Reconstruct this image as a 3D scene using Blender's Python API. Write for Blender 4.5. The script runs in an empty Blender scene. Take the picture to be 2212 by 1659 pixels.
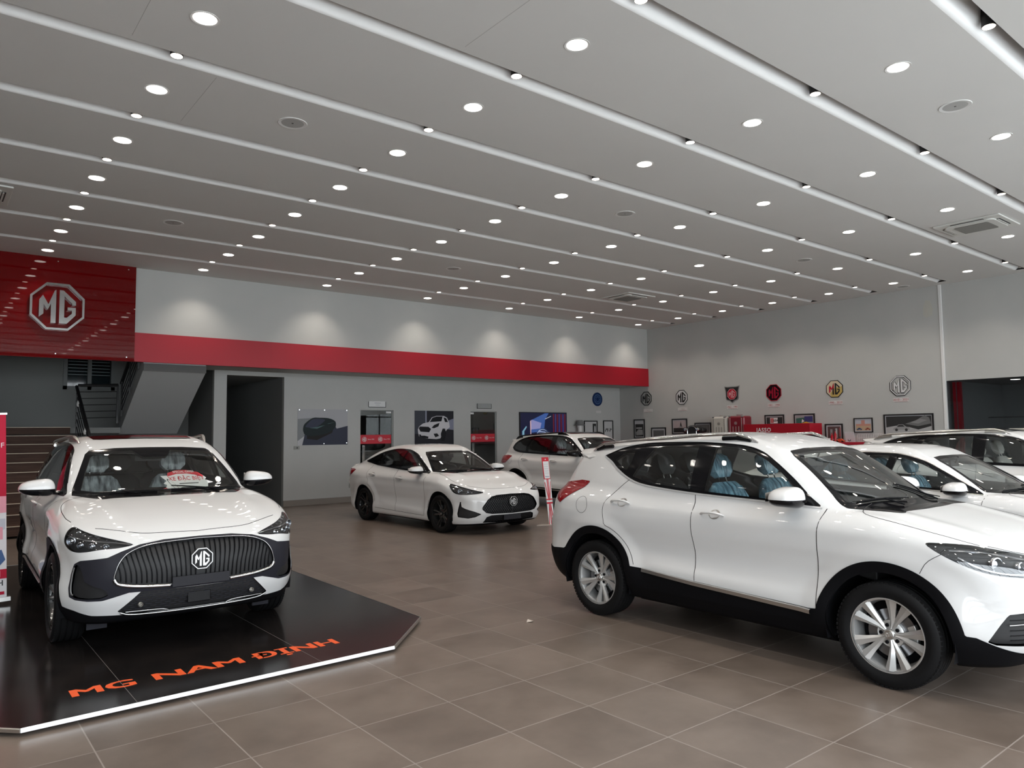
import bpy, math, random
import numpy as np
from mathutils import Vector, Matrix
random.seed(7)
SC = bpy.context.scene
COL = SC.collection
PI = math.pi

# ------------------------------------------------------------------ camera
cam = bpy.data.cameras.new('camera'); camo = bpy.data.objects.new('camera', cam); COL.objects.link(camo)
_X = np.array([0.77937155, -0.03437249, -0.62561851]); _Y = np.array([-0.62645803, -0.06094139, -0.77706917])
_Z = np.array([-0.01141626, 0.99754934, -0.0690289])
_R = Matrix([_X, _Y, _Z]); CAMH = 1.64
camo.matrix_world = Matrix.Translation((0, 0, CAMH)) @ _R.to_4x4()
cam.sensor_fit = 'HORIZONTAL'; cam.sensor_width = 36.0; cam.lens = 1592.6 / 2212 * 36.0
cam.clip_start = 0.05; cam.clip_end = 200
SC.camera = camo

# ------------------------------------------------------------------ colour management and world
SC.view_settings.view_transform = 'Standard'; SC.view_settings.look = 'None'
SC.view_settings.gamma = 1.0; SC.view_settings.exposure = 0.0; SC.view_settings.use_curve_mapping = False
W = bpy.data.worlds.new('world'); SC.world = W; W.use_nodes = True
nt = W.node_tree; nt.nodes.clear()
bg = nt.nodes.new('ShaderNodeBackground'); wo = nt.nodes.new('ShaderNodeOutputWorld')
tc = nt.nodes.new('ShaderNodeTexCoord'); sp = nt.nodes.new('ShaderNodeSeparateXYZ'); rp = nt.nodes.new('ShaderNodeValToRGB')
rp.color_ramp.elements[0].position = 0.0; rp.color_ramp.elements[0].color = (0.62, 0.66, 0.69, 1)
rp.color_ramp.elements[1].position = 0.6; rp.color_ramp.elements[1].color = (0.86, 0.935, 1.0, 1)
nt.links.new(tc.outputs['Generated'], sp.inputs[0]); nt.links.new(sp.outputs['Z'], rp.inputs[0])
nt.links.new(rp.outputs[0], bg.inputs['Color']); nt.links.new(bg.outputs[0], wo.inputs['Surface'])
bg.inputs['Strength'].default_value = 7.2
# daylight enters through the glass front behind the camera: a light portal fills that opening
FACADE_Y = -2.6; XL, XR = -7.0, 18.54
pl = bpy.data.lights.new('facade_portal', 'AREA'); pl.shape = 'RECTANGLE'; pl.size = XR - XL; pl.size_y = 4.6
pl.cycles.is_portal = True
plo = bpy.data.objects.new('facade_portal', pl); COL.objects.link(plo)
plo.location = ((XL + XR) / 2, FACADE_Y - 0.1, 2.4); plo.rotation_euler = (PI / 2, 0, 0)
SPOT_W = 58.0
cy = SC.cycles
cy.max_bounces = 7; cy.diffuse_bounces = 4; cy.glossy_bounces = 4; cy.transmission_bounces = 6; cy.transparent_max_bounces = 12
cy.caustics_reflective = False; cy.caustics_refractive = False; cy.sample_clamp_indirect = 6.0
cy.use_denoising = True

# ------------------------------------------------------------------ materials
MATS = {}
def mat(name, col=(0.8, 0.8, 0.8), rough=0.5, metal=0.0, coat=0.0, spec=0.5, emit=None, es=1.0, alpha=1.0):
    if name in MATS: return MATS[name]
    m = bpy.data.materials.new(name); m.use_nodes = True; b = m.node_tree.nodes['Principled BSDF']
    b.inputs['Base Color'].default_value = (*col, 1); b.inputs['Roughness'].default_value = rough
    b.inputs['Metallic'].default_value = metal; b.inputs['Coat Weight'].default_value = coat
    b.inputs['Coat Roughness'].default_value = 0.03; b.inputs['Specular IOR Level'].default_value = spec
    if emit: b.inputs['Emission Color'].default_value = (*emit, 1); b.inputs['Emission Strength'].default_value = es
    m.diffuse_color = (*col, 1)
    MATS[name] = m; return m
def glass_mat(name, tint=(0.5, 0.55, 0.52), refl=1.0, ior=1.5):
    if name in MATS: return MATS[name]
    m = bpy.data.materials.new(name); m.use_nodes = True; n = m.node_tree; n.nodes.clear()
    o = n.nodes.new('ShaderNodeOutputMaterial'); mx = n.nodes.new('ShaderNodeMixShader'); fr = n.nodes.new('ShaderNodeFresnel')
    t = n.nodes.new('ShaderNodeBsdfTransparent'); g = n.nodes.new('ShaderNodeBsdfGlossy')
    g.inputs['Roughness'].default_value = 0.01; g.inputs['Color'].default_value = (refl, refl, refl, 1)
    t.inputs['Color'].default_value = (*tint, 1); fr.inputs['IOR'].default_value = ior
    geo = n.nodes.new('ShaderNodeNewGeometry'); mm = n.nodes.new('ShaderNodeMath'); mm.operation = 'MAXIMUM'
    # the Fresnel node inverts on back faces; give both sides the same thin-pane reflection
    lw = n.nodes.new('ShaderNodeLayerWeight'); pw = n.nodes.new('ShaderNodeMath'); pw.operation = 'POWER'; pw.inputs[1].default_value = 3.5
    ma = n.nodes.new('ShaderNodeMath'); ma.operation = 'MULTIPLY_ADD'; ma.inputs[1].default_value = 0.85; ma.inputs[2].default_value = 0.075
    lw.inputs['Blend'].default_value = 0.5
    n.links.new(lw.outputs['Facing'], pw.inputs[0]); n.links.new(pw.outputs[0], ma.inputs[0])
    n.nodes.remove(fr); n.nodes.remove(geo); n.nodes.remove(mm)
    n.links.new(ma.outputs[0], mx.inputs[0]); n.links.new(t.outputs[0], mx.inputs[1]); n.links.new(g.outputs[0], mx.inputs[2])
    n.links.new(mx.outputs[0], o.inputs['Surface']); MATS[name] = m; return m
def noise_mat(name, c1, c2, scale=4.0, rough=0.5, detail=4.0, bump=0.0, coat=0.0, stretch=None):
    if name in MATS: return MATS[name]
    m = mat(name, c1, rough, coat=coat); n = m.node_tree; b = n.nodes['Principled BSDF']
    tc = n.nodes.new('ShaderNodeTexCoord'); no = n.nodes.new('ShaderNodeTexNoise'); r = n.nodes.new('ShaderNodeValToRGB')
    no.inputs['Scale'].default_value = scale; no.inputs['Detail'].default_value = detail
    r.color_ramp.elements[0].position = 0.3; r.color_ramp.elements[1].position = 0.7
    r.color_ramp.elements[0].color = (*c1, 1); r.color_ramp.elements[1].color = (*c2, 1)
    if stretch:
        mp = n.nodes.new('ShaderNodeMapping'); mp.inputs['Scale'].default_value = stretch
        n.links.new(tc.outputs['Object'], mp.inputs[0]); n.links.new(mp.outputs[0], no.inputs['Vector'])
    else: n.links.new(tc.outputs['Object'], no.inputs['Vector'])
    n.links.new(no.outputs['Fac'], r.inputs[0]); n.links.new(r.outputs[0], b.inputs['Base Color'])
    if bump:
        bp = n.nodes.new('ShaderNodeBump'); bp.inputs['Strength'].default_value = bump; bp.inputs['Distance'].default_value = 0.01
        n.links.new(no.outputs['Fac'], bp.inputs['Height']); n.links.new(bp.outputs[0], b.inputs['Normal'])
    return m

# ------------------------------------------------------------------ mesh helpers
class MB:
    """collects shapes that become ONE mesh object"""
    def __init__(s): s.v = []; s.f = []; s.m = []; s.mats = []
    def mi(s, m):
        if m not in s.mats: s.mats.append(m)
        return s.mats.index(m)
    def add(s, vs, fs, m=None):
        o = len(s.v); s.v += [tuple(map(float, v)) for v in vs]; k = s.mi(m) if m else 0
        for f in fs: s.f.append(tuple(i + o for i in f)); s.m.append(k)
    def box(s, a, b, m=None):
        x0, y0, z0 = [min(p, q) for p, q in zip(a, b)]; x1, y1, z1 = [max(p, q) for p, q in zip(a, b)]
        s.add([(x0,y0,z0),(x1,y0,z0),(x1,y1,z0),(x0,y1,z0),(x0,y0,z1),(x1,y0,z1),(x1,y1,z1),(x0,y1,z1)],
              [(0,3,2,1),(4,5,6,7),(0,1,5,4),(1,2,6,5),(2,3,7,6),(3,0,4,7)], m)
    def obox(s, mtx, a, b, m=None):
        t = MB(); t.box(a, b); s.add([mtx @ Vector(v) for v in t.v], t.f, m)
    def prism(s, poly, ax, lo, hi, m=None):
        """polygon (list of 2-D points) extruded along axis ax ('x','y','z') from lo to hi; concave allowed"""
        n = len(poly)
        area = sum(poly[i][0] * poly[(i+1) % n][1] - poly[(i+1) % n][0] * poly[i][1] for i in range(n))
        if area < 0: poly = poly[::-1]
        def P(p, t): return {'z': (p[0], p[1], t), 'y': (p[0], t, p[1]), 'x': (t, p[0], p[1])}[ax]
        vs = [P(p, lo) for p in poly] + [P(p, hi) for p in poly]
        fs = [tuple(range(n))[::-1], tuple(range(n, 2 * n))] + [(i, (i+1) % n, n + (i+1) % n, n + i) for i in range(n)]
        if ax == 'y': fs = [f[::-1] for f in fs]
        s.add(vs, fs, m)
    def tube(s, pts, r, m=None, n=8, closed=False, flat=1.0, cap=True):
        pts = [Vector(p) for p in pts]; N = len(pts); rs = r if hasattr(r, '__len__') else [r] * N
        vs = []; up0 = None
        for i, p in enumerate(pts):
            a = pts[(i - 1) % N] if (closed or i > 0) else p; b = pts[(i + 1) % N] if (closed or i < N - 1) else p
            t = (b - a)
            t = t.normalized() if t.length > 1e-9 else Vector((1, 0, 0))
            if up0 is None: up0 = Vector((0, 0, 1)) if abs(t.z) < 0.9 else Vector((1, 0, 0))
            u = t.cross(up0)
            if u.length < 1e-4: u = t.orthogonal()
            u.normalize(); w = u.cross(t).normalized(); up0 = w
            for k in range(n):
                c = 2 * PI * k / n; vs.append(p + u * (math.cos(c) * rs[i]) + w * (math.sin(c) * rs[i] * flat))
        fs = []
        for i in range(N if closed else N - 1):
            j = (i + 1) % N
            for k in range(n): fs.append((i*n+k, j*n+k, j*n+(k+1)%n, i*n+(k+1)%n)[::-1])
        if cap and not closed: fs.append(tuple(range(n))); fs.append(tuple(range((N-1)*n, N*n))[::-1])
        s.add(vs, fs, m)
    def lathe(s, prof, m=None, n=48, axis='y', c=(0, 0, 0), cap=False):
        """profile of (radius, t) turned about the axis; t runs along it"""
        vs = []
        for r, t in prof:
            for k in range(n):
                a = 2 * PI * k / n; ca, sa = math.cos(a) * r, math.sin(a) * r
                vs.append({'y': (c[0] + ca, c[1] + t, c[2] + sa), 'z': (c[0] + ca, c[1] + sa, c[2] + t), 'x': (c[0] + t, c[1] + ca, c[2] + sa)}[axis])
        fs = []
        for i in range(len(prof) - 1):
            for k in range(n):
                f = (i*n+k, i*n+(k+1)%n, (i+1)*n+(k+1)%n, (i+1)*n+k); fs.append(f)
        if cap: fs.append(tuple(range(n))); fs.append(tuple(range((len(prof)-1)*n, len(prof)*n))[::-1])
        s.add(vs, fs, m)
    def build(s, name, m=None, parent=None, smooth=None, bevel=0, seg=2, loc=None):
        me = bpy.data.meshes.new(name); me.from_pydata(s.v, [], s.f)
        ms = s.mats if s.mats else []
        if m: me.materials.append(m)
        else:
            for q in ms: me.materials.append(q)
            if ms: me.polygons.foreach_set('material_index', s.m)
        o = bpy.data.objects.new(name, me); COL.objects.link(o)
        if smooth is not None:
            me.polygons.foreach_set('use_smooth', [True] * len(me.polygons)); me.set_sharp_from_angle(angle=math.radians(smooth))
        if bevel:
            b = o.modifiers.new('b', 'BEVEL'); b.width = bevel; b.segments = seg; b.limit_method = 'ANGLE'; b.angle_limit = math.radians(35)
        if parent: o.parent = parent
        if loc: o.location = loc
        me.update(); return o
def tag(o, label=None, cat=None, group=None, kind=None):
    if label: o['label'] = label
    if cat: o['category'] = cat
    if group: o['group'] = group
    if kind: o['kind'] = kind
    return o
def empty(name, loc, label, cat, rz=0, group=None):
    o = bpy.data.objects.new(name, None); COL.objects.link(o); o.location = loc; o.rotation_euler = (0, 0, rz)
    o.empty_display_size = 0.1
    return tag(o, label, cat, group)
def children(o): return [c for c in bpy.data.objects if c.parent == o]
def copy_tree(o, parent=None, kids=None):
    c = o.copy(); COL.objects.link(c); c.parent = parent
    for ch in children(o): copy_tree(ch, c)
    return c
FONT = None
def text_mesh(name, s, size, m, depth=0.004, parent=None, align='CENTER', mtx=None, shear=0, bold=0.0, spacing=1.0):
    cu = bpy.data.curves.new(name, 'FONT'); cu.body = s; cu.size = size; cu.extrude = depth / 2; cu.align_x = align; cu.align_y = 'CENTER'
    cu.shear = shear; cu.offset = bold; cu.space_character = spacing; cu.resolution_u = 3
    o = bpy.data.objects.new(name, cu); COL.objects.link(o)
    me = bpy.data.meshes.new_from_object(o.evaluated_get(bpy.context.evaluated_depsgraph_get()))
    bpy.data.objects.remove(o); bpy.data.curves.remove(cu)
    if mtx is not None: me.transform(mtx)
    me.materials.clear(); me.materials.append(m)
    return me
def add_mesh(mb, me, m=None, mtx=None):
    vs = [(mtx @ v.co) if mtx is not None else v.co for v in me.vertices]
    mb.add(vs, [tuple(p.vertices) for p in me.polygons], m)
def text_into(mb, s, size, m, mtx, depth=0.004, bold=0.0, spacing=1.0):
    me = text_mesh('t', s, size, m, depth, bold=bold, spacing=spacing); add_mesh(mb, me, m, mtx); bpy.data.meshes.remove(me)
# ------------------------------------------------------------------ smooth car bodies: implicit solids meshed on a grid, then cut along panel lines
def pchip(pts):
    p = np.array(sorted(pts), float); x, y = p[:, 0], p[:, 1]; h = np.diff(x); d = np.diff(y) / h
    m = np.zeros(len(x)); m[0] = d[0]; m[-1] = d[-1]
    for i in range(1, len(x) - 1):
        if d[i-1] * d[i] > 0:
            w1 = 2 * h[i] + h[i-1]; w2 = h[i] + 2 * h[i-1]; m[i] = (w1 + w2) / (w1 / d[i-1] + w2 / d[i])
    def f(t):
        t = np.clip(t, x[0], x[-1]); i = np.clip(np.searchsorted(x, t) - 1, 0, len(x) - 2)
        s = (t - x[i]) / h[i]; s2 = s * s; s3 = s2 * s
        return (2*s3-3*s2+1)*y[i] + (s3-2*s2+s)*h[i]*m[i] + (-2*s3+3*s2)*y[i+1] + (s3-s2)*h[i]*m[i+1]
    return f
def spline(pts, n=8, closed=False):
    """Catmull-Rom through 2-D or 3-D points; a point given twice is a sharp corner"""
    P = [np.array(p, float) for p in pts]; out = []; N = len(P)
    rng = range(N if closed else N - 1)
    for i in rng:
        p1, p2 = P[i], P[(i+1) % N]
        if np.allclose(p1, p2): continue
        p0 = P[(i-1) % N] if (closed or i > 0) else p1; p3 = P[(i+2) % N] if (closed or i < N - 2) else p2
        if np.allclose(p0, p1): p0 = 2 * p1 - p2
        if np.allclose(p3, p2): p3 = 2 * p2 - p1
        for k in range(n):
            t = k / n; out.append(0.5 * ((2*p1) + (-p0+p2)*t + (2*p0-5*p1+4*p2-p3)*t*t + (-p0+3*p1-3*p2+p3)*t**3))
    if not closed: out.append(P[-1])
    return np.array(out)
def sdpoly(poly, r=0.0):
    """signed distance to a closed polygon (negative inside), corners rounded by r"""
    A = np.array(poly, float); B = np.roll(A, -1, axis=0)
    def f(q):
        d2 = np.full(len(q), 1e9); inside = np.zeros(len(q), bool)
        for a, b in zip(A, B):
            e = b - a; L = (e @ e) + 1e-12; w = q - a
            t = np.clip((w @ e) / L, 0, 1); dd = w - t[:, None] * e; d2 = np.minimum(d2, (dd ** 2).sum(1))
            c1 = (a[1] <= q[:, 1]) != (b[1] <= q[:, 1])
            xc = a[0] + (q[:, 1] - a[1]) * (e[0] / (e[1] if abs(e[1]) > 1e-12 else 1e-12)); inside ^= c1 & (q[:, 0] < xc)
        return np.where(inside, -1, 1) * np.sqrt(d2) - r
    return f
def smax(a, b, k): h = np.maximum(k - np.abs(a - b), 0) / k; return np.maximum(a, b) + h * h * k * 0.25
def smin(a, b, k): return -smax(-a, -b, k)
def sstep(t): t = np.clip(t, 0, 1); return t * t * (3 - 2 * t)

class Body:
    def __init__(s, D):
        s.D = D
        for k in ('P', 'S', 'HT', 'HC', 'FX', 'RX', 'GW', 'GS', 'ZR', 'CX', 'ZB'): setattr(s, k, pchip(D[k]))
    def f(s, p):
        D = s.D; x, z = p[:, 0], p[:, 2]; ay = np.abs(p[:, 1])
        w = s.P(x) - s.S(z - D.get('rake', 0.0) * x)
        for xw, zw, R in D['arch']:
            r = np.hypot(x - xw, z - zw)
            w = w + D['flare'] * sstep(1 - np.abs(r - R - 0.05) / 0.16) * sstep((z - 0.2) / 0.3)
        for (za, zs, wd, amp, xa, xb) in D.get('crease', []):
            zl = za + zs * x; w = w + amp * np.exp(-((z - zl) / wd) ** 2) * sstep((x - xa) / 0.4) * sstep((xb - x) / 0.4)
        top = s.HT(x) - s.HC(x) * ay ** 2
        if 'bulge' in D:
            yb, wb, ab, xa, xb = D['bulge']; top = top + ab * np.exp(-((ay - yb - 0.1 * (xb - x) * 0.5) / wb) ** 2) * sstep((x - xa) / 0.3) * sstep((xb - x) / 0.5)
        lo = smax(ay - w, (z - top) * 0.97, D['k_sh'])
        fx = s.FX(z) - D['cf'] * ay ** 2 - D['cf4'] * ay ** 6
        lo = smax(lo, x - fx, D['k_f'])
        rx = s.RX(z) + D['cr'] * ay ** 2 + D['cr4'] * ay ** 6
        lo = smax(lo, rx - x, D['k_r'])
        lo = smax(lo, s.ZB(x) - z, 0.05)
        gw = s.GW(x) - s.GS(z)
        xe = x + s.CX(x) * ay ** 2; e = 0.01
        rf = s.ZR(xe); sl = (s.ZR(xe + e) - s.ZR(xe - e)) / (2 * e)
        g = smax((ay - gw) * 0.95, (z - rf + D['rcrown'] * ay ** 2) / np.sqrt(1 + sl ** 2), D['k_g'])
        g = smax(g, D.get('gmin', 0.75) - z, .05)
        return smin(lo, g, D['k_u'])
    def grad(s, p, e=0.002):
        g = np.stack([s.f(p + d) - s.f(p - d) for d in np.eye(3) * e], 1) / (2 * e); return g
    def project(s, p, it=5, fix_y0=True):
        p = p.copy()
        y0 = np.abs(p[:, 1]) < 1e-6
        for _ in range(it):
            v = s.f(p); g = s.grad(p); p -= (v / np.maximum((g ** 2).sum(1), 0.2))[:, None] * g
        p[y0, 1] = 0
        return p
    def side(s, xz, y1=1.15):
        """points of the (x,z) list carried onto the +y flank"""
        q = np.array(xz, float); lo = np.zeros(len(q)) + 0.2; ys = np.linspace(y1, 0.05, 60); best = np.full(len(q), 0.05); done = np.zeros(len(q), bool)
        prev = ys[0]
        for y in ys[1:]:
            v = s.f(np.stack([q[:, 0], np.full(len(q), y), q[:, 1]], 1)); hit = (v < 0) & ~done; best[hit] = y; done |= hit
        a = best.copy(); b = best + (ys[0] - ys[1])
        for _ in range(18):
            m = (a + b) / 2; v = s.f(np.stack([q[:, 0], m, q[:, 1]], 1)); a = np.where(v < 0, m, a); b = np.where(v < 0, b, m)
        return np.stack([q[:, 0], a, q[:, 1]], 1)
    def top(s, xy, z1=1.9):
        q = np.array(xy, float); return s._march(np.stack([q[:, 0], q[:, 1], np.full(len(q), z1)], 1), np.array([0, 0, -1.0]), 1.6)
    def front(s, yz, x1=2.6):
        q = np.array(yz, float); return s._march(np.stack([np.full(len(q), x1), q[:, 0], q[:, 1]], 1), np.array([-1.0, 0, 0]), 3.5)
    def rear(s, yz, x1=-2.7):
        q = np.array(yz, float); return s._march(np.stack([np.full(len(q), x1), q[:, 0], q[:, 1]], 1), np.array([1.0, 0, 0]), 3.5)
    def wrap(s, sz):
        """(s,z): s runs round the nose like an arc of radius .9 about (xc,0)"""
        q = np.array(sz, float); a = q[:, 0] / 0.9; xc = s.D['xc']; d = np.stack([np.cos(a), np.sin(a), 0 * a], 1)
        o = np.stack([xc + 2.2 * d[:, 0], 2.2 * d[:, 1], q[:, 1]], 1); return s._march(o, -d, 2.0)
    def _march(s, o, d, L, n=140):
        d = np.broadcast_to(d, o.shape); t = np.linspace(0, L, n); best = np.full(len(o), L); done = np.zeros(len(o), bool)
        for k in t[1:]:
            v = s.f(o + d * k); hit = (v < 0) & ~done; best[hit] = k; done |= hit
        b = best.copy(); a = best - (t[1] - t[0])
        for _ in range(16):
            m = (a + b) / 2; v = s.f(o + d * m[:, None]); b = np.where(v < 0, m, b); a = np.where(v < 0, a, m)
        return o + d * b[:, None]
    def mesh(s, h):
        D = s.D; (x0, x1), (z0, z1), y1 = D['bx'], D['bz'], D['by']
        xs = np.arange(x0, x1 + h, h); ys = np.arange(-1.5 * h, y1 + h, h); zs = np.arange(z0, z1 + h, h)
        G = np.stack(np.meshgrid(xs, ys, zs, indexing='ij'), -1); sh = G.shape[:3]
        F = s.f(G.reshape(-1, 3)).reshape(sh)
        ins = F < 0
        c = sum(ins[i:sh[0]-1+i, j:sh[1]-1+j, k:sh[2]-1+k].astype(np.int8) for i in (0, 1) for j in (0, 1) for k in (0, 1))
        act = (c > 0) & (c < 8); idx = -np.ones(act.shape, int); idx[act] = np.arange(act.sum())
        cell = np.argwhere(act)
        V = np.array([x0, ys[0], z0]) + (cell + 0.5) * h
        # start from the mean of the edge crossings
        acc = np.zeros_like(V); cnt = np.zeros(len(V))
        cor = [(i, j, k) for i in (0, 1) for j in (0, 1) for k in (0, 1)]
        for a in cor:
            for ax in range(3):
                if a[ax]: continue
                b = list(a); b[ax] = 1
                fa = F[cell[:, 0]+a[0], cell[:, 1]+a[1], cell[:, 2]+a[2]]; fb = F[cell[:, 0]+b[0], cell[:, 1]+b[1], cell[:, 2]+b[2]]
                m = (fa < 0) != (fb < 0); t = np.where(m, fa / np.where(m, fa - fb, 1), 0)
                q = np.array([x0, ys[0], z0]) + (cell + np.array(a)) * h; q[:, ax] += t * h
                acc[m] += q[m]; cnt[m] += 1
        V = acc / cnt[:, None]
        Q = []
        for ax in range(3):
            o1, o2 = [(1, 2), (2, 0), (0, 1)][ax]
            A = ins; sl1 = [slice(None)] * 3; sl2 = [slice(None)] * 3; sl1[ax] = slice(0, -1); sl2[ax] = slice(1, None)
            a, b = A[tuple(sl1)], A[tuple(sl2)]; e = np.argwhere(a != b); flip = a[tuple(e.T)]
            ok = (e[:, o1] > 0) & (e[:, o2] > 0) & (e[:, o1] < sh[o1] - 1) & (e[:, o2] < sh[o2] - 1); e = e[ok]; flip = flip[ok]
            def g(d1, d2):
                q = e.copy(); q[:, o1] -= d1; q[:, o2] -= d2; return idx[tuple(q.T)]
            q = np.stack([g(1, 1), g(0, 1), g(0, 0), g(1, 0)], 1); q[~flip] = q[~flip][:, ::-1]; Q.append(q)
        Q = np.concatenate(Q); T = np.concatenate([Q[:, [0, 1, 2]], Q[:, [0, 2, 3]]])
        V = s.project(V, 4)
        # relax once within the surface to even out the grid
        for _ in range(2):
            E = np.concatenate([Q[:, [0, 1]], Q[:, [1, 2]], Q[:, [2, 3]], Q[:, [3, 0]]]); S = np.zeros_like(V); n = np.zeros(len(V))
            np.add.at(S, E[:, 0], V[E[:, 1]]); np.add.at(n, E[:, 0], 1); np.add.at(S, E[:, 1], V[E[:, 0]]); np.add.at(n, E[:, 1], 1)
            V = 0.5 * V + 0.5 * S / np.maximum(n, 1)[:, None]; V = s.project(V, 2)
        return V, T
def split(V, T, L, g, mask=None, new=None, body=None):
    """cut triangles (of the labels in mask) along g=0; those inside get label new"""
    if mask is None: sel = np.ones(len(T), bool)
    else: sel = np.isin(L, mask)
    ids = np.unique(T[sel]); 
    if len(ids) == 0: return V, T, L
    G = np.ones(len(V)); G[ids] = g(V[ids]); G[np.abs(G) < 3e-4] = 0
    sg = np.sign(G); ts = sg[T]; mixed = sel & (ts.min(1) < 0) & (ts.max(1) > 0)
    K = T[mixed]; KL = L[mixed]; keepT = T[~mixed]; keepL = L[~mixed]
    if len(K):
        E = np.concatenate([K[:, [0, 1]], K[:, [1, 2]], K[:, [2, 0]]]); E.sort(axis=1); E = np.unique(E, axis=0)
        E = E[sg[E[:, 0]] * sg[E[:, 1]] < 0]
        a, b = V[E[:, 0]], V[E[:, 1]]; fa, fb = G[E[:, 0]], G[E[:, 1]]; ta = np.zeros(len(E)); tb = np.ones(len(E))
        for _ in range(7):
            t = np.clip(ta + (tb - ta) * fa / (fa - fb), ta + 0.1 * (tb - ta), tb - 0.1 * (tb - ta)); q = a + (b - a) * t[:, None]; fm = g(q); s_ = np.sign(fm) == np.sign(fa)
            ta = np.where(s_, t, ta); fa = np.where(s_, fm, fa); tb = np.where(s_, tb, t); fb = np.where(s_, fb, fm)
        q = a + (b - a) * ((ta * np.abs(fb) + tb * np.abs(fa)) / (np.abs(fa) + np.abs(fb) + 1e-12))[:, None]
        base = len(V); V = np.concatenate([V, q]); G = np.concatenate([G, np.zeros(len(q))])
        key = {(int(i), int(j)): base + n for n, (i, j) in enumerate(E)}
        nT = []; nL = []
        for t, l in zip(K.tolist(), KL.tolist()):
            s3 = [sg[i] for i in t]
            if 0 in s3:
                k = s3.index(0); o, p_, r_ = t[k], t[(k+1) % 3], t[(k+2) % 3]; m = key[(min(p_, r_), max(p_, r_))]
                nT += [(o, p_, m), (o, m, r_)]; nL += [l, l]
            else:
                k = [i for i in range(3) if s3[i] != s3[(i+1) % 3] and s3[i] != s3[(i+2) % 3]][0]
                o, p_, r_ = t[k], t[(k+1) % 3], t[(k+2) % 3]; m1 = key[(min(o, p_), max(o, p_))]; m2 = key[(min(o, r_), max(o, r_))]
                nT += [(o, m1, m2), (m1, p_, r_), (m1, r_, m2)]; nL += [l, l, l]
        T = np.concatenate([keepT, np.array(nT)]); L = np.concatenate([keepL, np.array(nL)])
    if new is not None:
        tg = G[T]; ins = (tg.max(1) <= 0) & (tg.min(1) < 0)
        L = L.copy()
        if mask is not None: ins &= np.isin(L, mask)
        L[ins] = new
    return V, T, L
def tri_object(name, V, T, N, m, parent=None):
    me = bpy.data.meshes.new(name); me.vertices.add(len(V)); me.vertices.foreach_set('co', V.astype(np.float32).ravel())
    me.loops.add(len(T) * 3); me.loops.foreach_set('vertex_index', T.astype(np.int32).ravel())
    me.polygons.add(len(T)); me.polygons.foreach_set('loop_start', np.arange(0, len(T) * 3, 3, dtype=np.int32))
    me.polygons.foreach_set('use_smooth', np.ones(len(T), bool))
    me.update(calc_edges=True); me.validate(clean_customdata=False)
    if N is not None: me.normals_split_custom_set_from_vertices(N.astype(np.float32).tolist())
    for q in (m if isinstance(m, (list, tuple)) else [m]): me.materials.append(q)
    o = bpy.data.objects.new(name, me); COL.objects.link(o)
    if parent: o.parent = parent
    return o
def submesh(V, T, N, sel):
    t = T[sel]; ids, inv = np.unique(t, return_inverse=True); return V[ids], inv.reshape(-1, 3), N[ids]
def strip_path(body, pts, w, h=0.002, lift=0.0):
    """flat band w wide laid on the body along 3-D points, h thick; returns verts, faces"""
    P = np.array(pts); g = body.grad(P); n = g / np.linalg.norm(g, axis=1)[:, None]
    t = np.gradient(P, axis=0); t /= np.linalg.norm(t, axis=1)[:, None] + 1e-9; b = np.cross(n, t); b /= np.linalg.norm(b, axis=1)[:, None] + 1e-9
    ws = np.broadcast_to(np.asarray(w, float), (len(P),))[:, None]
    P = P + n * lift
    sec = [P - b * ws / 2 - n * h * 0.6, P - b * ws * 0.38 + n * h, P + b * ws * 0.38 + n * h, P + b * ws / 2 - n * h * 0.6]
    k = len(P); vs = np.concatenate(sec); fs = []
    for i in range(k - 1):
        for j in range(3): fs.append((j*k+i, j*k+i+1, (j+1)*k+i+1, (j+1)*k+i)[::-1])
    return vs, fs
def mir(vs, fs):
    v = np.array(vs, float).copy(); v[:, 1] *= -1; return v, [f[::-1] for f in fs]
def resample(P, d):
    P = np.array(P, float); L = np.r_[0, np.cumsum(np.linalg.norm(np.diff(P, axis=0), axis=1))]; n = max(2, int(L[-1] / d) + 1)
    t = np.linspace(0, L[-1], n); return np.stack([np.interp(t, L, P[:, i]) for i in range(P.shape[1])], 1)
# ------------------------------------------------------------------ shared car materials
PAINT = mat('white_car_paint', (0.66, 0.66, 0.655), 0.6, coat=1.0, spec=0.0)
BLKG = mat('gloss_black_trim', (0.005, 0.005, 0.006), 0.10, spec=.25)
PLAST = mat('matt_black_plastic', (0.006, 0.006, 0.007), 0.5, spec=.06)
GREYP = mat('dark_grey_plastic', (0.022, 0.022, 0.028), 0.42, spec=.12)
GAP = mat('panel_gap', (0.01, 0.01, 0.01), 0.8)
CHROME = mat('chrome', (0.80, 0.80, 0.80), 0.10, 1.0)
SATIN = mat('satin_silver', (0.62, 0.61, 0.59), 0.30, 1.0)
ALLOY = mat('alloy_silver', (0.66, 0.66, 0.65), 0.33, 0.75)
BARM = mat('grille_black', (0.006, 0.006, 0.007), 0.3, spec=.06)
BALLOY = mat('gloss_black_alloy', (0.012, 0.012, 0.012), 0.18, coat=0.5)
RUBBER = mat('tyre_rubber', (0.006, 0.006, 0.0065), 0.62, spec=.18)
DARKIN = mat('black_interior', (0.014, 0.014, 0.015), 0.6)
GREYIN = mat('grey_interior', (0.10, 0.10, 0.10), 0.7)
BEIGEIN = mat('cream_seat_leather', (0.52, 0.49, 0.45), 0.5)
FILM = noise_mat('clear_seat_film', (0.07, 0.075, 0.08), (0.62, 0.66, 0.68), 9, 0.12, 8, 1.0, stretch=(1, 3, .8))
BLUEFILM = noise_mat('blue_seat_film', (0.012, 0.05, 0.085), (0.30, 0.52, 0.64), 10, 0.12, 8, 1.0, stretch=(1, 3, .8))
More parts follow.
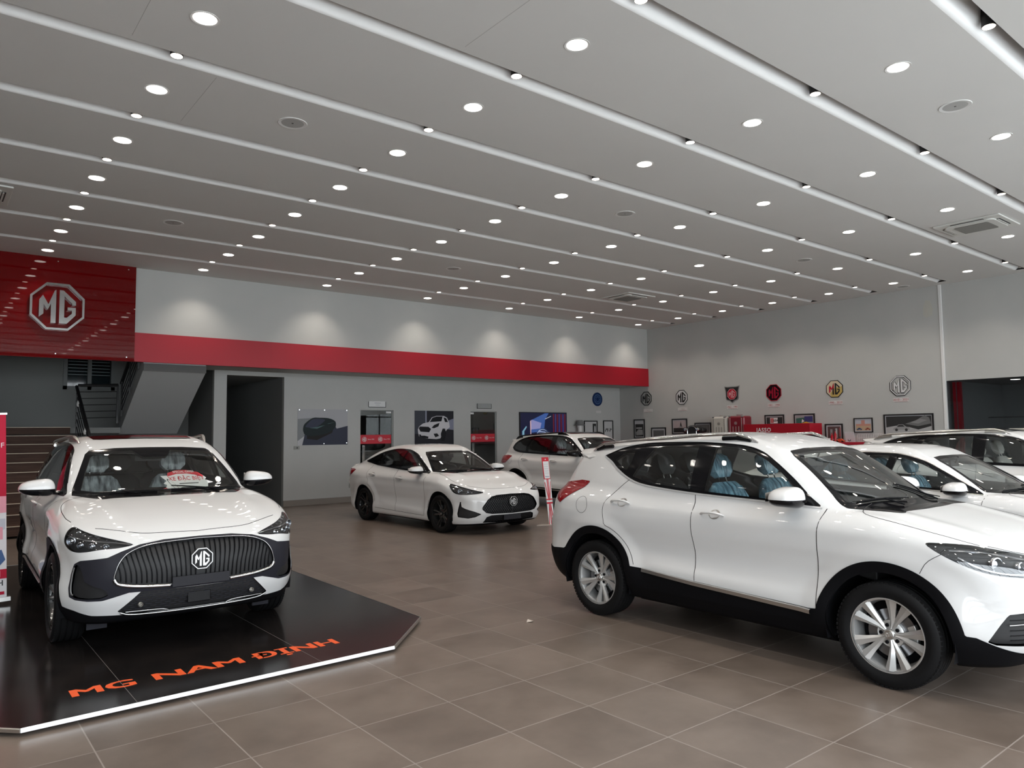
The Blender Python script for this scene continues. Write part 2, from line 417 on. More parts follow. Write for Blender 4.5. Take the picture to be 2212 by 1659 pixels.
WGLASS = glass_mat('windscreen_glass', (0.80, 0.83, 0.81))
SGLASS = glass_mat('side_window_glass', (0.74, 0.78, 0.77))
PGLASS = glass_mat('privacy_glass', (0.10, 0.11, 0.115))
LENS = glass_mat('lamp_lens', (0.86, 0.88, 0.90))
LAMPIN = mat('lamp_reflector', (0.55, 0.56, 0.58), 0.15, 1.0)
DLAMP = mat('lamp_smoked_housing', (0.03, 0.03, 0.033), 0.2, 0.4)
REDL = mat('red_tail_lens', (0.25, 0.006, 0.01), 0.08, coat=1.0)
DISC = mat('brake_disc', (0.25, 0.25, 0.26), 0.35, 1.0)
PLATE = mat('number_plate_blank', (0.02, 0.02, 0.024), 0.5, spec=.2)
SOFTC = mat('soft_chrome', (.40, .40, .40), .22, 1.0)
BADGE = mat('badge_silver', (.66, .66, .66), .3, .6)

def octagon(r, rot=PI / 8): return [(r * math.cos(rot + k * PI / 4) / math.cos(PI/8), r * math.sin(rot + k * PI / 4) / math.cos(PI/8)) for k in range(8)]
# the two letters of the badge inside an octagon of half-height 1 (x to the right)
LET_M = [(-.66,-.46),(-.66,.22),(-.53,.42),(-.33,.06),(-.12,.62),(-.06,.66),(-.06,-.66),(-.24,-.66),(-.24,.10),(-.345,-.14),(-.36,-.14),(-.50,.06),(-.50,-.32)]
LET_G = [(.06,.66),(.20,.66),(.66,.24),(.66,.10),(.52,.10),(.52,.17),(.24,.44),(.24,-.42),(.34,-.42),(.52,-.24),(.52,-.12),(.36,-.12),(.36,.0),(.66,.0),(.66,-.30),(.34,-.66),(.06,-.66)]
def badge(mb, r, mtx, m_ring, m_let, m_field=None, d=0.01, ring=0.10, ring2=False):
    """octagonal badge in the local XZ plane facing -Y, placed by mtx"""
    def ringm(ro, ri, y0, y1, m):
        a, b = octagon(ro), octagon(ri); vs = []
        for P_, y in ((a, y1), (a, y0), (b, y0), (b, y1)): vs += [(p[0], y, p[1]) for p in P_]
        fs = []
        for k in range(8):
            j = (k + 1) % 8
            for q in range(4): fs.append((q*8+k, q*8+j, ((q+1)%4)*8+j, ((q+1)%4)*8+k))
        mb.add([mtx @ Vector(v) for v in vs], fs, m)
    ringm(r, r * (1 - ring), -d, d * 0.3, m_ring)
    if ring2: ringm(r * 0.86, r * 0.82, -d, d * .3, m_ring)
    if m_field:
        t = MB(); t.prism(octagon(r * 0.99), 'y', -d * 0.35, d * 0.3); mb.add([mtx @ Vector(v) for v in t.v], t.f, m_field)
    for Lp in (LET_M, LET_G):
        t = MB(); t.prism([(p[0] * r * 1.02, p[1] * r * 1.08) for p in Lp], 'y', -d, d * 0.2); mb.add([mtx @ Vector(v) for v in t.v], t.f, m_let)

# ------------------------------------------------------------------ wheels (outer face towards -y)
def make_wheel(rt, wt, rr, style, parent, name='wheel'):
    root = bpy.data.objects.new(name, None); COL.objects.link(root); root.parent = parent; root.empty_display_size = .1
    t = MB(); hw = wt / 2; pr = []
    side = [(rr, -hw * 0.80), (rr + 0.006, -hw * 0.90), (rr + 0.02, -hw * 0.97), (rr + (rt - rr) * 0.35, -hw * 1.0), (rr + (rt - rr) * 0.40, -hw * 1.015), (rr + (rt - rr) * 0.62, -hw * 1.0), (rt - 0.022, -hw * 0.93), (rt - 0.010, -hw * 0.86), (rt - 0.003, -hw * 0.76)]
    pr += side
    for g in (-0.5, -0.17, 0.17, 0.5):
        c_ = g * hw * 1.15; pr += [(rt, c_ - 0.006), (rt - 0.007, c_ - 0.0045), (rt - 0.007, c_ + 0.0045), (rt, c_ + 0.006)]
    pr += [(r_, -y_) for r_, y_ in side[::-1]]
    t.lathe(pr, RUBBER, 72)
    # shoulder sipes
    for k in range(72):
        a = 2 * PI * k / 72; M_ = Matrix.Rotation(a, 4, 'Y')
        t.obox(M_, (rt - 0.016, -hw * 0.88, -0.010), (rt - 0.0040, -hw * 0.62, 0.010), RUBBER)
    t.build('tire', None, root, smooth=28)
    alloy = ALLOY if style != 'black' else BALLOY
    r = MB()
    f0 = -hw * 0.80
    r.lathe([(rr - 0.004, f0 - 0.012), (rr + 0.003, f0 - 0.012), (rr + 0.003, f0 + 0.004), (rr - 0.012, f0 + 0.006), (rr - 0.020, f0 + 0.03), (rr - 0.028, f0 + 0.10), (rr - 0.02, hw * 0.8), (rr - 0.0, hw * .8)], alloy if style == 'silver' else BALLOY, 64)
    def spoke(a, pts, m, twist=0):
        """pts: radius, half-width, front y, depth; ridge raised in the middle"""
        vs = []; fs = []
        for rd, w, y, d in pts:
            for (o_, yy) in ((-w, y + d * 0.35), (0, y), (w, y + d * 0.35), (w * 0.8, y + d), (-w * 0.8, y + d)):
                vs.append((rd, yy, o_))
        n = 5
        for i in range(len(pts) - 1):
            for k in range(n): fs.append((i*n+k, i*n+(k+1)%n, (i+1)*n+(k+1)%n, (i+1)*n+k))
        fs.append((0,1,2,3,4)[::-1]); fs.append(tuple((len(pts)-1)*n+k for k in range(5)))
        M_ = Matrix.Rotation(a, 4, 'Y') @ Matrix.Translation((0, 0, twist)); r.add([M_ @ Vector(v) for v in vs], fs, m)
    yc = f0 + 0.030
    if style == 'silver':
        for k in range(5):
            for sg_ in (-1, 1):
                a = 2 * PI * k / 5 + sg_ * 0.235
                vs = []
                for rd, w, y, d, off in ((0.036, 0.012, yc + .004, .03, 0.150), (rr * 0.36, 0.016, yc, .032, .10), (rr * 0.66, 0.024, yc - 0.014, .034, 0.03), (rr - 0.008, 0.036, f0 - 0.002, .03, 0.0)):
                    ang = -sg_ * off; ca, sa = math.cos(ang), math.sin(ang)
                    for o_, yy in ((-w, y + .010), (-w * 0.15 * sg_, y), (w, y + .010), (w * .8, y + d), (-w * .8, y + d)):
                        X, Z = rd, o_; vs.append((X * ca + Z * sa, yy, -X * sa + Z * ca))
                fs = []
                for i in range(3):
                    for q in range(5): fs.append((i*5+q, i*5+(q+1)%5, (i+1)*5+(q+1)%5, (i+1)*5+q))
                fs += [(4,3,2,1,0), (15,16,17,18,19)]
                M_ = Matrix.Rotation(a, 4, 'Y'); r.add([M_ @ Vector(v) for v in vs], fs, ALLOY)
        r.lathe([(0.0, yc + 0.008), (0.062, yc + 0.010), (0.085, yc + 0.022), (0.088, yc + 0.05)], ALLOY, 40)
    elif style == 'twist':
        for k in range(5):
            for off, w_, m_ in ((-0.16, 0.016, SATIN), (0.16, 0.016, SATIN)):
                vs = []
                for i_, (rd, w, y) in enumerate(((0.045, .016, yc), (rr * .45, .013, yc - .006), (rr * .75, .014, yc - .016), (rr - .006, .022, f0 - .004))):
                    ang = off * (0.25 + 0.9 * rd / rr) + 0.22 * (rd / rr); ca, sa = math.cos(ang), math.sin(ang)
                    for o_, yy in ((-w, y + .008), (0, y), (w, y + .008), (w * .8, y + .03), (-w * .8, y + .03)): vs.append((rd * ca + o_ * sa, yy, -rd * sa + o_ * ca))
                fs = []
                for i in range(3):
                    for q in range(5): fs.append((i*5+q, i*5+(q+1)%5, (i+1)*5+(q+1)%5, (i+1)*5+q))
                fs += [(4,3,2,1,0), (15,16,17,18,19)]
                r.add([Matrix.Rotation(2*PI*k/5, 4, 'Y') @ Vector(v) for v in vs], fs, m_)
            spoke(2 * PI * k / 5 + 0.10, [(0.04, .02, yc + .012, .03), (rr * .5, .030, yc + .008, .03), (rr - .01, .05, f0 + .012, .03)], BALLOY)
        r.lathe([(0.0, yc + 0.0), (0.05, yc + 0.002), (0.075, yc + 0.02), (0.08, yc + 0.05)], BALLOY, 40)
    else:
        for k in range(10):
            a = 2 * PI * (k // 2) / 5 + (0.17 if k % 2 else -0.17)
            spoke(a, [(0.04, .014, yc, .03), (rr * .55, .015, yc - .008, .03), (rr - .006, .024, f0 - .002, .03)], BALLOY)
        r.lathe([(0.0, yc + 0.0), (0.05, yc + 0.002), (0.075, yc + 0.02), (0.08, yc + 0.05)], BALLOY, 40)
    rim = r.build('rim', None, root, smooth=35)
    b = MB(); b.lathe([(0.06, 0.0), (0.155, 0.0), (0.155, 0.02), (0.06, 0.02)], DISC, 48, c=(0, f0 + 0.075, 0)); b.lathe([(0.0, 0), (0.062, 0), (0.07, 0.03)], DISC, 32, c=(0, f0 + 0.06, 0))
    b.build('brake_disc', None, root, smooth=35)
    cb = MB(); cp = []
    for a in np.linspace(-0.35, 0.55, 8): cp.append((0.165 * math.cos(a), 0.165 * math.sin(a)))
    for a in np.linspace(0.55, -0.35, 8): cp.append((0.115 * math.cos(a), 0.115 * math.sin(a)))
    cb.prism(cp, 'y', f0 + 0.055, f0 + 0.095, ALLOY if style == 'silver' else PLAST); cb.build('brake_caliper', None, root, bevel=.004)
    bk = MB(); bk.lathe([(0.0, 0), (rr - 0.03, 0)], PLAST, 32, c=(0, 0.03, 0)); bk.build('brake_shield', None, root)
    n = MB()
    for k in range(5):
        a = 2 * PI * k / 5 + (PI / 5 if style == 'silver' else .3); n.lathe([(0.0, -.004), (0.008, -.004), (0.012, 0.0), (0.012, 0.02)], PLAST if style == 'silver' else DISC, 10, c=(0.057 * math.cos(a), yc + .004, 0.057 * math.sin(a)))
    n.build('lug_nuts', None, root, smooth=40)
    cpm = MB(); cpm.lathe([(0.0, 0), (0.027, 0.0), (0.031, 0.004), (0.031, 0.02)], SATIN if style == 'silver' else BLKG, 24, c=(0, yc - 0.012, 0))
    badge(cpm, 0.021, Matrix.Translation((0, yc - 0.0125, 0)), CHROME, CHROME, None, 0.002, .12)
    cpm.build('center_cap', None, root, smooth=40)
    return root

# ------------------------------------------------------------------ interior
def seat_shape(name, w, m, parent, x, y, z, rec=0.32, back=0.62, cushion=0.50, cover=None, cream=False):
    root = bpy.data.objects.new(name, None); COL.objects.link(root); root.parent = parent; root.location = (x, y, z); root.empty_display_size = .1
    def slab(mb, path, ws, th, m_):
        """padded slab following a side path; ws half widths, th half thickness"""
        vs = []; n = 12
        for (px, pz, tx, tz), w_, t_ in zip(path, ws, th):
            L_ = math.hypot(tx, tz); nx, nz = -tz / L_, tx / L_
            for k in range(n):
                a = 2 * PI * k / n; ca, sa = math.cos(a), math.sin(a); e = 0.55
                yy = w_ * math.copysign(abs(ca) ** e, ca); tt = t_ * math.copysign(abs(sa) ** e, sa) * (1 + 0.35 * abs(ca) ** 4)
                vs.append((px + nx * tt, yy, pz + nz * tt))
        fs = []
        for i in range(len(path) - 1):
            for k in range(n): fs.append((i*n+k, (i+1)*n+k, (i+1)*n+(k+1)%n, i*n+(k+1)%n))
        fs.append(tuple(range(n))[::-1]); fs.append(tuple((len(path)-1)*n+k for k in range(n))); mb.add(vs, fs, m_)
    c_ = MB(); slab(c_, [(-.02, .0, 1, .1), (.1, .01, 1, .1), (.3, .03, 1, .05), (.46, .04, 1, -.1), (cushion, .02, 1, -.6)], [w*.9, w, w, w*.96, w*.85], [.05, .075, .075, .07, .04], m)
    c_.build('seat_cushion', None, root, smooth=50)
    b = MB(); s_, co = math.sin(rec), math.cos(rec); P_ = []
    for t in (0, .12, .3, .48, back - .05, back): P_.append((-.03 - s_ * t, .03 + co * t, -s_, co))
    slab(b, P_, [w*.85, w, w*1.02, w*.98, w*.82, w*.6], [.055, .065, .06, .055, .045, .02], m)
    if cover is not None: b.mats = [cover]
    b.build('seat_back', None, root, smooth=50)
    hd = MB(); t0 = back + .06; Q = [(-.03 - s_ * (t0 + t), .03 + co * (t0 + t), -s_ + .05, co) for t in (-.02, .03, .10, .16, .19)]
    slab(hd, Q, [.08, .13, .135, .12, .07], [.03, .05, .055, .045, .02], cover or m)
    for sy in (-.05, .05): hd.tube([(-.03 - s_ * (back - .04), sy, .03 + co * (back - .04)), (-.03 - s_ * (t0 + .05), sy, .03 + co * (t0 + .05))], .006, CHROME, 6)
    hd.build('headrest', None, root, smooth=50)
    return root

# ------------------------------------------------------------------ the car
def build_car(D, name, label, loc, rz, mats=None, group=None):
    root = empty(name, loc, label, 'car', rz, group)
    B = Body(D); V, T = B.mesh(D['h'])
    L = np.zeros(len(T), int)
    V, T, L = split(V, T, L, lambda p: p[:, 1], None, 99)      # keep the half with y >= 0
    keep = L != 99; T = T[keep]; L = L[keep]
    V[np.abs(V[:, 1]) < 6e-4, 1] = 0.0
    names = {0: 'body_shell'}; spec = {0: dict(name='body_shell', mat=PAINT, pair=False)}
    xc = D['xc']
    def cmap(kind):
        if kind == 'side': return lambda p: (p[:, [0, 2]], 0.30 - p[:, 1])
        if kind == 'front': return lambda p: (p[:, [1, 2]], -(p[:, 0] - 0.0))
        if kind == 'nose': return lambda p: (p[:, [1, 2]], -(p[:, 0] - (xc + .35)))
        if kind == 'rear': return lambda p: (p[:, [1, 2]], (p[:, 0] + 1.0))
        if kind == 'top': return lambda p: (p[:, [0, 1]], 0.8 - p[:, 2])
        if kind == 'wrap': return lambda p: (np.stack([0.9 * np.arctan2(p[:, 1], p[:, 0] - xc), p[:, 2]], 1), -(p[:, 0] - xc) + 0.1)
        if kind == 'rwrap': return lambda p: (np.stack([0.9 * np.arctan2(p[:, 1], -(p[:, 0] - D['xcr'])), p[:, 2]], 1), (p[:, 0] - D['xcr']) + 0.1)
    code = 1; tags = {'body': 0}
    for ft in D['features']:
        sd = sdpoly(ft['poly'], ft.get('r', 0)) if 'poly' in ft else None; mp = cmap(ft.get('map', 'side'))
        if 'fn' in ft: g = ft['fn']
        else:
            def g(p, sd=sd, mp=mp):
                q, lim = mp(p); return np.maximum(sd(q), lim)
        on = [tags[t] for t in ft.get('on', ['body'])]
        c_ = tags.get(ft['tag'], code)
        if c_ == code: code += 1
        tags[ft['tag']] = c_; spec.setdefault(c_, ft)
        V, T, L = split(V, T, L, g, on, c_)
    used = np.unique(T); rem = -np.ones(len(V), int); rem[used] = np.arange(len(used)); V = V[used]; T = rem[T]
    V = B.project(V, 3)
    N = B.grad(V); N /= np.linalg.norm(N, axis=1)[:, None] + 1e-9
    y0 = V[:, 1] == 0; N[y0, 1] = 0; N /= np.linalg.norm(N, axis=1)[:, None] + 1e-9
    parts = {}
    def emit(nm, v, t, n, m, parent, pair):
        v2 = v * [1, -1, 1]; n2 = n * [1, -1, 1]; t2 = t[:, ::-1]
        if pair:
            a = tri_object(nm, v, t, n, m, parent if not isinstance(parent, tuple) else parent[0]); b = tri_object(nm, v2, t2, n2, m, parent if not isinstance(parent, tuple) else parent[1]); return (a, b)
        return tri_object(nm, np.concatenate([v, v2]), np.concatenate([t, t2 + len(v)]), np.concatenate([n, n2]), m, parent)
    opaque = []
    for tg_, c_ in tags.items():
        ft = spec[c_]
        if ft.get('void'): continue
        sel = L == c_
        if not sel.any(): continue
        if ft.get('solid', True): opaque.append(c_)
        v, t, n = submesh(V, T, N, sel)
        if ft.get('lift'): v = v + n * ft['lift']
        par = root
        if ft.get('parent'): par = parts[ft['parent']]
        m = ft.get('mat', PAINT)
        if mats and ft['name'] in mats: m = mats[ft['name']]
        if ft.get('inset'):
            d = ft['inset']; e = np.concatenate([t[:, [0, 1]], t[:, [1, 2]], t[:, [2, 0]]]); es = np.sort(e, 1); u, inv, ct = np.unique(es, axis=0, return_inverse=True, return_counts=True)
            be = e[ct[inv.ravel()] == 1]; be = be[~((v[be[:, 0], 1] == 0) & (v[be[:, 1], 1] == 0))]
            nv = len(v); sh = np.array(ft.get('dir', (0, 0, 0)), float); off = (-n * d) if not sh.any() else sh * d * np.ones_like(v)
            inner = v + off; ids, inv2 = np.unique(be, return_inverse=True); be2 = inv2.reshape(-1, 2)
            vv = np.concatenate([v[ids], inner[ids], inner]); k = len(ids)
            rt = np.concatenate([np.stack([be2[:, 0], be2[:, 0] + k, be2[:, 1]], 1), np.stack([be2[:, 1], be2[:, 0] + k, be2[:, 1] + k], 1)])
            rn = np.zeros((2 * k, 3)); cen = v.mean(0); rn[:] = cen - vv[:2*k]; rn[:, 1] = np.where(spec[c_].get('pair'), rn[:, 1], 0) if False else rn[:, 1]
            rn /= np.linalg.norm(rn, axis=1)[:, None] + 1e-9
            o = emit(ft['name'], vv, np.concatenate([rt, t + 2 * k]), None if False else np.concatenate([rn, n]), m, par, ft.get('pair', False))
        else: o = emit(ft['name'], v, t, n, m, par, ft.get('pair', False))
        parts[tg_] = o
    # inner skin of the cabin, and the turned-in edges of the openings
    sel = np.isin(L, opaque); v, t, n = submesh(V, T, N, sel)
    inner = v - n * 0.022
    e = np.concatenate([t[:, [0, 1]], t[:, [1, 2]], t[:, [2, 0]]]); es = np.sort(e, 1); u, inv, ct = np.unique(es, axis=0, return_inverse=True, return_counts=True)
    be = e[ct[inv.ravel()] == 1]; be = be[~((v[be[:, 0], 1] == 0) & (v[be[:, 1], 1] == 0))]
    k = len(v); rt = np.concatenate([np.stack([be[:, 0], be[:, 0] + k, be[:, 1]], 1), np.stack([be[:, 1], be[:, 0] + k, be[:, 1] + k], 1)])
    edge = np.concatenate([v - n * 0.002, inner]); emit('opening_edge', *submesh(edge, rt, np.concatenate([n, n]), np.ones(len(rt), bool)), PLAST, root, False)
    cz = v[t].mean(1)[:, 2] > D.get('lining_z', 0.95); emit('cabin_lining', *submesh(inner, t[cz][:, ::-1], -n, np.ones(cz.sum(), bool)), D.get('lining', GREYIN), root, False)
    lowz = ~cz; emit('inner_skin', *submesh(inner, t[lowz][:, ::-1], -n, np.ones(lowz.sum(), bool)), DARKIN, root, False)
    # panel gaps, trims
    for ln in D['lines']:
        P2 = ln['pts']; mp = ln.get('map', 'side')
        d = ln.get('d', 0.03)
        P2 = resample(spline(P2, 8, ln.get('closed', False)) if ln.get('smooth', True) else P2, d)
        if ln.get('closed') : P2 = np.vstack([P2, P2[:1]])
        P3 = {'side': B.side, 'top': B.top, 'nose': B.front, 'front': B.front, 'rear': B.rear, 'wrap': B.wrap}[mp](P2)
        vs, fs = strip_path(B, P3, ln.get('w', 0.005), ln.get('h', 0.0012), ln.get('lift', 0))
        m = ln.get('mat', GAP); q = MB()
        if ln.get('pair', True):
            par = root; v2, f2 = mir(vs, fs)
            if ln.get('one'):
                q.add(vs, fs, m); q.add(v2, f2, m); o_ = q.build(ln['name'], None, par, smooth=50)
            else:
                pp = parts[ln['parent']] if ln.get('parent') else (par, par)
                q.add(vs, fs, m); q.build(ln['name'], None, pp[0] if isinstance(pp, tuple) else pp, smooth=50)
                q2 = MB(); q2.add(v2, f2, m); q2.build(ln['name'], None, pp[1] if isinstance(pp, tuple) else pp, smooth=50)
        else:
            q.add(vs, fs, m); q.build(ln['name'], None, parts[ln['parent']] if ln.get('parent') else root, smooth=50)
    # handles
    for tg_, (hx, hz) in D['handles'].items():
        h0 = MB(); L_ = 0.105
        pts = [(hx + s_, hz + 0.004 * math.cos(s_ / L_ * PI / 2)) for s_ in np.linspace(-L_, L_, 9)]
        P3 = B.side(pts); g = B.grad(P3); n_ = g / np.linalg.norm(g, axis=1)[:, None]
        P3 = P3 + n_ * (np.array([0.004, .028, .034, .036, .037, .036, .034, .028, .004])[:, None])
        q = B.side([(hx + .015, hz)])[0]
        for sy, par in ((1, 0), (-1, 1)):
            h0 = MB(); h0.tube([(p[0], p[1] * sy, p[2]) for p in P3], [.012, .016, .017, .017, .017, .017, .017, .016, .012], PAINT, 10, flat=0.6)
            h0.tube([(p[0], (p[1] + .008) * sy, p[2] + .002) for p in P3[2:-2]], .0035, PLAST, 6)
            # finger cup behind
            cv = []
            for a in np.linspace(0, 2 * PI, 20)[:-1]: cv.append((hx + .015 + .05 * math.cos(a), hz + 0.005 + .036 * math.sin(a)))
            C3 = B.side(cv); gg = B.grad(C3); nn = gg / np.linalg.norm(gg, axis=1)[:, None]; C3 = C3 + nn * .0012
            h0.add([(p[0], p[1] * sy, p[2]) for p in C3], [tuple(range(19)) if sy > 0 else tuple(range(19))[::-1]], CHROME if False else SATIN)
            h0.build('door_handle', None, parts[tg_][par], smooth=50)
    if D.get('fuel'):
        fx_, fz_, fr_, fsgn = D['fuel']; C3 = B.side([(fx_ + fr_ * math.cos(a), fz_ + fr_ * math.sin(a)) for a in np.linspace(0, 2*PI, 33)])
        vs, fs = strip_path(B, C3, 0.0035, 0.0008); vs = vs * [1, fsgn, 1]; q = MB(); q.add(vs, fs if fsgn > 0 else [f[::-1] for f in fs], GAP); q.build('fuel_flap', None, root, smooth=50)
    # wheels and wells
    wr, ww, rr, style = D['wheel']
    w0 = None
    for i, (xw, zw, R) in enumerate(D['arch']):
        for sy in (-1, 1):
            if w0 is None: w0 = make_wheel(wr, ww, rr, D.get('wheel_style', style), root); w = w0
            else: w = copy_tree(w0, root)
            w.location = (xw, sy * (D['track'] - ww / 2), wr); w.rotation_euler = (0, random.random() * 1.2 + D.get('wheel_rot', 0), PI if sy > 0 else 0)
            rv = D['void_r']; q = MB(); yo = D['track'] - 0.005; yi = 0.40
            A_ = np.linspace(-0.25, PI + 0.25, 25); vs = [(xw + (rv + .012) * math.cos(a), sy * yo, zw + (rv + .012) * math.sin(a)) for a in A_] + [(xw + (rv + .012) * math.cos(a), sy * yi, zw + (rv + .012) * math.sin(a)) for a in A_]
            fs = [(k, k + 1, 25 + k + 1, 25 + k) for k in range(24)]; fs.append(tuple(range(25, 50)))
            q.add(vs, fs, PLAST); q.build('wheel_well', None, root, smooth=50)
    # underbody tray and running gear hint
    q = MB(); q.box((-D['arch'][0][0] * -1 + .0 if False else min(a[0] for a in D['arch']) - .55, -.42, .19), (max(a[0] for a in D['arch']) + .5, .42, .26), PLAST)
    xa, xb = min(a[0] for a in D['arch']) + D['void_r'] + .03, max(a[0] for a in D['arch']) - D['void_r'] - .03
    q.box((xa, -.74, .20), (xb, .74, .30), PLAST); q.build('underbody_tray', None, root)
    # interior
    I = D['interior']; fl = I['floor']
    q = MB(); q.box((-1.0, -.70, fl - .03), (I['dash'] - .05, .70, fl), DARKIN); q.build('cabin_floor', None, root)
    q = MB(); dx = I['dash']; dz = I['dz']; prof = [(dx - .42, dz - .28), (dx - .42, dz - .06), (dx - .34, dz + .0), (dx - .10, dz + .015), (dx + .18, dz - .01), (dx + .22, dz - .05), (dx + .22, dz - .4)]
    q.prism(prof, 'y', -.69, .69, DARKIN); q.build('dashboard', None, root, bevel=.01)
    q = MB(); q.box((dx - .47, -.16, dz - .10), (dx - .42, .12, dz + .07), BLKG); q.build('center_screen', None, root, bevel=.006)
    q = MB(); st = Vector((dx - .55, .37, dz - .03)); ax_ = Matrix.Rotation(math.radians(-25), 4, 'Y')
    ring = [st + ax_ @ Vector((0, .185 * math.cos(a), .185 * math.sin(a))) for a in np.linspace(0, 2 * PI, 25)[:-1]]
    q.tube(ring, .015, DARKIN, 8, closed=True); q.tube([st + ax_ @ Vector((0, -.18, 0)), st + ax_ @ Vector((.02, 0, 0)), st + ax_ @ Vector((0, .18, 0))], .02, DARKIN, 8); q.tube([st, st + ax_ @ Vector((.02, 0, -.18))], .018, DARKIN, 8)
    q.lathe([(0, 0), (.06, 0), (.07, .03)], DARKIN, 20, 'x', c=tuple(st - Vector((.01, 0, 0)))); q.build('steering_wheel', None, root, smooth=50)
    sm = I.get('seat', DARKIN); cv = I.get('cover', FILM)
    for y_ in (-.37, .37): seat_shape('front_seat', .25, sm, root, I['sx'], y_, I['sz'], cover=cv)
    for y_ in (-.42, 0.0, .42): seat_shape('rear_seat', .225, sm, root, I['sx'] - .92, y_, I['sz'] + .02, back=.58, cover=I.get('rcover'))
    q = MB(); q.tube([(I['mx'], 0, I['mz'] + .07), (I['mx'] - .03, 0, I['mz'])], .008, DARKIN, 6); q.box((I['mx'] - .06, -.12, I['mz'] - .04), (I['mx'] - .035, .12, I['mz'] + .03), DARKIN)
    q.build('rear_view_mirror', None, root, bevel=.012)
    D['finish'](D, B, root, parts)
    return root, B, parts
def wing_mirror(root, x, y, z, sgn, cap_m=PAINT, s=1.0, low=BLKG):
    """door mirror: painted cap over a black base, arm to the door; sgn is the side"""
    r = bpy.data.objects.new('wing_mirror', None); COL.objects.link(r); r.parent = root; r.location = (x, y * sgn, z); r.empty_display_size = .05
    def shell(z0, z1, m, mb, grow=0):
        n, k = 20, 8; vs = []
        for i in range(k + 1):
            t = i / k * PI / 2; 
            for j in range(n):
                a = 2 * PI * j / n; ca, sa = math.cos(a), math.sin(a); e = .7
                yy = (.122 + grow) * s * math.copysign(abs(ca) ** e, ca) * (math.cos(t) ** .5 if i < k else 0.02); xx = (.085 + grow) * s * math.copysign(abs(sa) ** .8, sa) * (math.cos(t) ** .5 if i < k else .02)
                zz = z0 + (z1 - z0) * math.sin(t)
                vs.append((xx + (0.02 * (1 if xx > 0 else 0)), (yy + .118 * s) * sgn, zz * (1 - .18 * (yy / .1))))
        fs = []
        for i in range(k):
            for j in range(n): fs.append((i*n+j, i*n+(j+1)%n, (i+1)*n+(j+1)%n, (i+1)*n+j))
        fs.append(tuple(range(k*n, (k+1)*n)))
        if (sgn < 0) != (z1 < z0): fs = [f[::-1] for f in fs]
        mb.add(vs, fs, m)
    a = MB(); shell(-.012, .062 * s, cap_m, a); a.build('mirror_cap', None, r, smooth=50)
    b = MB(); shell(-.010, -.062 * s, low, b); b.build('mirror_base', None, r, smooth=50)
    t = MB(); t.tube([(0.0, .03 * sgn, -.045), (-.01, -.05 * sgn, -.055), (-.0, -.13 * sgn, -.055)], [.034, .036, .045], low, 10, flat=.6); t.build('mirror_arm', None, r, smooth=50)
    g = MB(); g.add([(-.078 * s, (.02) * sgn, -.04), (-.078 * s, .22 * s * sgn, -.025), (-.078 * s, .215 * s * sgn, .035), (-.078 * s, .02 * sgn, .055)], [(0, 1, 2, 3)], CHROME); g.build('mirror_glass', None, r)
    return r
def roof_rail(root, B, pts, m, r=.014, hgt=.035, foot=BLKG, name='roof_rail', skirt=True):
    """pts (x,y): rail over the roof edge on both sides"""
    P2 = resample(spline(pts, 8), .06); P3 = B.top(P2); n = len(P3); u = np.linspace(0, 1, n); lift = hgt * np.clip(np.minimum(u, 1 - u) / .10, 0, 1) ** .7
    for sy in (-1, 1):
        q = MB(); P = [(p[0], p[1] * sy, p[2] + l) for p, l in zip(P3, lift)]
        rs = [r * (0.45 + .55 * min(1, min(t, 1 - t) / .06)) for t in u]
        q.tube(P, rs, m, 10, flat=.75)
        o = q.build(name, None, root, smooth=50)
        if skirt:
            for (a, b) in ((.03, .17), (.83, .97)):
                f_ = MB(); S = [(p[0], p[1] * sy, p[2] + l * .45) for p, l, t in zip(P3, lift, u) if a <= t <= b]
                if len(S) > 1: f_.tube(S, .014, foot, 8, flat=1.2); f_.build('rail_foot', None, o, smooth=50)
# ------------------------------------------------------------------ small car fittings laid on the body
def fan_mesh(P, n_in=10):
    """fill a closed 3-D outline with rings towards its centre"""
    return P
def lens_from(B, poly, par, s, lift=.003, name='lamp_lens', m=None, mp=None):
    """clear cover following the body over the outline (s,z)"""
    out = resample(np.vstack([spline(poly, 4, True), spline(poly, 4, True)[:1]]), .02)[:-1]; mp = mp or B.wrap
    A = out; n = len(A); nx = 26; x0, x1 = A[:, 0].min(), A[:, 0].max(); sd = sdpoly(A)
    # dense grid clipped to the outline
    h = .014; gx = np.arange(x0 - h, x1 + 2 * h, h); gz = np.arange(A[:, 1].min() - h, A[:, 1].max() + 2 * h, h)
    G = np.stack(np.meshgrid(gx, gz, indexing='ij'), -1); sh = G.shape[:2]; Vv = G.reshape(-1, 2); T = []
    id_ = np.arange(len(Vv)).reshape(sh); a, b, c, d = id_[:-1, :-1].ravel(), id_[1:, :-1].ravel(), id_[1:, 1:].ravel(), id_[:-1, 1:].ravel()
    T = np.concatenate([np.stack([a, b, c], 1), np.stack([a, c, d], 1)]); L = np.zeros(len(T), int); V3 = np.c_[Vv, np.zeros(len(Vv))]
    V3, T, L = split(V3, T, L, lambda p: sd(p[:, :2]), None, 1); T = T[L == 1]; ids, inv = np.unique(T, return_inverse=True); V3 = V3[ids]; T = inv.reshape(-1, 3)
    P = mp(V3[:, :2]); g = B.grad(P); nn = g / np.linalg.norm(g, axis=1)[:, None]; P = P + nn * lift; P[:, 1] *= s; nn[:, 1] *= s
    if s > 0: T = T[:, ::-1]
    fn = np.cross(P[T[:, 1]] - P[T[:, 0]], P[T[:, 2]] - P[T[:, 0]])
    if (fn * nn[T[:, 0]]).sum() < 0: T = T[:, ::-1]
    return tri_object(name, P, T, nn, m or LENS, par)
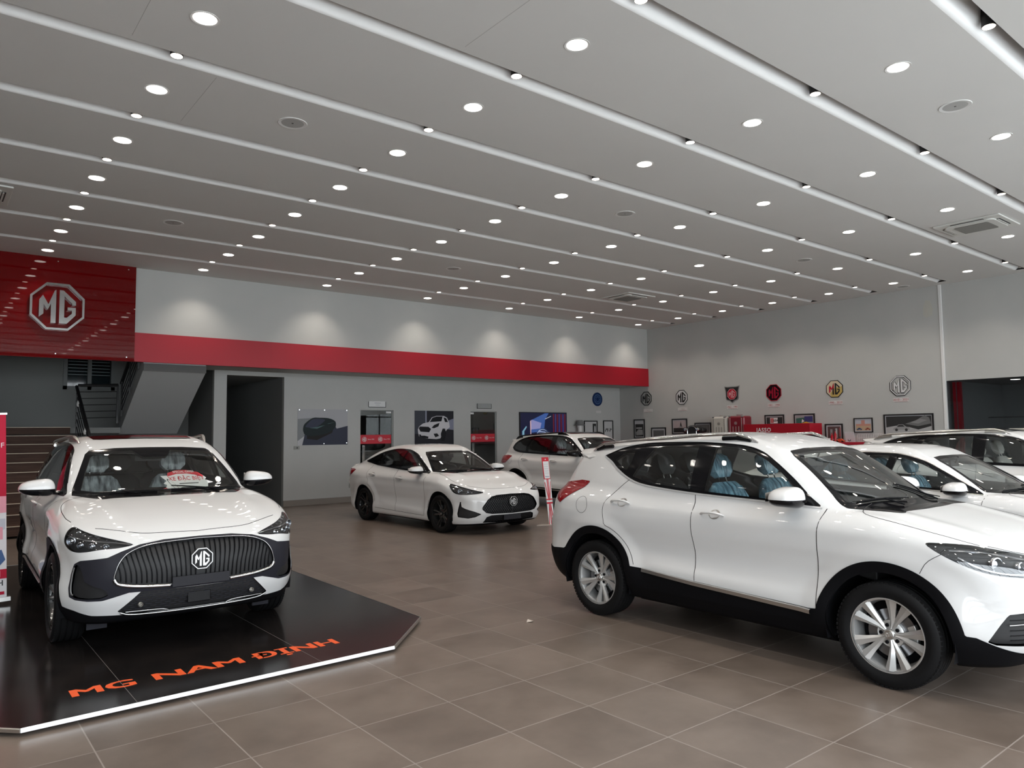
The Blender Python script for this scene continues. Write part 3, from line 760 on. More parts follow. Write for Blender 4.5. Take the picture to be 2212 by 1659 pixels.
def projector(B, sz, r, par, s, depth=.03, mp=None, name='projector_lamp', m=None):
    mp = mp or B.wrap; p = mp([sz])[0]; n = B.grad(p[None])[0]; n /= np.linalg.norm(n); n = n * .5 + np.array([.5, 0, 0]) * (1 if mp != B.rear else -1); n[2] = 0; n /= np.linalg.norm(n)
    q = MB(); q.lathe([(r * 1.15, -.004), (r * 1.15, .012), (r, .014), (r * .92, .0), (r * .9, -.01), (r * .6, .004), (0.0, .010)], None, 20, 'z')
    c = p - n * depth; M_ = Matrix.Translation((c[0], c[1] * s, c[2])) @ Vector((n[0], n[1] * s, n[2])).to_track_quat('Z', 'Y').to_matrix().to_4x4()
    q.v = [tuple(M_ @ Vector(v)) for v in q.v]; return q.build(name, m or LAMPIN, par, smooth=40)
def line_on(B, name, pts, par, s, w, m, lift=0.0, h=.003, mp=None):
    P = (mp or B.wrap)(resample(spline(pts, 6), .02)); vs, fs = strip_path(B, P, w, h, lift)
    if s < 0: vs, fs = mir(vs, fs)
    q = MB(); q.add(vs, fs, m); return q.build(name, None, par, smooth=50)
def tube_on(B, name, pts, par, s, r, m, lift=0.0, mp=None, closed=False, both=False, flat=1.0, smooth=True):
    P2 = resample(spline(pts, 6, closed) if smooth else np.array(pts, float), .02)
    P = (mp or B.wrap)(P2); g = B.grad(P); P = P + g / np.linalg.norm(g, axis=1)[:, None] * lift
    for ss in ((1, -1) if both else (s,)): q = MB(); q.tube([(p[0], p[1] * ss, p[2]) for p in P], r, m, 8, closed=closed, flat=flat); q.build(name, None, par, smooth=50)
def inside_runs(poly, a, b, n=60):
    """parts of segment a-b inside the polygon"""
    sd = sdpoly(poly); t = np.linspace(0, 1, n); P = np.array(a)[None] * (1 - t[:, None]) + np.array(b)[None] * t[:, None]; m = sd(P) < -.004; runs = []; cur = []
    for p, k in zip(P, m):
        if k: cur.append(tuple(p))
        elif cur: runs.append(cur); cur = []
    if cur: runs.append(cur)
    return [r for r in runs if len(r) > 2]
def grille_mesh(B, root, parts, poly, z0, z1, kind='vert', rec=-.022, step=.028, mp=None, tag_='grille', m=None):
    """bars set back in the opening; poly is the right half outline (y,z)"""
    full = [(max(p[0], 0), p[1]) for p in poly]; full = [p for i, p in enumerate(full) if i == 0 or p != full[i-1]]; mp = mp or B.front; q = MB(); m = m or BARM
    W_ = max(p[0] for p in full)
    def put(run, w, lift, h=.006):
        P = mp(run); P = P + np.array([lift, 0, 0]); 
        t = np.gradient(P, axis=0); 
        vs = []; n = len(P)
        for k, p in enumerate(P):
            tt = t[k] / (np.linalg.norm(t[k]) + 1e-9); b = np.cross(np.array([1, 0, 0]), tt); b /= np.linalg.norm(b) + 1e-9
            vs += [p - b * w / 2 - [h, 0, 0], p - b * w * .3 + [h, 0, 0], p + b * w * .3 + [h, 0, 0], p + b * w / 2 - [h, 0, 0]]
        fs = [(i*4+j, i*4+j+1, (i+1)*4+j+1, (i+1)*4+j) for i in range(n - 1) for j in range(3)]
        q.add(vs, fs, m); v2, f2 = mir(vs, fs); q.add(v2, f2, m)
    if kind == 'vert':      # swept upright blades
        k = 0.0
        while k < W_ * 1.5:
            # each blade leans outward at the top third
            pts = [(k + .00, z0), (k + .006, z0 + (z1 - z0) * .35), (k + .035 * min(1, k / .3), z0 + (z1 - z0) * .7), (k - .0 + .03 * min(1, k / .3) + .02 * min(1, k/.3), z1)]
            c = spline(pts, 10); sd = sdpoly(full); mk = sd(np.c_[c[:, 0], c[:, 1]]) < -.006; cc = c[mk]
            if len(cc) > 2: put([tuple(p) for p in cc], .010, rec, .010)
            k += step
    elif kind == 'hex':
        r = 0; z = z0
        while z < z1:
            y = (step * 1.1 if r % 2 else 0)
            while y < W_:
                for run in inside_runs(full, (y, z), (y + step * 1.5, z), 12): put(run, .006, rec, .004)
                y += step * 2.2
            z += step * .55; r += 1
    elif kind == 'diag':
        k = -.4
        while k < W_ * 1.2:
            for dz_ in (1, -1):
                a = (k, z0) if dz_ > 0 else (k, z1); b = (k + (z1 - z0) * .8, z1) if dz_ > 0 else (k + (z1 - z0) * .8, z0)
                for run in inside_runs(full, a, b, 50): put(run, .007, rec, .004)
            k += step
    if q.v: q.build('grille_bars' if tag_ == 'grille' else 'mesh_insert', None, parts[tag_], smooth=40)
def car_badge(B, par, z, r, m_f=None, name='badge', lift=.012, rear=False):
    p = (B.rear if rear else B.front)([(0.0, z)])[0]; q = MB()
    # mesh is laid in local XZ facing -Y; turn to face +x, letters reading from in front
    M_ = Matrix.Translation((p[0] + (lift if not rear else -lift), 0, z)) @ Matrix.Rotation(PI / 2 if not rear else -PI / 2, 4, 'Z')
    badge(q, r, M_, BADGE, BADGE, m_f or BLKG, d=.010, ring=.075); return q.build(name, None, par)
def wipers(B, root, arms):
    for (a, b) in arms:
        q = MB(); P = B.top(resample(np.array([a, b]), .05)); n_ = B.grad(P); n_ /= np.linalg.norm(n_, axis=1)[:, None]
        P = P + n_ * .016; q.tube([tuple(p) for p in P], .006, PLAST, 6, flat=.7); 
        P2 = B.top(resample(np.array([a, b]) + np.array([-.012, 0]), .05)); P2 += n_[:len(P2)] * .006; q.tube([tuple(p) for p in P2[1:]], .005, RUBBER, 5)
        q.tube([tuple(P[len(P)//2]), tuple(B.top([(a[0] + .06, (a[1] * .65 + b[1] * .35))])[0] + np.array([0, 0, .01]))], .007, PLAST, 6)
        q.build('wiper', None, root, smooth=40)
def spoiler(B, root, pts, z, m=PAINT, over=.10, thick=.03):
    """roof-edge lip; pts (y,x) half outline of its trailing edge"""
    e = spline(pts, 6); q = MB(); vs = []; n = len(e)
    full = np.vstack([e[::-1] * [-1, 1], e[1:]]); n = len(full)
    for (y, x) in full:
        zt = B.top([(x + .16, y)])[0][2]; zf = zt + .004
        f_ = 1 - (abs(y) / abs(full[0][0])) ** 6
        o = over * f_
        vs += [(x + .16, y, zf - .012), (x - o * .4, y * .995, zf - .016 * (1) - .012), (x - o, y * .985, zf - .035), (x - o * .9, y * .985, zf - .050), (x + .05, y, zf - .075)]
    fs = [(i*5+j, i*5+j+1, (i+1)*5+j+1, (i+1)*5+j) for i in range(n - 1) for j in range(4)] + [(0, 4, 3, 2, 1), tuple((n-1)*5+k for k in range(5))]
    q.add(vs, fs, m); q.build('roof_spoiler', None, root, smooth=40)
def mud_flaps(root, D):
    for xw, zw, R in D['arch']:
        if xw < 0: continue
    return
def plate(B, root, z, front=True, w=.44, hgt=.11):
    p = (B.front if front else B.rear)([(0.0, z)])[0]; q = MB(); sx = 1 if front else -1
    q.box((p[0] + sx * .004, -w / 2, z - hgt / 2), (p[0] + sx * .016, w / 2, z + hgt / 2), PLATE); q.build('plate_holder', None, root, bevel=.003)
# ------------------------------------------------------------------ crossover with silver wheels (right foreground)
def circ_fn(arch, R, ymin=0.45):
    def g(p):
        d = np.min([np.hypot(p[:, 0] - xw, p[:, 2] - zw) for xw, zw, _ in arch], axis=0) - R
        return np.maximum(d, ymin - np.abs(p[:, 1]))
    return g
def below_fn(pts, arch=None, R=None):
    X = [p[0] for p in pts]; Z = [p[1] for p in pts]
    def g(p):
        a = p[:, 2] - np.interp(p[:, 0], X, Z)
        if arch:
            d = np.min([np.hypot(p[:, 0] - xw, p[:, 2] - zw) for xw, zw, _ in arch], axis=0) - R
            a = np.minimum(a, np.maximum(d, 0.45 - np.abs(p[:, 1])))
        return a
    return g
def arc_pts(xw, zw, R, a0, a1, n=14): return [(xw + R * math.cos(a), zw + R * math.sin(a)) for a in np.linspace(math.radians(a0), math.radians(a1), n)]

def zs_def():
    arch = [(1.2925, .34, .40), (-1.2925, .345, .40)]
    clad = [(-2.3, .56), (-1.92, .54), (-1.70, .56), (-.86, .50), (-.73, .495), (-.19, .465), (.78, .425), (.87, .435), (1.72, .42), (1.80, .415), (1.88, .375), (1.98, .33), (2.3, .31)]
    DLOB = [(-1.36, 1.432), (-1.245, 1.385), (-1.144, 1.325), (-.963, 1.245), (-.739, 1.195), (-.216, 1.155), (.41, 1.130), (.84, 1.108)]
    DLOT = [(.72, 1.20), (.60, 1.300), (.436, 1.415), (.30, 1.49), (.12, 1.535), (-.185, 1.556), (-.45, 1.56), (-.75, 1.555), (-.95, 1.54), (-1.15, 1.505), (-1.36, 1.434)]
    dlo = list(spline(DLOB, 5)) + list(spline(DLOT, 5))
    fg = [(-.125, 1.172), (.40, 1.147), (.74, 1.133), (.62, 1.245), (.50, 1.345), (.36, 1.435), (.25, 1.487), (.10, 1.517), (-.105, 1.532)]
    rg = [(-.27, 1.180), (-.73, 1.215), (-.93, 1.262), (-.90, 1.32), (-.80, 1.45), (-.74, 1.522), (-.28, 1.532)]
    qg = [(-1.02, 1.31), (-1.12, 1.352), (-1.20, 1.40), (-1.10, 1.468), (-.975, 1.478), (-.985, 1.40)]
    dfr = [(-.212, 1.16), (-.205, 1.04), (-.212, .87), (-.195, .70), (-.19, .44), (.84, .44), (.84, .55), (.854, .90), (.866, 1.03), (.885, 1.108), (.41, 1.13)]
    drr = [(-.212, 1.16), (-.205, 1.04), (-.212, .87), (-.195, .70), (-.19, .47), (-.86, .50)] + arc_pts(-1.2925, .345, .50, 20, 74, 8) + [(-1.165, .85), (-1.185, .95), (-1.165, 1.03), (-1.10, 1.12), (-1.0, 1.2), (-.93, 1.245), (-.739, 1.195)]
    D = dict(h=0.022, bx=(-2.32, 2.3), bz=(.14, 1.74), by=1.02, k_sh=.13, k_f=.16, k_r=.16, k_g=.13, k_u=.045, cf=.16, cf4=.50, cr=.12, cr4=.34, flare=.022, rcrown=.045, xc=1.24, xcr=-1.28,
        P=[(-2.3, .80), (-2.0, .835), (-1.6, .872), (-1.2, .885), (-.6, .880), (0, .880), (.6, .882), (1.2, .880), (1.6, .868), (1.9, .835), (2.3, .79)],
        S=[(.1, .16), (.2, .09), (.28, .04), (.34, .010), (.42, .0), (.50, .008), (.58, .024), (.66, .031), (.75, .022), (.84, .005), (.92, .0), (1.0, .012), (1.08, .05), (1.2, .15), (1.4, .4)],
        HT=[(-2.3, .80), (-2.1, 1.02), (-2.0, 1.13), (-1.8, 1.18), (-1.3, 1.19), (-.6, 1.14), (.0, 1.12), (.6, 1.11), (.95, 1.115), (1.2, 1.10), (1.5, 1.045), (1.75, .985), (1.9, .935), (2.02, .87), (2.2, .72)],
        HC=[(-2.3, .04), (-1.3, .05), (.9, .04), (1.4, .055), (2.2, .08)],
        FX=[(.1, 1.85), (.2, 1.97), (.3, 2.06), (.42, 2.13), (.6, 2.14), (.75, 2.13), (.85, 2.09), (.95, 2.0), (1.05, 1.85), (1.8, 1.2)],
        RX=[(.1, -1.85), (.25, -2.0), (.4, -2.12), (.55, -2.17), (.75, -2.17), (.9, -2.12), (1.05, -2.09), (1.2, -2.04), (1.3, -1.98), (1.8, -1.7)],
        ZB=[(-2.3, .36), (-1.9, .28), (-1.5, .22), (1.5, .20), (1.9, .22), (2.3, .28)],
        GW=[(-2.1, .62), (-1.8, .68), (-1.4, .755), (-.9, .80), (-.3, .815), (.3, .805), (.7, .78), (1.0, .745), (1.3, .70)],
        GS=[(.9, -.02), (1.05, .0), (1.15, .010), (1.3, .060), (1.4, .105), (1.5, .155), (1.6, .22), (1.8, .36)],
        ZR=[(-2.4, .4), (-2.22, .75), (-2.12, 1.0), (-2.04, 1.18), (-1.94, 1.34), (-1.86, 1.455), (-1.80, 1.503), (-1.7, 1.520), (-1.5, 1.552), (-1.2, 1.592), (-.8, 1.628), (-.35, 1.644), (0, 1.626), (.25, 1.583), (.45, 1.525), (.65, 1.42), (.9, 1.262), (1.1, 1.125), (1.4, .90), (2.0, .45)],
        CX=[(-2.2, -.30), (-1.6, -.22), (-.8, -.02), (0, .02), (.4, .15), (1.2, .28)],
        crease=[(1.0, -.02, .05, .006, -2.0, 1.7), (.50, -.045, .06, .010, -.9, .9)], bulge=(.50, .09, .012, .9, 2.0),
        arch=arch, void_r=.392, track=.875, lining_z=1.0,
        wheel=(.335, .215, .232, 'silver'), handles={'door_f': (-.005, .998), 'door_r': (-.975, 1.030)}, fuel=(-1.465, .985, .075, -1),
        interior=dict(floor=.32, dash=.95, dz=1.03, sx=-.02, sz=.60, mx=.42, mz=1.40, seat=DARKIN, cover=BLUEFILM))
    F = []
    F.append(dict(tag='void', name='void', void=True, fn=circ_fn(arch, .392), solid=False))
    F.append(dict(tag='under', name='underbody', mat=PLAST, fn=lambda p: p[:, 2] - (.235 + .05 * np.clip(np.abs(p[:, 0]) - 1.6, 0, 1))))
    F.append(dict(tag='clad', name='body_cladding', mat=PLAST, fn=below_fn(clad, arch, .462), lift=.006))
    F.append(dict(tag='ws_frit', name='windscreen_surround', mat=BLKG, map='front', poly=[(-.3, 1.09), (.55, 1.085), (.688, 1.105), (.675, 1.16), (.60, 1.33), (.545, 1.455), (.50, 1.495), (.3, 1.513), (-.3, 1.52)]))
    F.append(dict(tag='ws', name='windscreen', mat=WGLASS, map='front', on=['ws_frit'], solid=False, poly=[(-.3, 1.135), (.55, 1.13), (.632, 1.145), (.555, 1.32), (.498, 1.445), (.47, 1.472), (.3, 1.487), (-.3, 1.497)], r=0))
    F.append(dict(tag='rw', name='rear_window', mat=PGLASS, map='rear', solid=False, poly=[(-.3, 1.17), (.45, 1.17), (.58, 1.22), (.54, 1.40), (.48, 1.43), (-.3, 1.45)]))
    F.append(dict(tag='dlo', name='window_surround', mat=BLKG, pair=True, poly=dlo))
    F.append(dict(tag='door_f', name='front_door', pair=True, poly=dfr))
    F.append(dict(tag='door_r', name='rear_door', pair=True, poly=drr))
    F.append(dict(tag='fg', name='front_door_window', mat=SGLASS, pair=True, on=['dlo'], solid=False, parent='door_f', poly=fg))
    F.append(dict(tag='rg', name='rear_door_window', mat=SGLASS, pair=True, on=['dlo'], solid=False, parent='door_r', poly=rg))
    F.append(dict(tag='qg', name='quarter_window', mat=SGLASS, pair=True, on=['dlo'], solid=False, poly=qg))
    hood = [(1.02, -.3), (1.04, .45), (1.06, .60), (1.10, .70), (1.16, .745), (1.30, .765), (1.55, .755), (1.70, .725), (1.80, .66), (1.92, .52), (2.00, .3), (2.03, 0), (2.03, -.3)]
    F.append(dict(tag='hood', name='hood', map='top', poly=list(spline(hood, 4))))
    HL = [(1.10, .938), (1.02, .948), (.86, .940), (.66, .905), (.46, .862), (.42, .82), (.44, .785), (.55, .768), (.72, .775), (.86, .805), (1.0, .87)]
    F.append(dict(tag='hl', name='headlight', mat=mat('silver_lamp_bowl', (.20, .20, .21), .22, .7), map='wrap', pair=True, inset=.035, poly=list(spline(HL, 4, True))))
    FG = [(.50, .555), (.66, .572), (.73, .56), (.77, .50), (.83, .395), (.79, .380), (.66, .380), (.50, .40)]
    F.append(dict(tag='fog', name='fog_intake', mat=PLAST, map='wrap', pair=True, inset=.05, poly=FG))
    GR = [(-.3, .80), (.36, .79), (.48, .72), (.50, .66), (.42, .50), (.34, .45), (-.3, .44)]
    F.append(dict(tag='grille', name='grille', mat=BLKG, map='nose', inset=.04, dir=(-1, 0, 0), poly=GR))
    TL = [(1.28, 1.205), (1.10, 1.20), (.9, 1.17), (.70, 1.16), (.70, 1.08), (.88, 1.06), (1.0, 1.0), (1.08, 1.01), (1.22, 1.14)]
    TL = [(1.16, 1.195), (1.0, 1.20), (.75, 1.17), (.55, 1.15), (.55, 1.06), (.8, 1.04), (.93, .985), (.99, 1.03), (1.1, 1.13)]
    F.append(dict(tag='tl', name='tail_light', mat=REDL, map='rwrap', pair=True, poly=TL, lift=.004))
    D['features'] = F
    G = []
    G.append(dict(name='door_gap', pts=[(-.214, 1.155), (-.205, 1.04), (-.212, .87), (-.195, .70), (-.19, .47)], w=.006))
    G.append(dict(name='door_gap', pts=[(.872, 1.10), (.864, 1.03), (.854, .90), (.842, .60), (.84, .43)], w=.006))
    G.append(dict(name='door_gap', pts=drr[6:-1], w=.005))
    G.append(dict(name='hood_gap', pts=[(1.04, .45), (1.06, .60), (1.10, .70), (1.16, .745), (1.30, .765), (1.55, .755), (1.70, .725), (1.79, .68)], map='top', w=.006))
    G.append(dict(name='hood_front_gap', pts=[(2.03, 0), (2.00, .3), (1.92, .52), (1.82, .64)], map='top', w=.006, one=True))
    G.append(dict(name='bumper_gap', pts=[(1.655, .895), (1.56, .83), (1.515, .755)], w=.004))
    G.append(dict(name='window_chrome_trim', pts=[(p[0], p[1] - .006) for p in DLOB], w=.016, h=.005, mat=mat('bright_trim', (.60, .60, .60), .3, .35), lift=.002))
    G.append(dict(name='window_black_trim', pts=DLOT[::-1], w=.010, h=.004, mat=BLKG))
    G.append(dict(name='sill_trim', pts=[(-.73, .482), (-.19, .447), (.35, .425), (.80, .405)], w=.036, h=.010, mat=SATIN, lift=.010, smooth=False))
    D['lines'] = G
    def fin(D, B, root, parts):
        for s in (-1, 1): wing_mirror(root, .66, .80, 1.175, s, s=1.12)
        roof_rail(root, B, [(.22, .555), (-.1, .60), (-.6, .625), (-1.1, .615), (-1.42, .585), (-1.60, .55)], CHROME, r=.018, hgt=.058)
        # headlight internals and lens
        for i, s in enumerate((1, -1)):
            par = parts['hl'][i]
            lens_from(B, HL, par, s)
            for sz, rr_ in (((.60, .815), .030), ((.74, .835), .040)):
                projector(B, sz, rr_, par, s)
            line_on(B, 'light_strip', [(.98, .912), (.84, .912), (.66, .885), (.5, .85)], par, s, .012, LAMPIN, -.012)
            line_on(B, 'light_strip', [(.94, .875), (.84, .82), (.72, .792), (.56, .785)], par, s, .010, CHROME, -.012)
        grille_mesh(B, root, parts, GR, z0=.46, z1=.79, kind='hex')
        car_badge(B, parts['grille'], .66, .075)
        for i, s in enumerate((1, -1)):
            for z_ in (.41, .44, .47, .50, .53): line_on(B, 'intake_bar', [(.52, z_), (.62, z_), (.72, z_ - .005)], parts['fog'][i], s, .006, BLKG, -.02)
            line_on(B, 'chrome_blade', [(.52, .505), (.64, .51), (.73, .50)], parts['fog'][i], s, .006, CHROME, .0)
        wipers(B, root, [((1.07, .62), (.96, .10)), ((1.10, -.02), (1.0, -.56))])
        spoiler(B, root, [(.0, -1.80), (.35, -1.785), (.55, -1.73), (.62, -1.62)], 1.50)
        mud_flaps(root, D)
        plate(B, root, .50, front=False)
    D['finish'] = fin
    return D
# ------------------------------------------------------------------ larger SUV with the wide upright-bladed grille (on the black platform)
def hs_def():
    arch = [(1.36, .355, .42), (-1.36, .355, .42)]
    clad = [(-2.5, .56), (-2.0, .54), (-1.80, .52), (-.90, .44), (.90, .40), (1.80, .36), (1.95, .335), (2.05, .30), (2.3, .285), (2.5, .28)]
    DLOB = [(-1.70, 1.30), (-1.58, 1.235), (-1.35, 1.195), (-1.0, 1.178), (-.3, 1.155), (.4, 1.135), (.86, 1.118)]
    DLOT = [(.74, 1.21), (.60, 1.31), (.42, 1.425), (.27, 1.50), (.05, 1.545), (-.3, 1.565), (-.7, 1.565), (-1.1, 1.545), (-1.40, 1.495), (-1.62, 1.40), (-1.70, 1.30)]
    dlo = list(spline(DLOB, 5)) + list(spline(DLOT, 5))
    fg = [(-.125, 1.178), (.40, 1.158), (.76, 1.142), (.63, 1.255), (.50, 1.35), (.36, 1.44), (.22, 1.498), (.05, 1.522), (-.105, 1.538)]
    rg = [(-.27, 1.182), (-.70, 1.195), (-1.02, 1.205), (-1.06, 1.30), (-1.0, 1.42), (-.90, 1.52), (-.60, 1.54), (-.28, 1.54)]
    qg = [(-1.12, 1.212), (-1.35, 1.225), (-1.56, 1.262), (-1.62, 1.31), (-1.54, 1.39), (-1.34, 1.475), (-1.02, 1.52), (-1.10, 1.42), (-1.14, 1.30)]
    dfr = [(-.22, 1.16), (-.20, 1.04), (-.20, .87), (-.19, .70), (-.19, .38), (.90, .38), (.88, .60), (.885, .90), (.90, 1.03), (.915, 1.115), (.41, 1.14)]
    drr = [(-.22, 1.16), (-.20, 1.04), (-.20, .87), (-.19, .70), (-.19, .40), (-.90, .42)] + arc_pts(-1.36, .355, .505, 15, 70, 8) + [(-1.20, .88), (-1.25, .98), (-1.26, 1.08), (-1.18, 1.185), (-.75, 1.175)]
    D = dict(h=0.022, bx=(-2.46, 2.42), bz=(.14, 1.76), by=1.03, k_sh=.14, k_f=.17, k_r=.17, k_g=.13, k_u=.045, cf=.17, cf4=.46, cr=.12, cr4=.30, flare=.022, rcrown=.045, xc=1.39, xcr=-1.4,
        P=[(-2.4, .83), (-2.0, .88), (-1.6, .905), (-1.2, .912), (-.6, .905), (0, .905), (.6, .908), (1.2, .908), (1.6, .900), (1.95, .875), (2.4, .83)],
        S=[(.1, .16), (.2, .09), (.28, .04), (.34, .010), (.42, .0), (.50, .010), (.58, .030), (.66, .036), (.75, .024), (.84, .004), (.92, .0), (1.0, .010), (1.08, .045), (1.2, .15), (1.4, .4)],
        HT=[(-2.4, .80), (-2.25, 1.0), (-2.1, 1.13), (-1.8, 1.17), (-1.3, 1.17), (-.6, 1.15), (.0, 1.14), (.6, 1.13), (1.0, 1.125), (1.3, 1.095), (1.6, 1.045), (1.85, .985), (2.02, .93), (2.14, .875), (2.3, .78)],
        HC=[(-2.3, .04), (-1.3, .05), (.9, .035), (1.4, .045), (2.2, .075)],
        FX=[(.1, 2.0), (.2, 2.12), (.3, 2.20), (.42, 2.26), (.6, 2.29), (.75, 2.28), (.84, 2.25), (.92, 2.16), (1.0, 1.98), (1.1, 1.7), (1.8, 1.2)],
        RX=[(.1, -2.0), (.25, -2.15), (.4, -2.26), (.55, -2.31), (.75, -2.31), (.9, -2.27), (1.05, -2.23), (1.2, -2.18), (1.3, -2.1), (1.8, -1.8)],
        ZB=[(-2.3, .36), (-1.9, .28), (-1.5, .22), (1.5, .20), (2.0, .22), (2.3, .27)],
        GW=[(-2.3, .64), (-2.0, .70), (-1.5, .79), (-.9, .825), (-.3, .835), (.3, .825), (.7, .80), (1.0, .765), (1.3, .72)],
        GS=[(.9, -.02), (1.05, .0), (1.15, .010), (1.3, .060), (1.4, .105), (1.5, .155), (1.6, .22), (1.8, .36)],
        ZR=[(-2.45, .4), (-2.34, .75), (-2.25, 1.0), (-2.17, 1.18), (-2.06, 1.36), (-1.99, 1.46), (-1.93, 1.505), (-1.8, 1.53), (-1.5, 1.575), (-1.1, 1.615), (-.65, 1.640), (-.25, 1.640), (.05, 1.612), (.25, 1.568), (.42, 1.51), (.65, 1.39), (.9, 1.235), (1.08, 1.115), (1.4, .88), (2.0, .45)],
        CX=[(-2.2, -.28), (-1.6, -.22), (-.8, -.02), (0, .02), (.4, .15), (1.2, .26)],
        crease=[(.995, -.01, .05, .006, -2.1, 1.8), (.50, -.045, .06, .010, -.9, .9)], bulge=(.52, .09, .014, .9, 2.1),
        arch=arch, void_r=.405, track=.905, lining_z=1.0,
        wheel=(.350, .225, .262, 'twist'), handles={'door_f': (-.01, 1.005), 'door_r': (-1.04, 1.025)}, fuel=(-1.60, 1.0, .075, -1),
        interior=dict(floor=.34, dash=.98, dz=1.06, sx=-.05, sz=.60, mx=.38, mz=1.42, seat=DARKIN, cover=FILM))
    F = [dict(tag='void', name='void', void=True, fn=circ_fn(arch, .405), solid=False),
         dict(tag='under', name='underbody', mat=PLAST, fn=lambda p: p[:, 2] - (.235 + .05 * np.clip(np.abs(p[:, 0]) - 1.7, 0, 1))),
         dict(tag='clad', name='body_cladding', mat=PLAST, fn=below_fn(clad, arch, .468), lift=.006),
         dict(tag='ws_frit', name='windscreen_surround', mat=BLKG, map='front', poly=[(-.3, 1.10), (.55, 1.095), (.72, 1.115), (.705, 1.17), (.625, 1.34), (.565, 1.46), (.52, 1.497), (.3, 1.513), (-.3, 1.52)]),
         dict(tag='ws', name='windscreen', mat=WGLASS, map='front', on=['ws_frit'], solid=False, poly=[(-.3, 1.145), (.55, 1.138), (.655, 1.155), (.582, 1.33), (.525, 1.45), (.49, 1.472), (.17, 1.487), (.13, 1.45), (.10, 1.425), (-.3, 1.42)]),
         dict(tag='rw', name='rear_window', mat=PGLASS, map='rear', solid=False, poly=[(-.3, 1.17), (.45, 1.17), (.60, 1.22), (.57, 1.40), (.50, 1.43), (-.3, 1.45)]),
         dict(tag='sun', name='sunroof', mat=BLKG, map='top', lift=.003, poly=list(spline([(-.95, -.3), (-.95, .3), (-.93, .43), (-.8, .46), (.0, .46), (.10, .42), (.12, .3), (.12, -.3)], 3)) ),
         dict(tag='dlo', name='window_surround', mat=BLKG, pair=True, poly=dlo),
         dict(tag='door_f', name='front_door', pair=True, poly=dfr), dict(tag='door_r', name='rear_door', pair=True, poly=drr),
         dict(tag='fg', name='front_door_window', mat=SGLASS, pair=True, on=['dlo'], solid=False, parent='door_f', poly=fg),
         dict(tag='rg', name='rear_door_window', mat=SGLASS, pair=True, on=['dlo'], solid=False, parent='door_r', poly=rg),
         dict(tag='qg', name='quarter_window', mat=PGLASS, pair=True, on=['dlo'], solid=False, poly=qg)]
    hood = [(1.05, -.3), (1.06, .45), (1.08, .66), (1.13, .775), (1.22, .825), (1.40, .845), (1.60, .840), (1.78, .80), (1.93, .68), (2.03, .52), (2.10, .35), (2.135, 0), (2.135, -.3)]
    F.append(dict(tag='hood', name='hood', map='top', poly=list(spline(hood, 4))))
    HL = [(.470, .806), (.470, .806), (.56, .834), (.78, .888), (.96, .932), (.96, .932), (1.0, .930), (1.008, .89), (.985, .82), (.92, .778), (.84, .764), (.76, .768), (.66, .784), (.56, .790)]
    F.append(dict(tag='hl', name='headlight', mat=DLAMP, map='wrap', pair=True, inset=.035, poly=list(spline(HL, 4, True))))
    # grey surround that carries grille and side intakes, then the openings cut in it
    SUR = [(-.3, .838), (.28, .828), (.44, .806), (.54, .765), (.61, .728), (.80, .705), (.865, .675), (.895, .60), (.905, .50), (.895, .435), (.84, .418), (.74, .412), (.64, .415), (.56, .44), (.48, .465), (-.3, .465)]
    F.append(dict(tag='sur', name='grille_surround', mat=GREYP, map='wrap', poly=SUR))
    SI = [(.835, .675), (.862, .655), (.880, .60), (.888, .50), (.878, .448), (.83, .432), (.74, .427), (.65, .432), (.60, .455), (.62, .50), (.70, .53), (.755, .56), (.775, .62), (.80, .665)]
    F.append(dict(tag='si', name='side_intake', mat=PLAST, map='wrap', pair=True, on=['sur'], inset=.03, poly=SI))
    GR = [(-.3, .818), (.26, .808), (.41, .788), (.51, .745), (.560, .685), (.583, .62), (.590, .585), (.583, .557), (.558, .535), (.42, .513), (.2, .500), (-.3, .497)]
    F.append(dict(tag='grille', name='grille', mat=PLAST, map='nose', on=['sur', 'body'], inset=.05, dir=(-1, 0, 0), poly=GR))
    LO = [(-.3, .462), (.415, .466), (.44, .44), (.555, .325), (.50, .297), (-.3, .295)]
    F.append(dict(tag='low', name='lower_intake', mat=BLKG, map='nose', on=['sur', 'body', 'clad'], inset=.03, dir=(-1, 0, 0), poly=LO))
    TL = [(1.20, 1.10), (1.0, 1.12), (.75, 1.10), (.55, 1.07), (.55, .99), (.8, .97), (.95, .93), (1.08, .95), (1.18, 1.03)]
    F.append(dict(tag='tl', name='tail_light', mat=REDL, map='rwrap', pair=True, poly=TL, lift=.004))
    D['features'] = F
    G = [dict(name='door_gap', pts=[(-.222, 1.155), (-.20, 1.04), (-.20, .87), (-.19, .70), (-.19, .40)], w=.006),
         dict(name='door_gap', pts=[(.912, 1.10), (.90, 1.03), (.885, .90), (.88, .60), (.90, .40)], w=.006),
         dict(name='door_gap', pts=drr[6:-1], w=.005),
         dict(name='hood_gap', pts=[(1.06, .45), (1.08, .66), (1.13, .775), (1.22, .825), (1.40, .845), (1.60, .840), (1.72, .815)], map='top', w=.006),
         dict(name='hood_front_gap', pts=[(2.135, 0), (2.10, .35), (2.03, .52), (1.93, .68)], map='top', w=.006, one=True),
         dict(name='window_trim', pts=[(p[0], p[1] - .006) for p in DLOB], w=.014, h=.004, mat=BLKG, lift=.001),
         dict(name='window_top_trim', pts=DLOT[::-1], w=.012, h=.004, mat=BLKG),
         dict(name='sill_trim', pts=[(-.80, .415), (-.19, .392), (.80, .375)], w=.022, h=.008, mat=SATIN, lift=.010, smooth=False)]
    D['lines'] = G
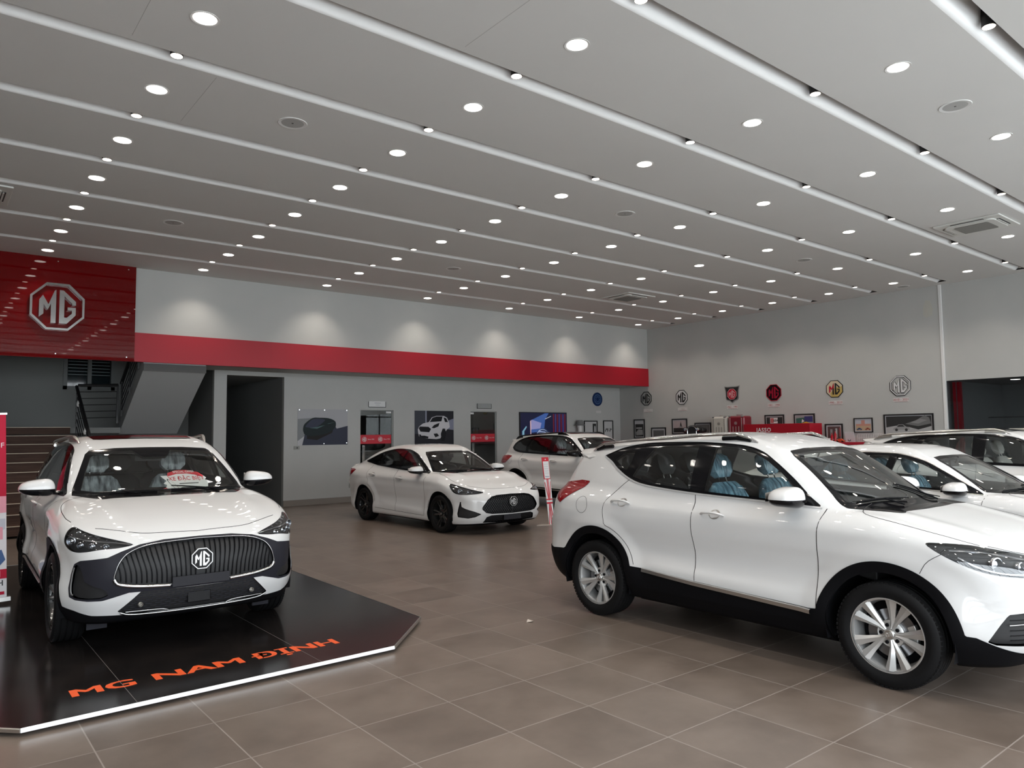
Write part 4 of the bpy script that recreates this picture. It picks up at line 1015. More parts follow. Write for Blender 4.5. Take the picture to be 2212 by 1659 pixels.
    def fin(D, B, root, parts):
        for s in (-1, 1): wing_mirror(root, .70, .825, 1.185, s, s=1.12)
        roof_rail(root, B, [(.16, .575), (-.2, .62), (-.7, .64), (-1.2, .63), (-1.6, .59), (-1.75, .56)], PAINT if False else SATIN, r=.020, hgt=.055, foot=SATIN)
        for i, s in enumerate((1, -1)):
            par = parts['hl'][i]; lens_from(B, HL, par, s)
            for k, sz in enumerate(((.64, .800), (.73, .806), (.82, .813), (.92, .838))): projector(B, sz, .020 if k < 3 else .030, par, s, depth=.018)
            line_on(B, 'daytime_light', [(.49, .812), (.62, .832), (.80, .852), (.98, .880)], par, s, .012, LAMPIN, -.008)
            for k in range(6): line_on(B, 'light_tooth', [(.60 + .065 * k, .838 + .013 * k), (.575 + .065 * k + .0, .858 + .014 * k)], par, s, .010, LAMPIN, -.012)
            line_on(B, 'intake_light_strip', [(.850, .655), (.868, .60), (.874, .52), (.868, .462), (.845, .455)], parts['si'][i], s, .012, mat('intake_strip_grey', (.16, .16, .16), .35), .004)
        for ss in (1,):
            full = [(max(p[0], 0), p[1]) for p in GR]; half = full[1:-1]
            loop = [(0, .818)] + [(p[0], p[1]) for p in half] + [(0, .498)]
            tube_on(B, 'grille_chrome_rim', loop, root and parts['grille'], 1, .0042, SOFTC, .002, mp=B.front, both=True)
            tube_on(B, 'grille_lower_chrome', [(.589, .572), (.578, .548), (.545, .527), (.42, .506), (.22, .494)], parts['grille'], 1, .013, SOFTC, .004, mp=B.front, both=True, flat=.7)
        grille_mesh(B, root, parts, GR, z0=.49, z1=.83, kind='vert', step=.034)
        car_badge(B, parts['grille'], .672, .078)
        plate(B, root, .515, w=.42, hgt=.075)
        grille_mesh(B, root, parts, LO, z0=.33, z1=.455, kind='hex', tag_='low', rec=-.018, step=.03, m=GREYP)
        q = MB(); p = B.front([(0, .375)])[0]; q.box((p[0] - .03, -.085, .335), (p[0] - .004, .085, .42), BLKG); q.build('radar_sensor', None, parts['low'], bevel=.006)
        for i, s in enumerate((1, -1)): projector(B, (.41, .365), .016, parts['low'], s, depth=.005, mp=B.front, name='parking_sensor', m=SATIN)
        tube_on(B, 'skid_chrome_strip', [(.535, .318), (.47, .298), (.30, .291), (0, .288)], root, 1, .009, SOFTC, .008, mp=B.front, both=True)
        tube_on(B, 'skid_chrome_strip', [(.50, .322), (.42, .322), (.26, .318), (.21, .300)], root, 1, .006, SOFTC, .010, mp=B.front, both=True)
        wipers(B, root, [((1.09, .66), (1.02, .06)), ((1.11, -.02), (1.03, -.60))])
        spoiler(B, root, [(.0, -1.93), (.35, -1.915), (.55, -1.86), (.64, -1.74)], 1.50)
        for sy in (-1, 1):
            q = MB(); q.add([(1.02, .62 * sy, .23), (1.02, .80 * sy, .23), (1.0, .80 * sy, .15), (1.0, .62 * sy, .15), (1.035, .62 * sy, .23), (1.035, .80 * sy, .23), (1.015, .80 * sy, .15), (1.015, .62 * sy, .15)], [(0,1,2,3), (4,7,6,5), (0,4,5,1), (3,2,6,7), (0,3,7,4), (1,5,6,2)], GREYP); q.build('mud_flap', None, root)
            q = MB(); q.box((1.76, .56 * sy, .20), (1.775, .70 * sy, .27), GREYP); q.box((1.755, .56 * sy, .14), (1.78, .70 * sy, .215), GREYP); q.build('air_deflector', None, root)
    D['finish'] = fin
    return D
# ------------------------------------------------------------------ low fastback saloon
def sedan_def():
    arch = [(1.34, .325, .39), (-1.34, .325, .39)]
    DLOB = [(-1.60, 1.158), (-1.50, 1.140), (-1.29, 1.122), (-.967, 1.09), (-.5, 1.062), (-.082, 1.036), (.40, 1.012), (.86, .985)]
    DLOT = [(.72, 1.065), (.60, 1.135), (.42, 1.235), (.25, 1.315), (.05, 1.372), (-.123, 1.392), (-.515, 1.396), (-.925, 1.340), (-1.20, 1.268), (-1.45, 1.195), (-1.60, 1.158)]
    dlo = list(spline(DLOB, 5)) + list(spline(DLOT, 5))
    fg = [(-.09, 1.056), (.40, 1.032), (.74, 1.012), (.60, 1.105), (.40, 1.215), (.24, 1.290), (.05, 1.345), (-.02, 1.362)]
    rg = [(-.17, 1.062), (-.50, 1.082), (-.90, 1.108), (-.86, 1.20), (-.78, 1.312), (-.50, 1.368), (-.10, 1.366)]
    qg = [(-.98, 1.115), (-1.25, 1.142), (-1.45, 1.160), (-1.20, 1.238), (-.90, 1.308), (-.93, 1.22)]
    dfr = [(-.15, 1.04), (-.17, .95), (-.17, .80), (-.16, .60), (-.14, .265), (.86, .255), (.87, .40), (.86, .75), (.875, .92), (.90, .985), (.41, 1.012)]
    drr = [(-.15, 1.04), (-.17, .95), (-.17, .80), (-.16, .60), (-.14, .265), (-.90, .285)] + arc_pts(-1.34, .325, .45, 10, 65, 8) + [(-1.13, .78), (-1.20, .90), (-1.22, .98), (-1.17, 1.10), (-.75, 1.075)]
    D = dict(h=0.022, bx=(-2.58, 2.36), bz=(.10, 1.58), by=1.02, k_sh=.13, k_f=.13, k_r=.14, k_g=.12, k_u=.045, cf=.17, cf4=.45, cr=.20, cr4=.42, flare=.022, rcrown=.045, xc=1.34, xcr=-1.5, gmin=.62,
        P=[(-2.5, .80), (-2.1, .86), (-1.7, .893), (-1.3, .902), (-.6, .885), (0, .880), (.6, .885), (1.2, .892), (1.6, .882), (1.9, .855), (2.4, .80)],
        S=[(.1, .07), (.16, .035), (.22, .010), (.30, .004), (.40, .026), (.50, .034), (.62, .016), (.74, .0), (.84, .0), (.92, .015), (1.0, .055), (1.1, .14), (1.3, .4)],
        HT=[(-2.55, .78), (-2.45, .93), (-2.38, 1.01), (-2.25, 1.055), (-2.0, 1.09), (-1.5, 1.10), (-.8, 1.07), (.0, 1.03), (.6, 1.015), (1.0, 1.012), (1.3, .990), (1.6, .932), (1.85, .855), (2.03, .78), (2.14, .71), (2.3, .60)],
        HC=[(-2.3, .05), (-1.3, .06), (.9, .045), (1.4, .055), (2.2, .09)],
        FX=[(.1, 2.06), (.18, 2.14), (.26, 2.20), (.4, 2.24), (.55, 2.24), (.65, 2.22), (.72, 2.17), (.80, 2.0), (.9, 1.7), (1.5, 1.2)],
        RX=[(.1, -2.15), (.2, -2.24), (.35, -2.32), (.55, -2.36), (.75, -2.37), (.9, -2.37), (1.0, -2.38), (1.06, -2.34), (1.15, -2.15), (1.8, -1.8)],
        ZB=[(-2.4, .30), (-1.9, .20), (-1.5, .16), (1.5, .15), (2.0, .16), (2.3, .18)],
        GW=[(-2.4, .58), (-2.0, .66), (-1.5, .745), (-.9, .795), (-.3, .810), (.3, .800), (.7, .775), (1.0, .74), (1.3, .69)],
        GS=[(.8, -.02), (.95, .0), (1.05, .015), (1.15, .055), (1.25, .105), (1.35, .165), (1.45, .24), (1.6, .37)],
        ZR=[(-3.0, .5), (-2.6, .85), (-2.4, 1.005), (-2.2, 1.095), (-1.9, 1.195), (-1.5, 1.325), (-1.15, 1.412), (-.8, 1.466), (-.4, 1.488), (-.1, 1.478), (.12, 1.438), (.30, 1.362), (.5, 1.275), (.75, 1.145), (.95, 1.035), (1.2, .89), (2.0, .45)],
        CX=[(-2.2, -.22), (-1.6, -.20), (-.8, -.04), (0, .02), (.4, .15), (1.2, .28)],
        crease=[(.865, -.02, .05, .008, -2.2, 1.6), (.36, -.05, .05, .010, -.9, .9)], bulge=(.48, .09, .016, .9, 2.0),
        arch=arch, void_r=.375, track=.885, lining_z=.95,
        wheel=(.320, .215, .232, 'black'), handles={'door_f': (.02, .868), 'door_r': (-.98, .905)},
        interior=dict(floor=.24, dash=.95, dz=.93, sx=-.05, sz=.47, mx=.36, mz=1.27, seat=DARKIN, cover=None))
    F = [dict(tag='void', name='void', void=True, fn=circ_fn(arch, .375), solid=False),
         dict(tag='under', name='underbody', mat=PLAST, fn=lambda p: p[:, 2] - (.175 + .05 * np.clip(np.abs(p[:, 0]) - 1.7, 0, 1))),
         dict(tag='ws_frit', name='windscreen_surround', mat=BLKG, map='front', poly=[(-.3, .995), (.55, .99), (.69, 1.005), (.67, 1.05), (.59, 1.20), (.53, 1.30), (.48, 1.345), (.3, 1.358), (-.3, 1.365)]),
         dict(tag='ws', name='windscreen', mat=WGLASS, map='front', on=['ws_frit'], solid=False, poly=[(-.3, 1.025), (.55, 1.02), (.632, 1.035), (.555, 1.18), (.495, 1.29), (.46, 1.322), (.3, 1.333), (-.3, 1.34)]),
         dict(tag='rw', name='rear_window', mat=PGLASS, map='top', solid=False, poly=[(-1.25, -.3), (-1.25, .45), (-1.4, .52), (-2.05, .52), (-2.12, .4), (-2.14, -.3)]),
         dict(tag='dlo', name='window_surround', mat=BLKG, pair=True, poly=dlo),
         dict(tag='door_f', name='front_door', pair=True, poly=dfr), dict(tag='door_r', name='rear_door', pair=True, poly=drr),
         dict(tag='fg', name='front_door_window', mat=SGLASS, pair=True, on=['dlo'], solid=False, parent='door_f', poly=fg),
         dict(tag='rg', name='rear_door_window', mat=SGLASS, pair=True, on=['dlo'], solid=False, parent='door_r', poly=rg),
         dict(tag='qg', name='quarter_window', mat=PGLASS, pair=True, on=['dlo'], solid=False, poly=qg)]
    hood = [(.98, -.3), (1.0, .45), (1.03, .60), (1.08, .69), (1.17, .74), (1.35, .76), (1.55, .75), (1.75, .71), (1.90, .60), (2.0, .45), (2.05, .28), (2.07, 0), (2.07, -.3)]
    F.append(dict(tag='hood', name='hood', map='top', poly=list(spline(hood, 4))))
    HL = [(1.15, .832), (1.02, .815), (.84, .775), (.68, .735), (.535, .700), (.60, .680), (.75, .668), (.90, .668), (1.0, .69), (1.08, .75)]
    F.append(dict(tag='hl', name='headlight', mat=DLAMP, map='wrap', pair=True, inset=.03, poly=list(spline(HL, 4, True))))
    GR = [(-.3, .650), (.30, .642), (.40, .625), (.49, .575), (.575, .47), (.585, .435), (.52, .375), (.42, .355), (-.3, .345)]
    F.append(dict(tag='grille', name='grille', mat=PLAST, map='nose', inset=.045, dir=(-1, 0, 0), poly=GR))
    FG = [(.885, .545), (.90, .52), (.865, .445), (.83, .43), (.70, .395), (.58, .355), (.62, .315), (.68, .29), (.94, .305), (.955, .40), (.93, .49), (.905, .55)]
    FG = [(.86, .550), (.885, .545), (.870, .47), (.80, .440), (.66, .395), (.57, .352), (.66, .305), (.76, .285), (.93, .300), (.945, .36), (.925, .46), (.90, .55)]
    F.append(dict(tag='fog', name='fog_intake', mat=PLAST, map='wrap', pair=True, inset=.03, poly=FG))
    LO = [(-.3, .322), (.42, .325), (.50, .30), (.54, .205), (-.3, .18)]
    F.append(dict(tag='low', name='lower_intake', mat=BLKG, map='nose', on=['body', 'under'], inset=.03, dir=(-1, 0, 0), poly=LO))
    TL = [(1.15, .98), (1.0, 1.0), (.75, .99), (.45, .97), (.45, .90), (.8, .89), (.95, .85), (1.08, .90)]
    F.append(dict(tag='tl', name='tail_light', mat=REDL, map='rwrap', pair=True, poly=TL, lift=.004))
    D['features'] = F
    G = [dict(name='door_gap', pts=[(-.150, 1.035), (-.17, .95), (-.17, .80), (-.16, .60), (-.14, .27)], w=.006),
         dict(name='door_gap', pts=[(.895, .98), (.875, .92), (.86, .75), (.87, .40), (.86, .26)], w=.006),
         dict(name='door_gap', pts=drr[6:-1], w=.005), dict(name='sill_gap', pts=[(-.88, .285), (-.14, .268), (.86, .258)], w=.006, smooth=False),
         dict(name='hood_gap', pts=[(1.0, .45), (1.03, .60), (1.08, .69), (1.17, .74), (1.35, .76), (1.55, .75), (1.66, .735)], map='top', w=.006),
         dict(name='hood_front_gap', pts=[(2.07, 0), (2.05, .28), (2.0, .45), (1.90, .60), (1.84, .655)], map='top', w=.006, one=True),
         dict(name='window_trim', pts=[(p[0], p[1] - .005) for p in DLOB], w=.012, h=.004, mat=BLKG, lift=.001),
         dict(name='window_top_trim', pts=DLOT[::-1], w=.016, h=.004, mat=BLKG)]
    D['lines'] = G
    def fin(D, B, root, parts):
        for s in (-1, 1): wing_mirror(root, .64, .79, 1.035, s, s=1.08)
        for i, s in enumerate((1, -1)):
            par = parts['hl'][i]; lens_from(B, HL, par, s)
            projector(B, (.90, .718), .034, par, s, depth=.02); projector(B, (.76, .706), .024, par, s, depth=.016)
            line_on(B, 'light_strip', [(1.10, .81), (.98, .79), (.82, .752), (.64, .715)], par, s, .009, LAMPIN, -.012)
            line_on(B, 'light_strip', [(1.02, .74), (.96, .695), (.84, .682), (.66, .690)], par, s, .008, CHROME, -.012)
        full = [(max(p[0], 0), p[1]) for p in GR]
        tube_on(B, 'grille_rim', [(0, .650)] + full[1:-1] + [(0, .346)], parts['grille'], 1, .006, BLKG, .002, mp=B.front, both=True, smooth=False)
        grille_mesh(B, root, parts, GR, z0=.34, z1=.66, kind='diag', step=.042, rec=-.02)
        grille_mesh(B, root, parts, LO, z0=.20, z1=.325, kind='hex', tag_='low', rec=-.015, step=.026, m=PLAST)
        car_badge(B, parts['grille'], .535, .078)
        wipers(B, root, [((1.03, .62), (.95, .06)), ((1.05, -.02), (.97, -.56))])
        # boot lip
        q = MB(); P = B.top(resample(spline([(-2.27, .0), (-2.26, .3), (-2.20, .55), (-2.10, .68)], 6), .05)); 
        for s in (1, -1): q.tube([(p[0], p[1] * s, p[2] + .006) for p in P], .016, PAINT, 8, flat=.8)
        q.build('boot_lip', None, root, smooth=50)
        plate(B, root, .275, w=.36, hgt=.08)
    D['finish'] = fin
    return D
# ------------------------------------------------------------------ room shell
ZC = 5.04; YU = 15.92; YL = 17.2; XRW = 18.54; ZS_ = 3.17
WALLM = noise_mat('painted_wall', (0.45, 0.455, 0.44), (0.475, 0.475, 0.46), 1.5, 0.75, 3)
CEILM = noise_mat('ceiling_plaster', (0.66, 0.655, 0.64), (0.68, 0.675, 0.66), 0.8, 0.8, 2)
CURVEM = mat('slot_white_gloss', (0.88, 0.88, 0.88), 0.35)
BLACKM = mat('slot_black', (0.010, 0.010, 0.011), 0.7)
REDM = mat('red_fascia', (0.37, 0.006, 0.018), 0.42, spec=.35)
REDG = mat('dark_red_gloss_panel', (0.13, 0.001, 0.002), 0.02, spec=.45)
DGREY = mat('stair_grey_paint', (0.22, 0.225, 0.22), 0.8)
BASEM = mat('skirting_brown', (0.22, 0.19, 0.165), 0.5)
WHITE = mat('white_plastic', (0.72, 0.72, 0.71), 0.4)
PAPER = mat('white_print', (0.70, 0.70, 0.70), 0.6)
BLACK = mat('black_paint', (0.012, 0.012, 0.013), 0.45)
REDP = mat('red_print', (0.55, 0.012, 0.03), 0.5)

def floor_mat():
    m = mat('floor_tile', (0.2, 0.17, 0.15), 0.32); n = m.node_tree; b = n.nodes['Principled BSDF']; N = n.nodes.new; Lk = n.links.new
    tc = N('ShaderNodeTexCoord'); se = N('ShaderNodeSeparateXYZ'); Lk(tc.outputs['Object'], se.inputs[0])
    def M(op, a, b_=None, c=None):
        q = N('ShaderNodeMath'); q.operation = op
        for i, v in enumerate((a, b_, c)):
            if v is None: continue
            if isinstance(v, (int, float)): q.inputs[i].default_value = v
            else: Lk(v, q.inputs[i])
        return q.outputs[0]
    T_ = 0.6085
    ux = M('DIVIDE', M('SUBTRACT', se.outputs['X'], 0.785), T_); uy = M('DIVIDE', M('SUBTRACT', se.outputs['Y'], 3.295), T_)
    fx, fy = M('FRACT', ux), M('FRACT', uy); ex = M('MINIMUM', fx, M('SUBTRACT', 1.0, fx)); ey = M('MINIMUM', fy, M('SUBTRACT', 1.0, fy))
    e = M('MINIMUM', ex, ey); gr = M('LESS_THAN', e, 0.0062)
    cx = N('ShaderNodeCombineXYZ'); Lk(M('FLOOR', ux), cx.inputs[0]); Lk(M('FLOOR', uy), cx.inputs[1])
    wn = N('ShaderNodeTexWhiteNoise'); wn.noise_dimensions = '2D'; Lk(cx.outputs[0], wn.inputs['Vector'])
    no = N('ShaderNodeTexNoise'); no.inputs['Scale'].default_value = 2.2; no.inputs['Detail'].default_value = 6; no.inputs['Roughness'].default_value = .6; no.inputs['Distortion'].default_value = 0.0
    ad = N('ShaderNodeVectorMath'); ad.operation = 'ADD'; Lk(tc.outputs['Object'], ad.inputs[0]); sc_ = N('ShaderNodeVectorMath'); sc_.operation = 'SCALE'; Lk(wn.outputs['Color'], sc_.inputs[0]); sc_.inputs['Scale'].default_value = 9
    Lk(sc_.outputs[0], ad.inputs[1]); Lk(ad.outputs[0], no.inputs['Vector'])
    r = N('ShaderNodeValToRGB'); r.color_ramp.elements[0].position = .30; r.color_ramp.elements[1].position = .70
    r.color_ramp.elements[0].color = (0.108, 0.083, 0.067, 1); r.color_ramp.elements[1].color = (0.168, 0.133, 0.110, 1); Lk(no.outputs['Fac'], r.inputs[0])
    hs = N('ShaderNodeHueSaturation'); Lk(r.outputs[0], hs.inputs['Color']); Lk(M('MULTIPLY_ADD', wn.outputs['Value'], 0.16, 0.92), hs.inputs['Value'])
    mx = N('ShaderNodeMix'); mx.data_type = 'RGBA'; Lk(gr, mx.inputs[0]); Lk(hs.outputs[0], mx.inputs[6]); mx.inputs[7].default_value = (0.25, 0.215, 0.19, 1); Lk(mx.outputs[2], b.inputs['Base Color'])
    n2 = N('ShaderNodeTexNoise'); n2.inputs['Scale'].default_value = 7; n2.inputs['Detail'].default_value = 5; Lk(tc.outputs['Object'], n2.inputs['Vector'])
    b.inputs['Roughness'].default_value = .30
    bp = N('ShaderNodeBump'); bp.inputs['Distance'].default_value = .002; bp.inputs['Strength'].default_value = .5; Lk(M('SUBTRACT', 1.0, gr), bp.inputs['Height']); Lk(bp.outputs[0], b.inputs['Normal'])
    return m
def struct(o): o['kind'] = 'structure'; return o
q = MB(); q.box((XL, FACADE_Y - .3, -.2), (XRW + 4, YL + 6, 0)); struct(q.build('floor', floor_mat()))
q = MB(); q.box((-40, -45, -.25), (60, FACADE_Y - .3, -.02)); struct(q.build('ground_outside', noise_mat('paving', (0.66, 0.66, 0.64), (0.72, 0.72, 0.70), .6, .8)))
# ceiling with the cove slots
SLOTS = [14.50 - 1.553 * k for k in range(11)]; SW, SD = 0.205, 0.22; XS1 = 18.2
q = MB(); edges = []
ys = sorted(SLOTS); prev = FACADE_Y
for y in ys:
    q.box((XL, prev, ZC), (XS1, y, ZC + .03), CEILM)
    q.box((XL, y - .004, ZC + .001), (XS1, y, ZC + SD), CEILM)
    q.add([(XL, y, ZC + SD), (XS1, y, ZC + SD), (XS1, y + .10, ZC + SD), (XL, y + .10, ZC + SD)], [(0, 1, 2, 3)], BLACKM)
    n = 14; A = [(y + SW - (SW - .10) * math.sin(t), ZC + SD * (1 - math.cos(t))) for t in np.linspace(0, PI / 2, n)]
    vs = [(XL, a, b) for a, b in A] + [(XS1, a, b) for a, b in A]; q.add(vs, [(i, i + 1, n + i + 1, n + i) for i in range(n - 1)], CURVEM)
    q.add([(XS1, y, ZC), (XS1, y + SW, ZC), (XS1, y + SW, ZC + SD), (XS1, y, ZC + SD)], [(0, 1, 2, 3)], CEILM)
    prev = y + SW
q.box((XL, prev, ZC), (XS1, YU + .05, ZC + .03), CEILM); q.box((XS1, FACADE_Y, ZC), (XRW + .05, YU + .05, ZC + .03), CEILM)
# hairline plaster joints
for (x, y0, y1) in ((1.29, 5.6, 6.66), (2.08, 6.98, 8.2), (3.62, 3.9, 5.1)): q.box((x, y0, ZC - .0008), (x + .003, y1, ZC), mat('joint', (.36, .36, .35), .8))
q.box((XL, FACADE_Y - .05, ZC + SD + .01), (XRW + .1, YU + .1, ZC + SD + .04), CEILM)
ce = struct(q.build('ceiling')); ce.data.polygons.foreach_set('use_smooth', [True] * len(ce.data.polygons)); ce.data.set_sharp_from_angle(angle=math.radians(25))
# back wall, upper part with red fascia
q = MB(); q.box((3.26, YU + .02, 3.74), (XRW, YU + .12, ZC)); struct(q.build('wall_back_upper', WALLM))
q = MB(); q.box((3.26, YU - .01, ZS_), (XRW, YU + .12, 3.745)); q.box((6.0, YU - .0112, ZS_), (6.004, YU - .01, 3.745), GAP)
fa = struct(q.build('trim_1', REDM)); fa['label'] = 'long red fascia band across the back wall'
q = MB(); q.box((XL, YU - .05, ZS_ - .01), (3.26, YU - .035, ZC)); fp = q.build('gloss_panel', REDG)
tag(fp, 'tall dark red mirror-gloss panel carrying the big chrome octagon emblem', 'wall panel')
q = MB()
for x in (1.93, 3.12, -.5, -2.5):
    for z in (ZS_ + .07, ZC - .07): q = MB(); q.lathe([(0, -.012), (.012, -.012), (.014, 0)], CHROME, 12, 'y', c=(x, YU - .05, z)); q.build('panel_stud', None, fp, smooth=40)
q = MB(); q.box((XL, YU - .03, ZS_), (3.26, YU + .12, ZC)); struct(q.build('wall_back_left_upper', BLACK))
q = MB(); q.box((4.68, YU + .13, ZS_ + .02), (XRW, YL + .1, ZS_ + .08)); struct(q.build('ceiling_soffit', WALLM))
# lower back wall
def wall_holes(name, x0, x1, y, z0, z1, holes, m, th=.12):
    q = MB(); xs = sorted({x0, x1} | {h[0] for h in holes} | {h[1] for h in holes})
    for a, b in zip(xs[:-1], xs[1:]):
        hh = [h for h in holes if h[0] <= a and b <= h[1]]
        if hh: q.box((a, y, hh[0][3]), (b, y + th, z1)); 
        else: q.box((a, y, z0), (b, y + th, z1))
        if hh and hh[0][2] > z0: q.box((a, y, z0), (b, y + th, hh[0][2]))
    return struct(q.build(name, m))
wall_holes('wall_back', 5.19, XRW + .1, YL, 0, ZS_ + .05, [(5.47, 6.82, 0, 3.09), (8.84, 9.80, 0, 2.33), (12.31, 13.25, 0, 2.33)], WALLM)
q = MB(); q.box((6.82, YL - .015, 0), (8.84, YL, .14)); q.box((9.80, YL - .015, 0), (12.31, YL, .14)); q.box((13.25, YL - .015, 0), (XRW, YL, .14)); struct(q.build('baseboard_back', BASEM))
q = MB(); q.box((XRW - .015, 7.05, 0), (XRW, YL, .14)); struct(q.build('baseboard_right', BASEM))
# corridor behind the opening
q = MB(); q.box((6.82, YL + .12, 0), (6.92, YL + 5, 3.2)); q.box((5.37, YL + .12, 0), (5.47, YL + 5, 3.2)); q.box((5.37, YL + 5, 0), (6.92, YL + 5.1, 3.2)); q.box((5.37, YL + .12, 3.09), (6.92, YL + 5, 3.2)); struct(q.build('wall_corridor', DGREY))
# right wall
q = MB(); q.box((XRW, 7.03, 0), (XRW + .12, YL + .12, ZC + .05)); q.box((XRW + .02, FACADE_Y, 2.78), (XRW + .14, 7.03, ZC + .05)); struct(q.build('wall_right', WALLM))
q = MB(); q.box((XRW - .012, 6.99, 0), (XRW + .06, 7.05, ZC)); struct(q.build('trim_2', mat('white_trim', (.74, .74, .73), .5)))
# glazed side room
GRM = mat('side_room_grey', (0.22, 0.225, 0.225), 0.8)
q = MB(); q.box((XRW + 3.6, FACADE_Y, 0), (XRW + 3.7, 7.03, 2.9)); q.box((XRW + .12, 7.0, 0), (XRW + 3.7, 7.1, 2.9)); q.box((XRW + .14, FACADE_Y, 2.80), (XRW + 3.7, 7.1, 2.9)); q.box((XRW + .1, FACADE_Y - .1, 0), (XRW + 3.7, FACADE_Y, 2.9)); struct(q.build('wall_side_room', GRM))
sg = MB()
for a, b in ((5.02, 6.98), (3.0, 5.00), (1.0, 2.98), (-1.0, .98)): sg.box((XRW + .03, a, 0), (XRW + .042, b, 2.78))
struct(sg.build('window_1', glass_mat('dark_partition_glass', (0.74, 0.76, 0.77))))
q = MB(); q.box((XRW + .20, 6.77, 0), (XRW + .34, 6.83, 2.75), REDM); q.box((XRW + .20, 6.86, 0), (XRW + .34, 6.92, 2.75), REDM); q.box((XRW + .22, 6.83, 0), (XRW + .32, 6.86, 2.75), mat('post_core', (.25, .22, .22), .5))
tag(q.build('red_post', None), 'red upright post standing just behind the dark glass partition', 'post')
q = MB(); q.box((XRW + .45, 4.2, 1.9), (XRW + .47, 6.3, 1.93), CHROME); tag(q.build('shelf_rail'), 'thin metal rail hanging behind the dark glass partition', 'rail')
# left wall, facade
q = MB(); q.box((XL - .1, FACADE_Y, 0), (XL, YL + .1, ZC + .3)); struct(q.build('wall_left', mat('left_wall_grey', (.16, .16, .16), .8)))
q = MB(); q.box((XL, YL, 0), (.9, YL + .1, ZS_ + .05)); struct(q.build('wall_back_left', DGREY))
q = MB(); q.box((XL, YU + .03, ZS_ + .02), (.9, YL + .1, ZS_ + .06)); struct(q.build('ceiling_soffit_left', DGREY))
q = MB(); q.box((XL, FACADE_Y, 4.72), (XRW, FACADE_Y + .12, ZC + .3)); q.box((XL, FACADE_Y, 0), (XRW, FACADE_Y + .12, .10))
x = XL
while x < XRW: q.box((x - .03, FACADE_Y, .1), (x + .03, FACADE_Y + .10, 4.72)); x += 1.5965
q.box((XL, FACADE_Y, 2.7), (XRW, FACADE_Y + .08, 2.76)); struct(q.build('wall_front_frame', mat('facade_aluminium', (.35, .35, .36), .4, .6)))
# ------------------------------------------------------------------ stairs
WOOD = noise_mat('dark_wood_step', (0.050, 0.026, 0.018), (0.085, 0.045, 0.032), 6, .6, 5, stretch=(.4, 6, 6)); WOOD.node_tree.nodes['Principled BSDF'].inputs['Specular IOR Level'].default_value = .2
NOSE = mat('pale_step_nosing', (0.55, 0.47, 0.36), 0.5)
q = MB(); YB = 19.2
q.box((.8, YB, 0), (5.3, YB + .1, 2.78)); q.box((.8, YB, 3.72), (5.3, YB + .1, 6.6)); q.box((.8, YB, 2.78), (2.50, YB + .1, 3.72)); q.box((3.54, YB, 2.78), (5.3, YB + .1, 3.72))
q.box((.8, YU + .13, 0), (.9, YB, 6.6)); q.box((5.19, YL + .12, 0), (5.3, YB, 6.6)); q.box((5.19, YU + .12, ZS_ + .08), (5.3, YL + .12, 6.6)); q.box((.8, YU + .12, 6.5), (5.3, YB, 6.6)); q.box((.9, YU + .13, ZC + .05), (5.19, YU + .23, 6.5))
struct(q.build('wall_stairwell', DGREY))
q = MB(); X0, X1 = .92, 2.47; nst = 10
for k in range(nst + 1):
    yt = 17.78 - .28 * k; zt = 1.91 - .17 * k
    if k == 0: continue
    q.box((X0, yt - .0, zt - .17), (X1, 17.80, zt - .035), WOOD)
    q.box((X0, yt - .02, zt - .035), (X1, yt + .30, zt), WOOD); q.box((X0, yt - .026, zt - .012), (X1, yt - .019, zt + .001), NOSE)
q.box((X0, 17.78, 1.76), (X1, 17.80, 1.91), WOOD); q.box((X0, 17.754, 1.898), (X1, 17.78, 1.911), NOSE)
tag(q.build('staircase'), 'lower stair flight of dark wooden steps with pale nosings', 'stairs')
q = MB(); q.box((.92, 17.81, 1.78), (3.42, YB - .01, 1.90), DGREY); q.box((3.42, 18.22, 1.78), (4.65, YB - .01, 1.90), DGREY); tag(q.build('landing'), 'grey landing slab where the two stair flights meet', 'landing')
q = MB()
sl = [(18.12, 1.76), (15.98, 3.02), (15.98, 3.16), (16.06, 3.3), (18.12, 1.92 + .1)]
q.prism([(a, b) for a, b in sl], 'x', 3.45, 4.65, mat('stair_soffit_grey', (.42, .43, .43), .8))
for k in range(7): q.box((3.5, 17.98 - .28 * k - .28, 1.93 + .17 * k + .10), (4.60, 17.98 - .28 * k, 1.93 + .17 * (k + 1)), WOOD)
q.box((3.45, 15.955, 3.0), (4.65, 15.978, 3.15), mat('flight_end_shade', (.09, .09, .09), .8)); tag(q.build('staircase'), 'upper stair flight seen from below as a sloping pale grey soffit', 'stairs')  # dark strip added over the pale end face for the shaded gap there
def railing(label, A, B_, hrail, nb, posts, cap=False):
    """handrail from A to B with nb bars below"""
    r = empty('stair_railing', tuple(A), label, 'railing'); A, B_ = Vector(A), Vector(B_); o = Vector(A)
    q = MB(); q.tube([A - o, B_ - o], .032, BLACK, 8); q.build('handrail', None, r, smooth=40)
    for k in range(nb):
        d = Vector((0, 0, -hrail * (k + 1) / (nb + .6))); q = MB(); q.tube([A + d - o, B_ + d - o], .009, BLACK, 6); q.build('railing_bar', None, r, smooth=40)
    for t in posts:
        if cap: p = A.lerp(B_, t * .8 + .1) - o + Vector((-.02, 0, -.16)); q = MB(); q.lathe([(0, -.055), (.022, -.05), (.028, 0), (.018, .05), (0, .075)], WHITE, 12, 'z', c=tuple(p)); q.build('white_post_cap', None, r, smooth=50)
        p = A.lerp(B_, t) - o; q = MB(); q.box(p + Vector((-.018, -.018, -hrail - .05)), p + Vector((.018, .018, 0)), BLACK); q.build('railing_post', None, r)
    return r
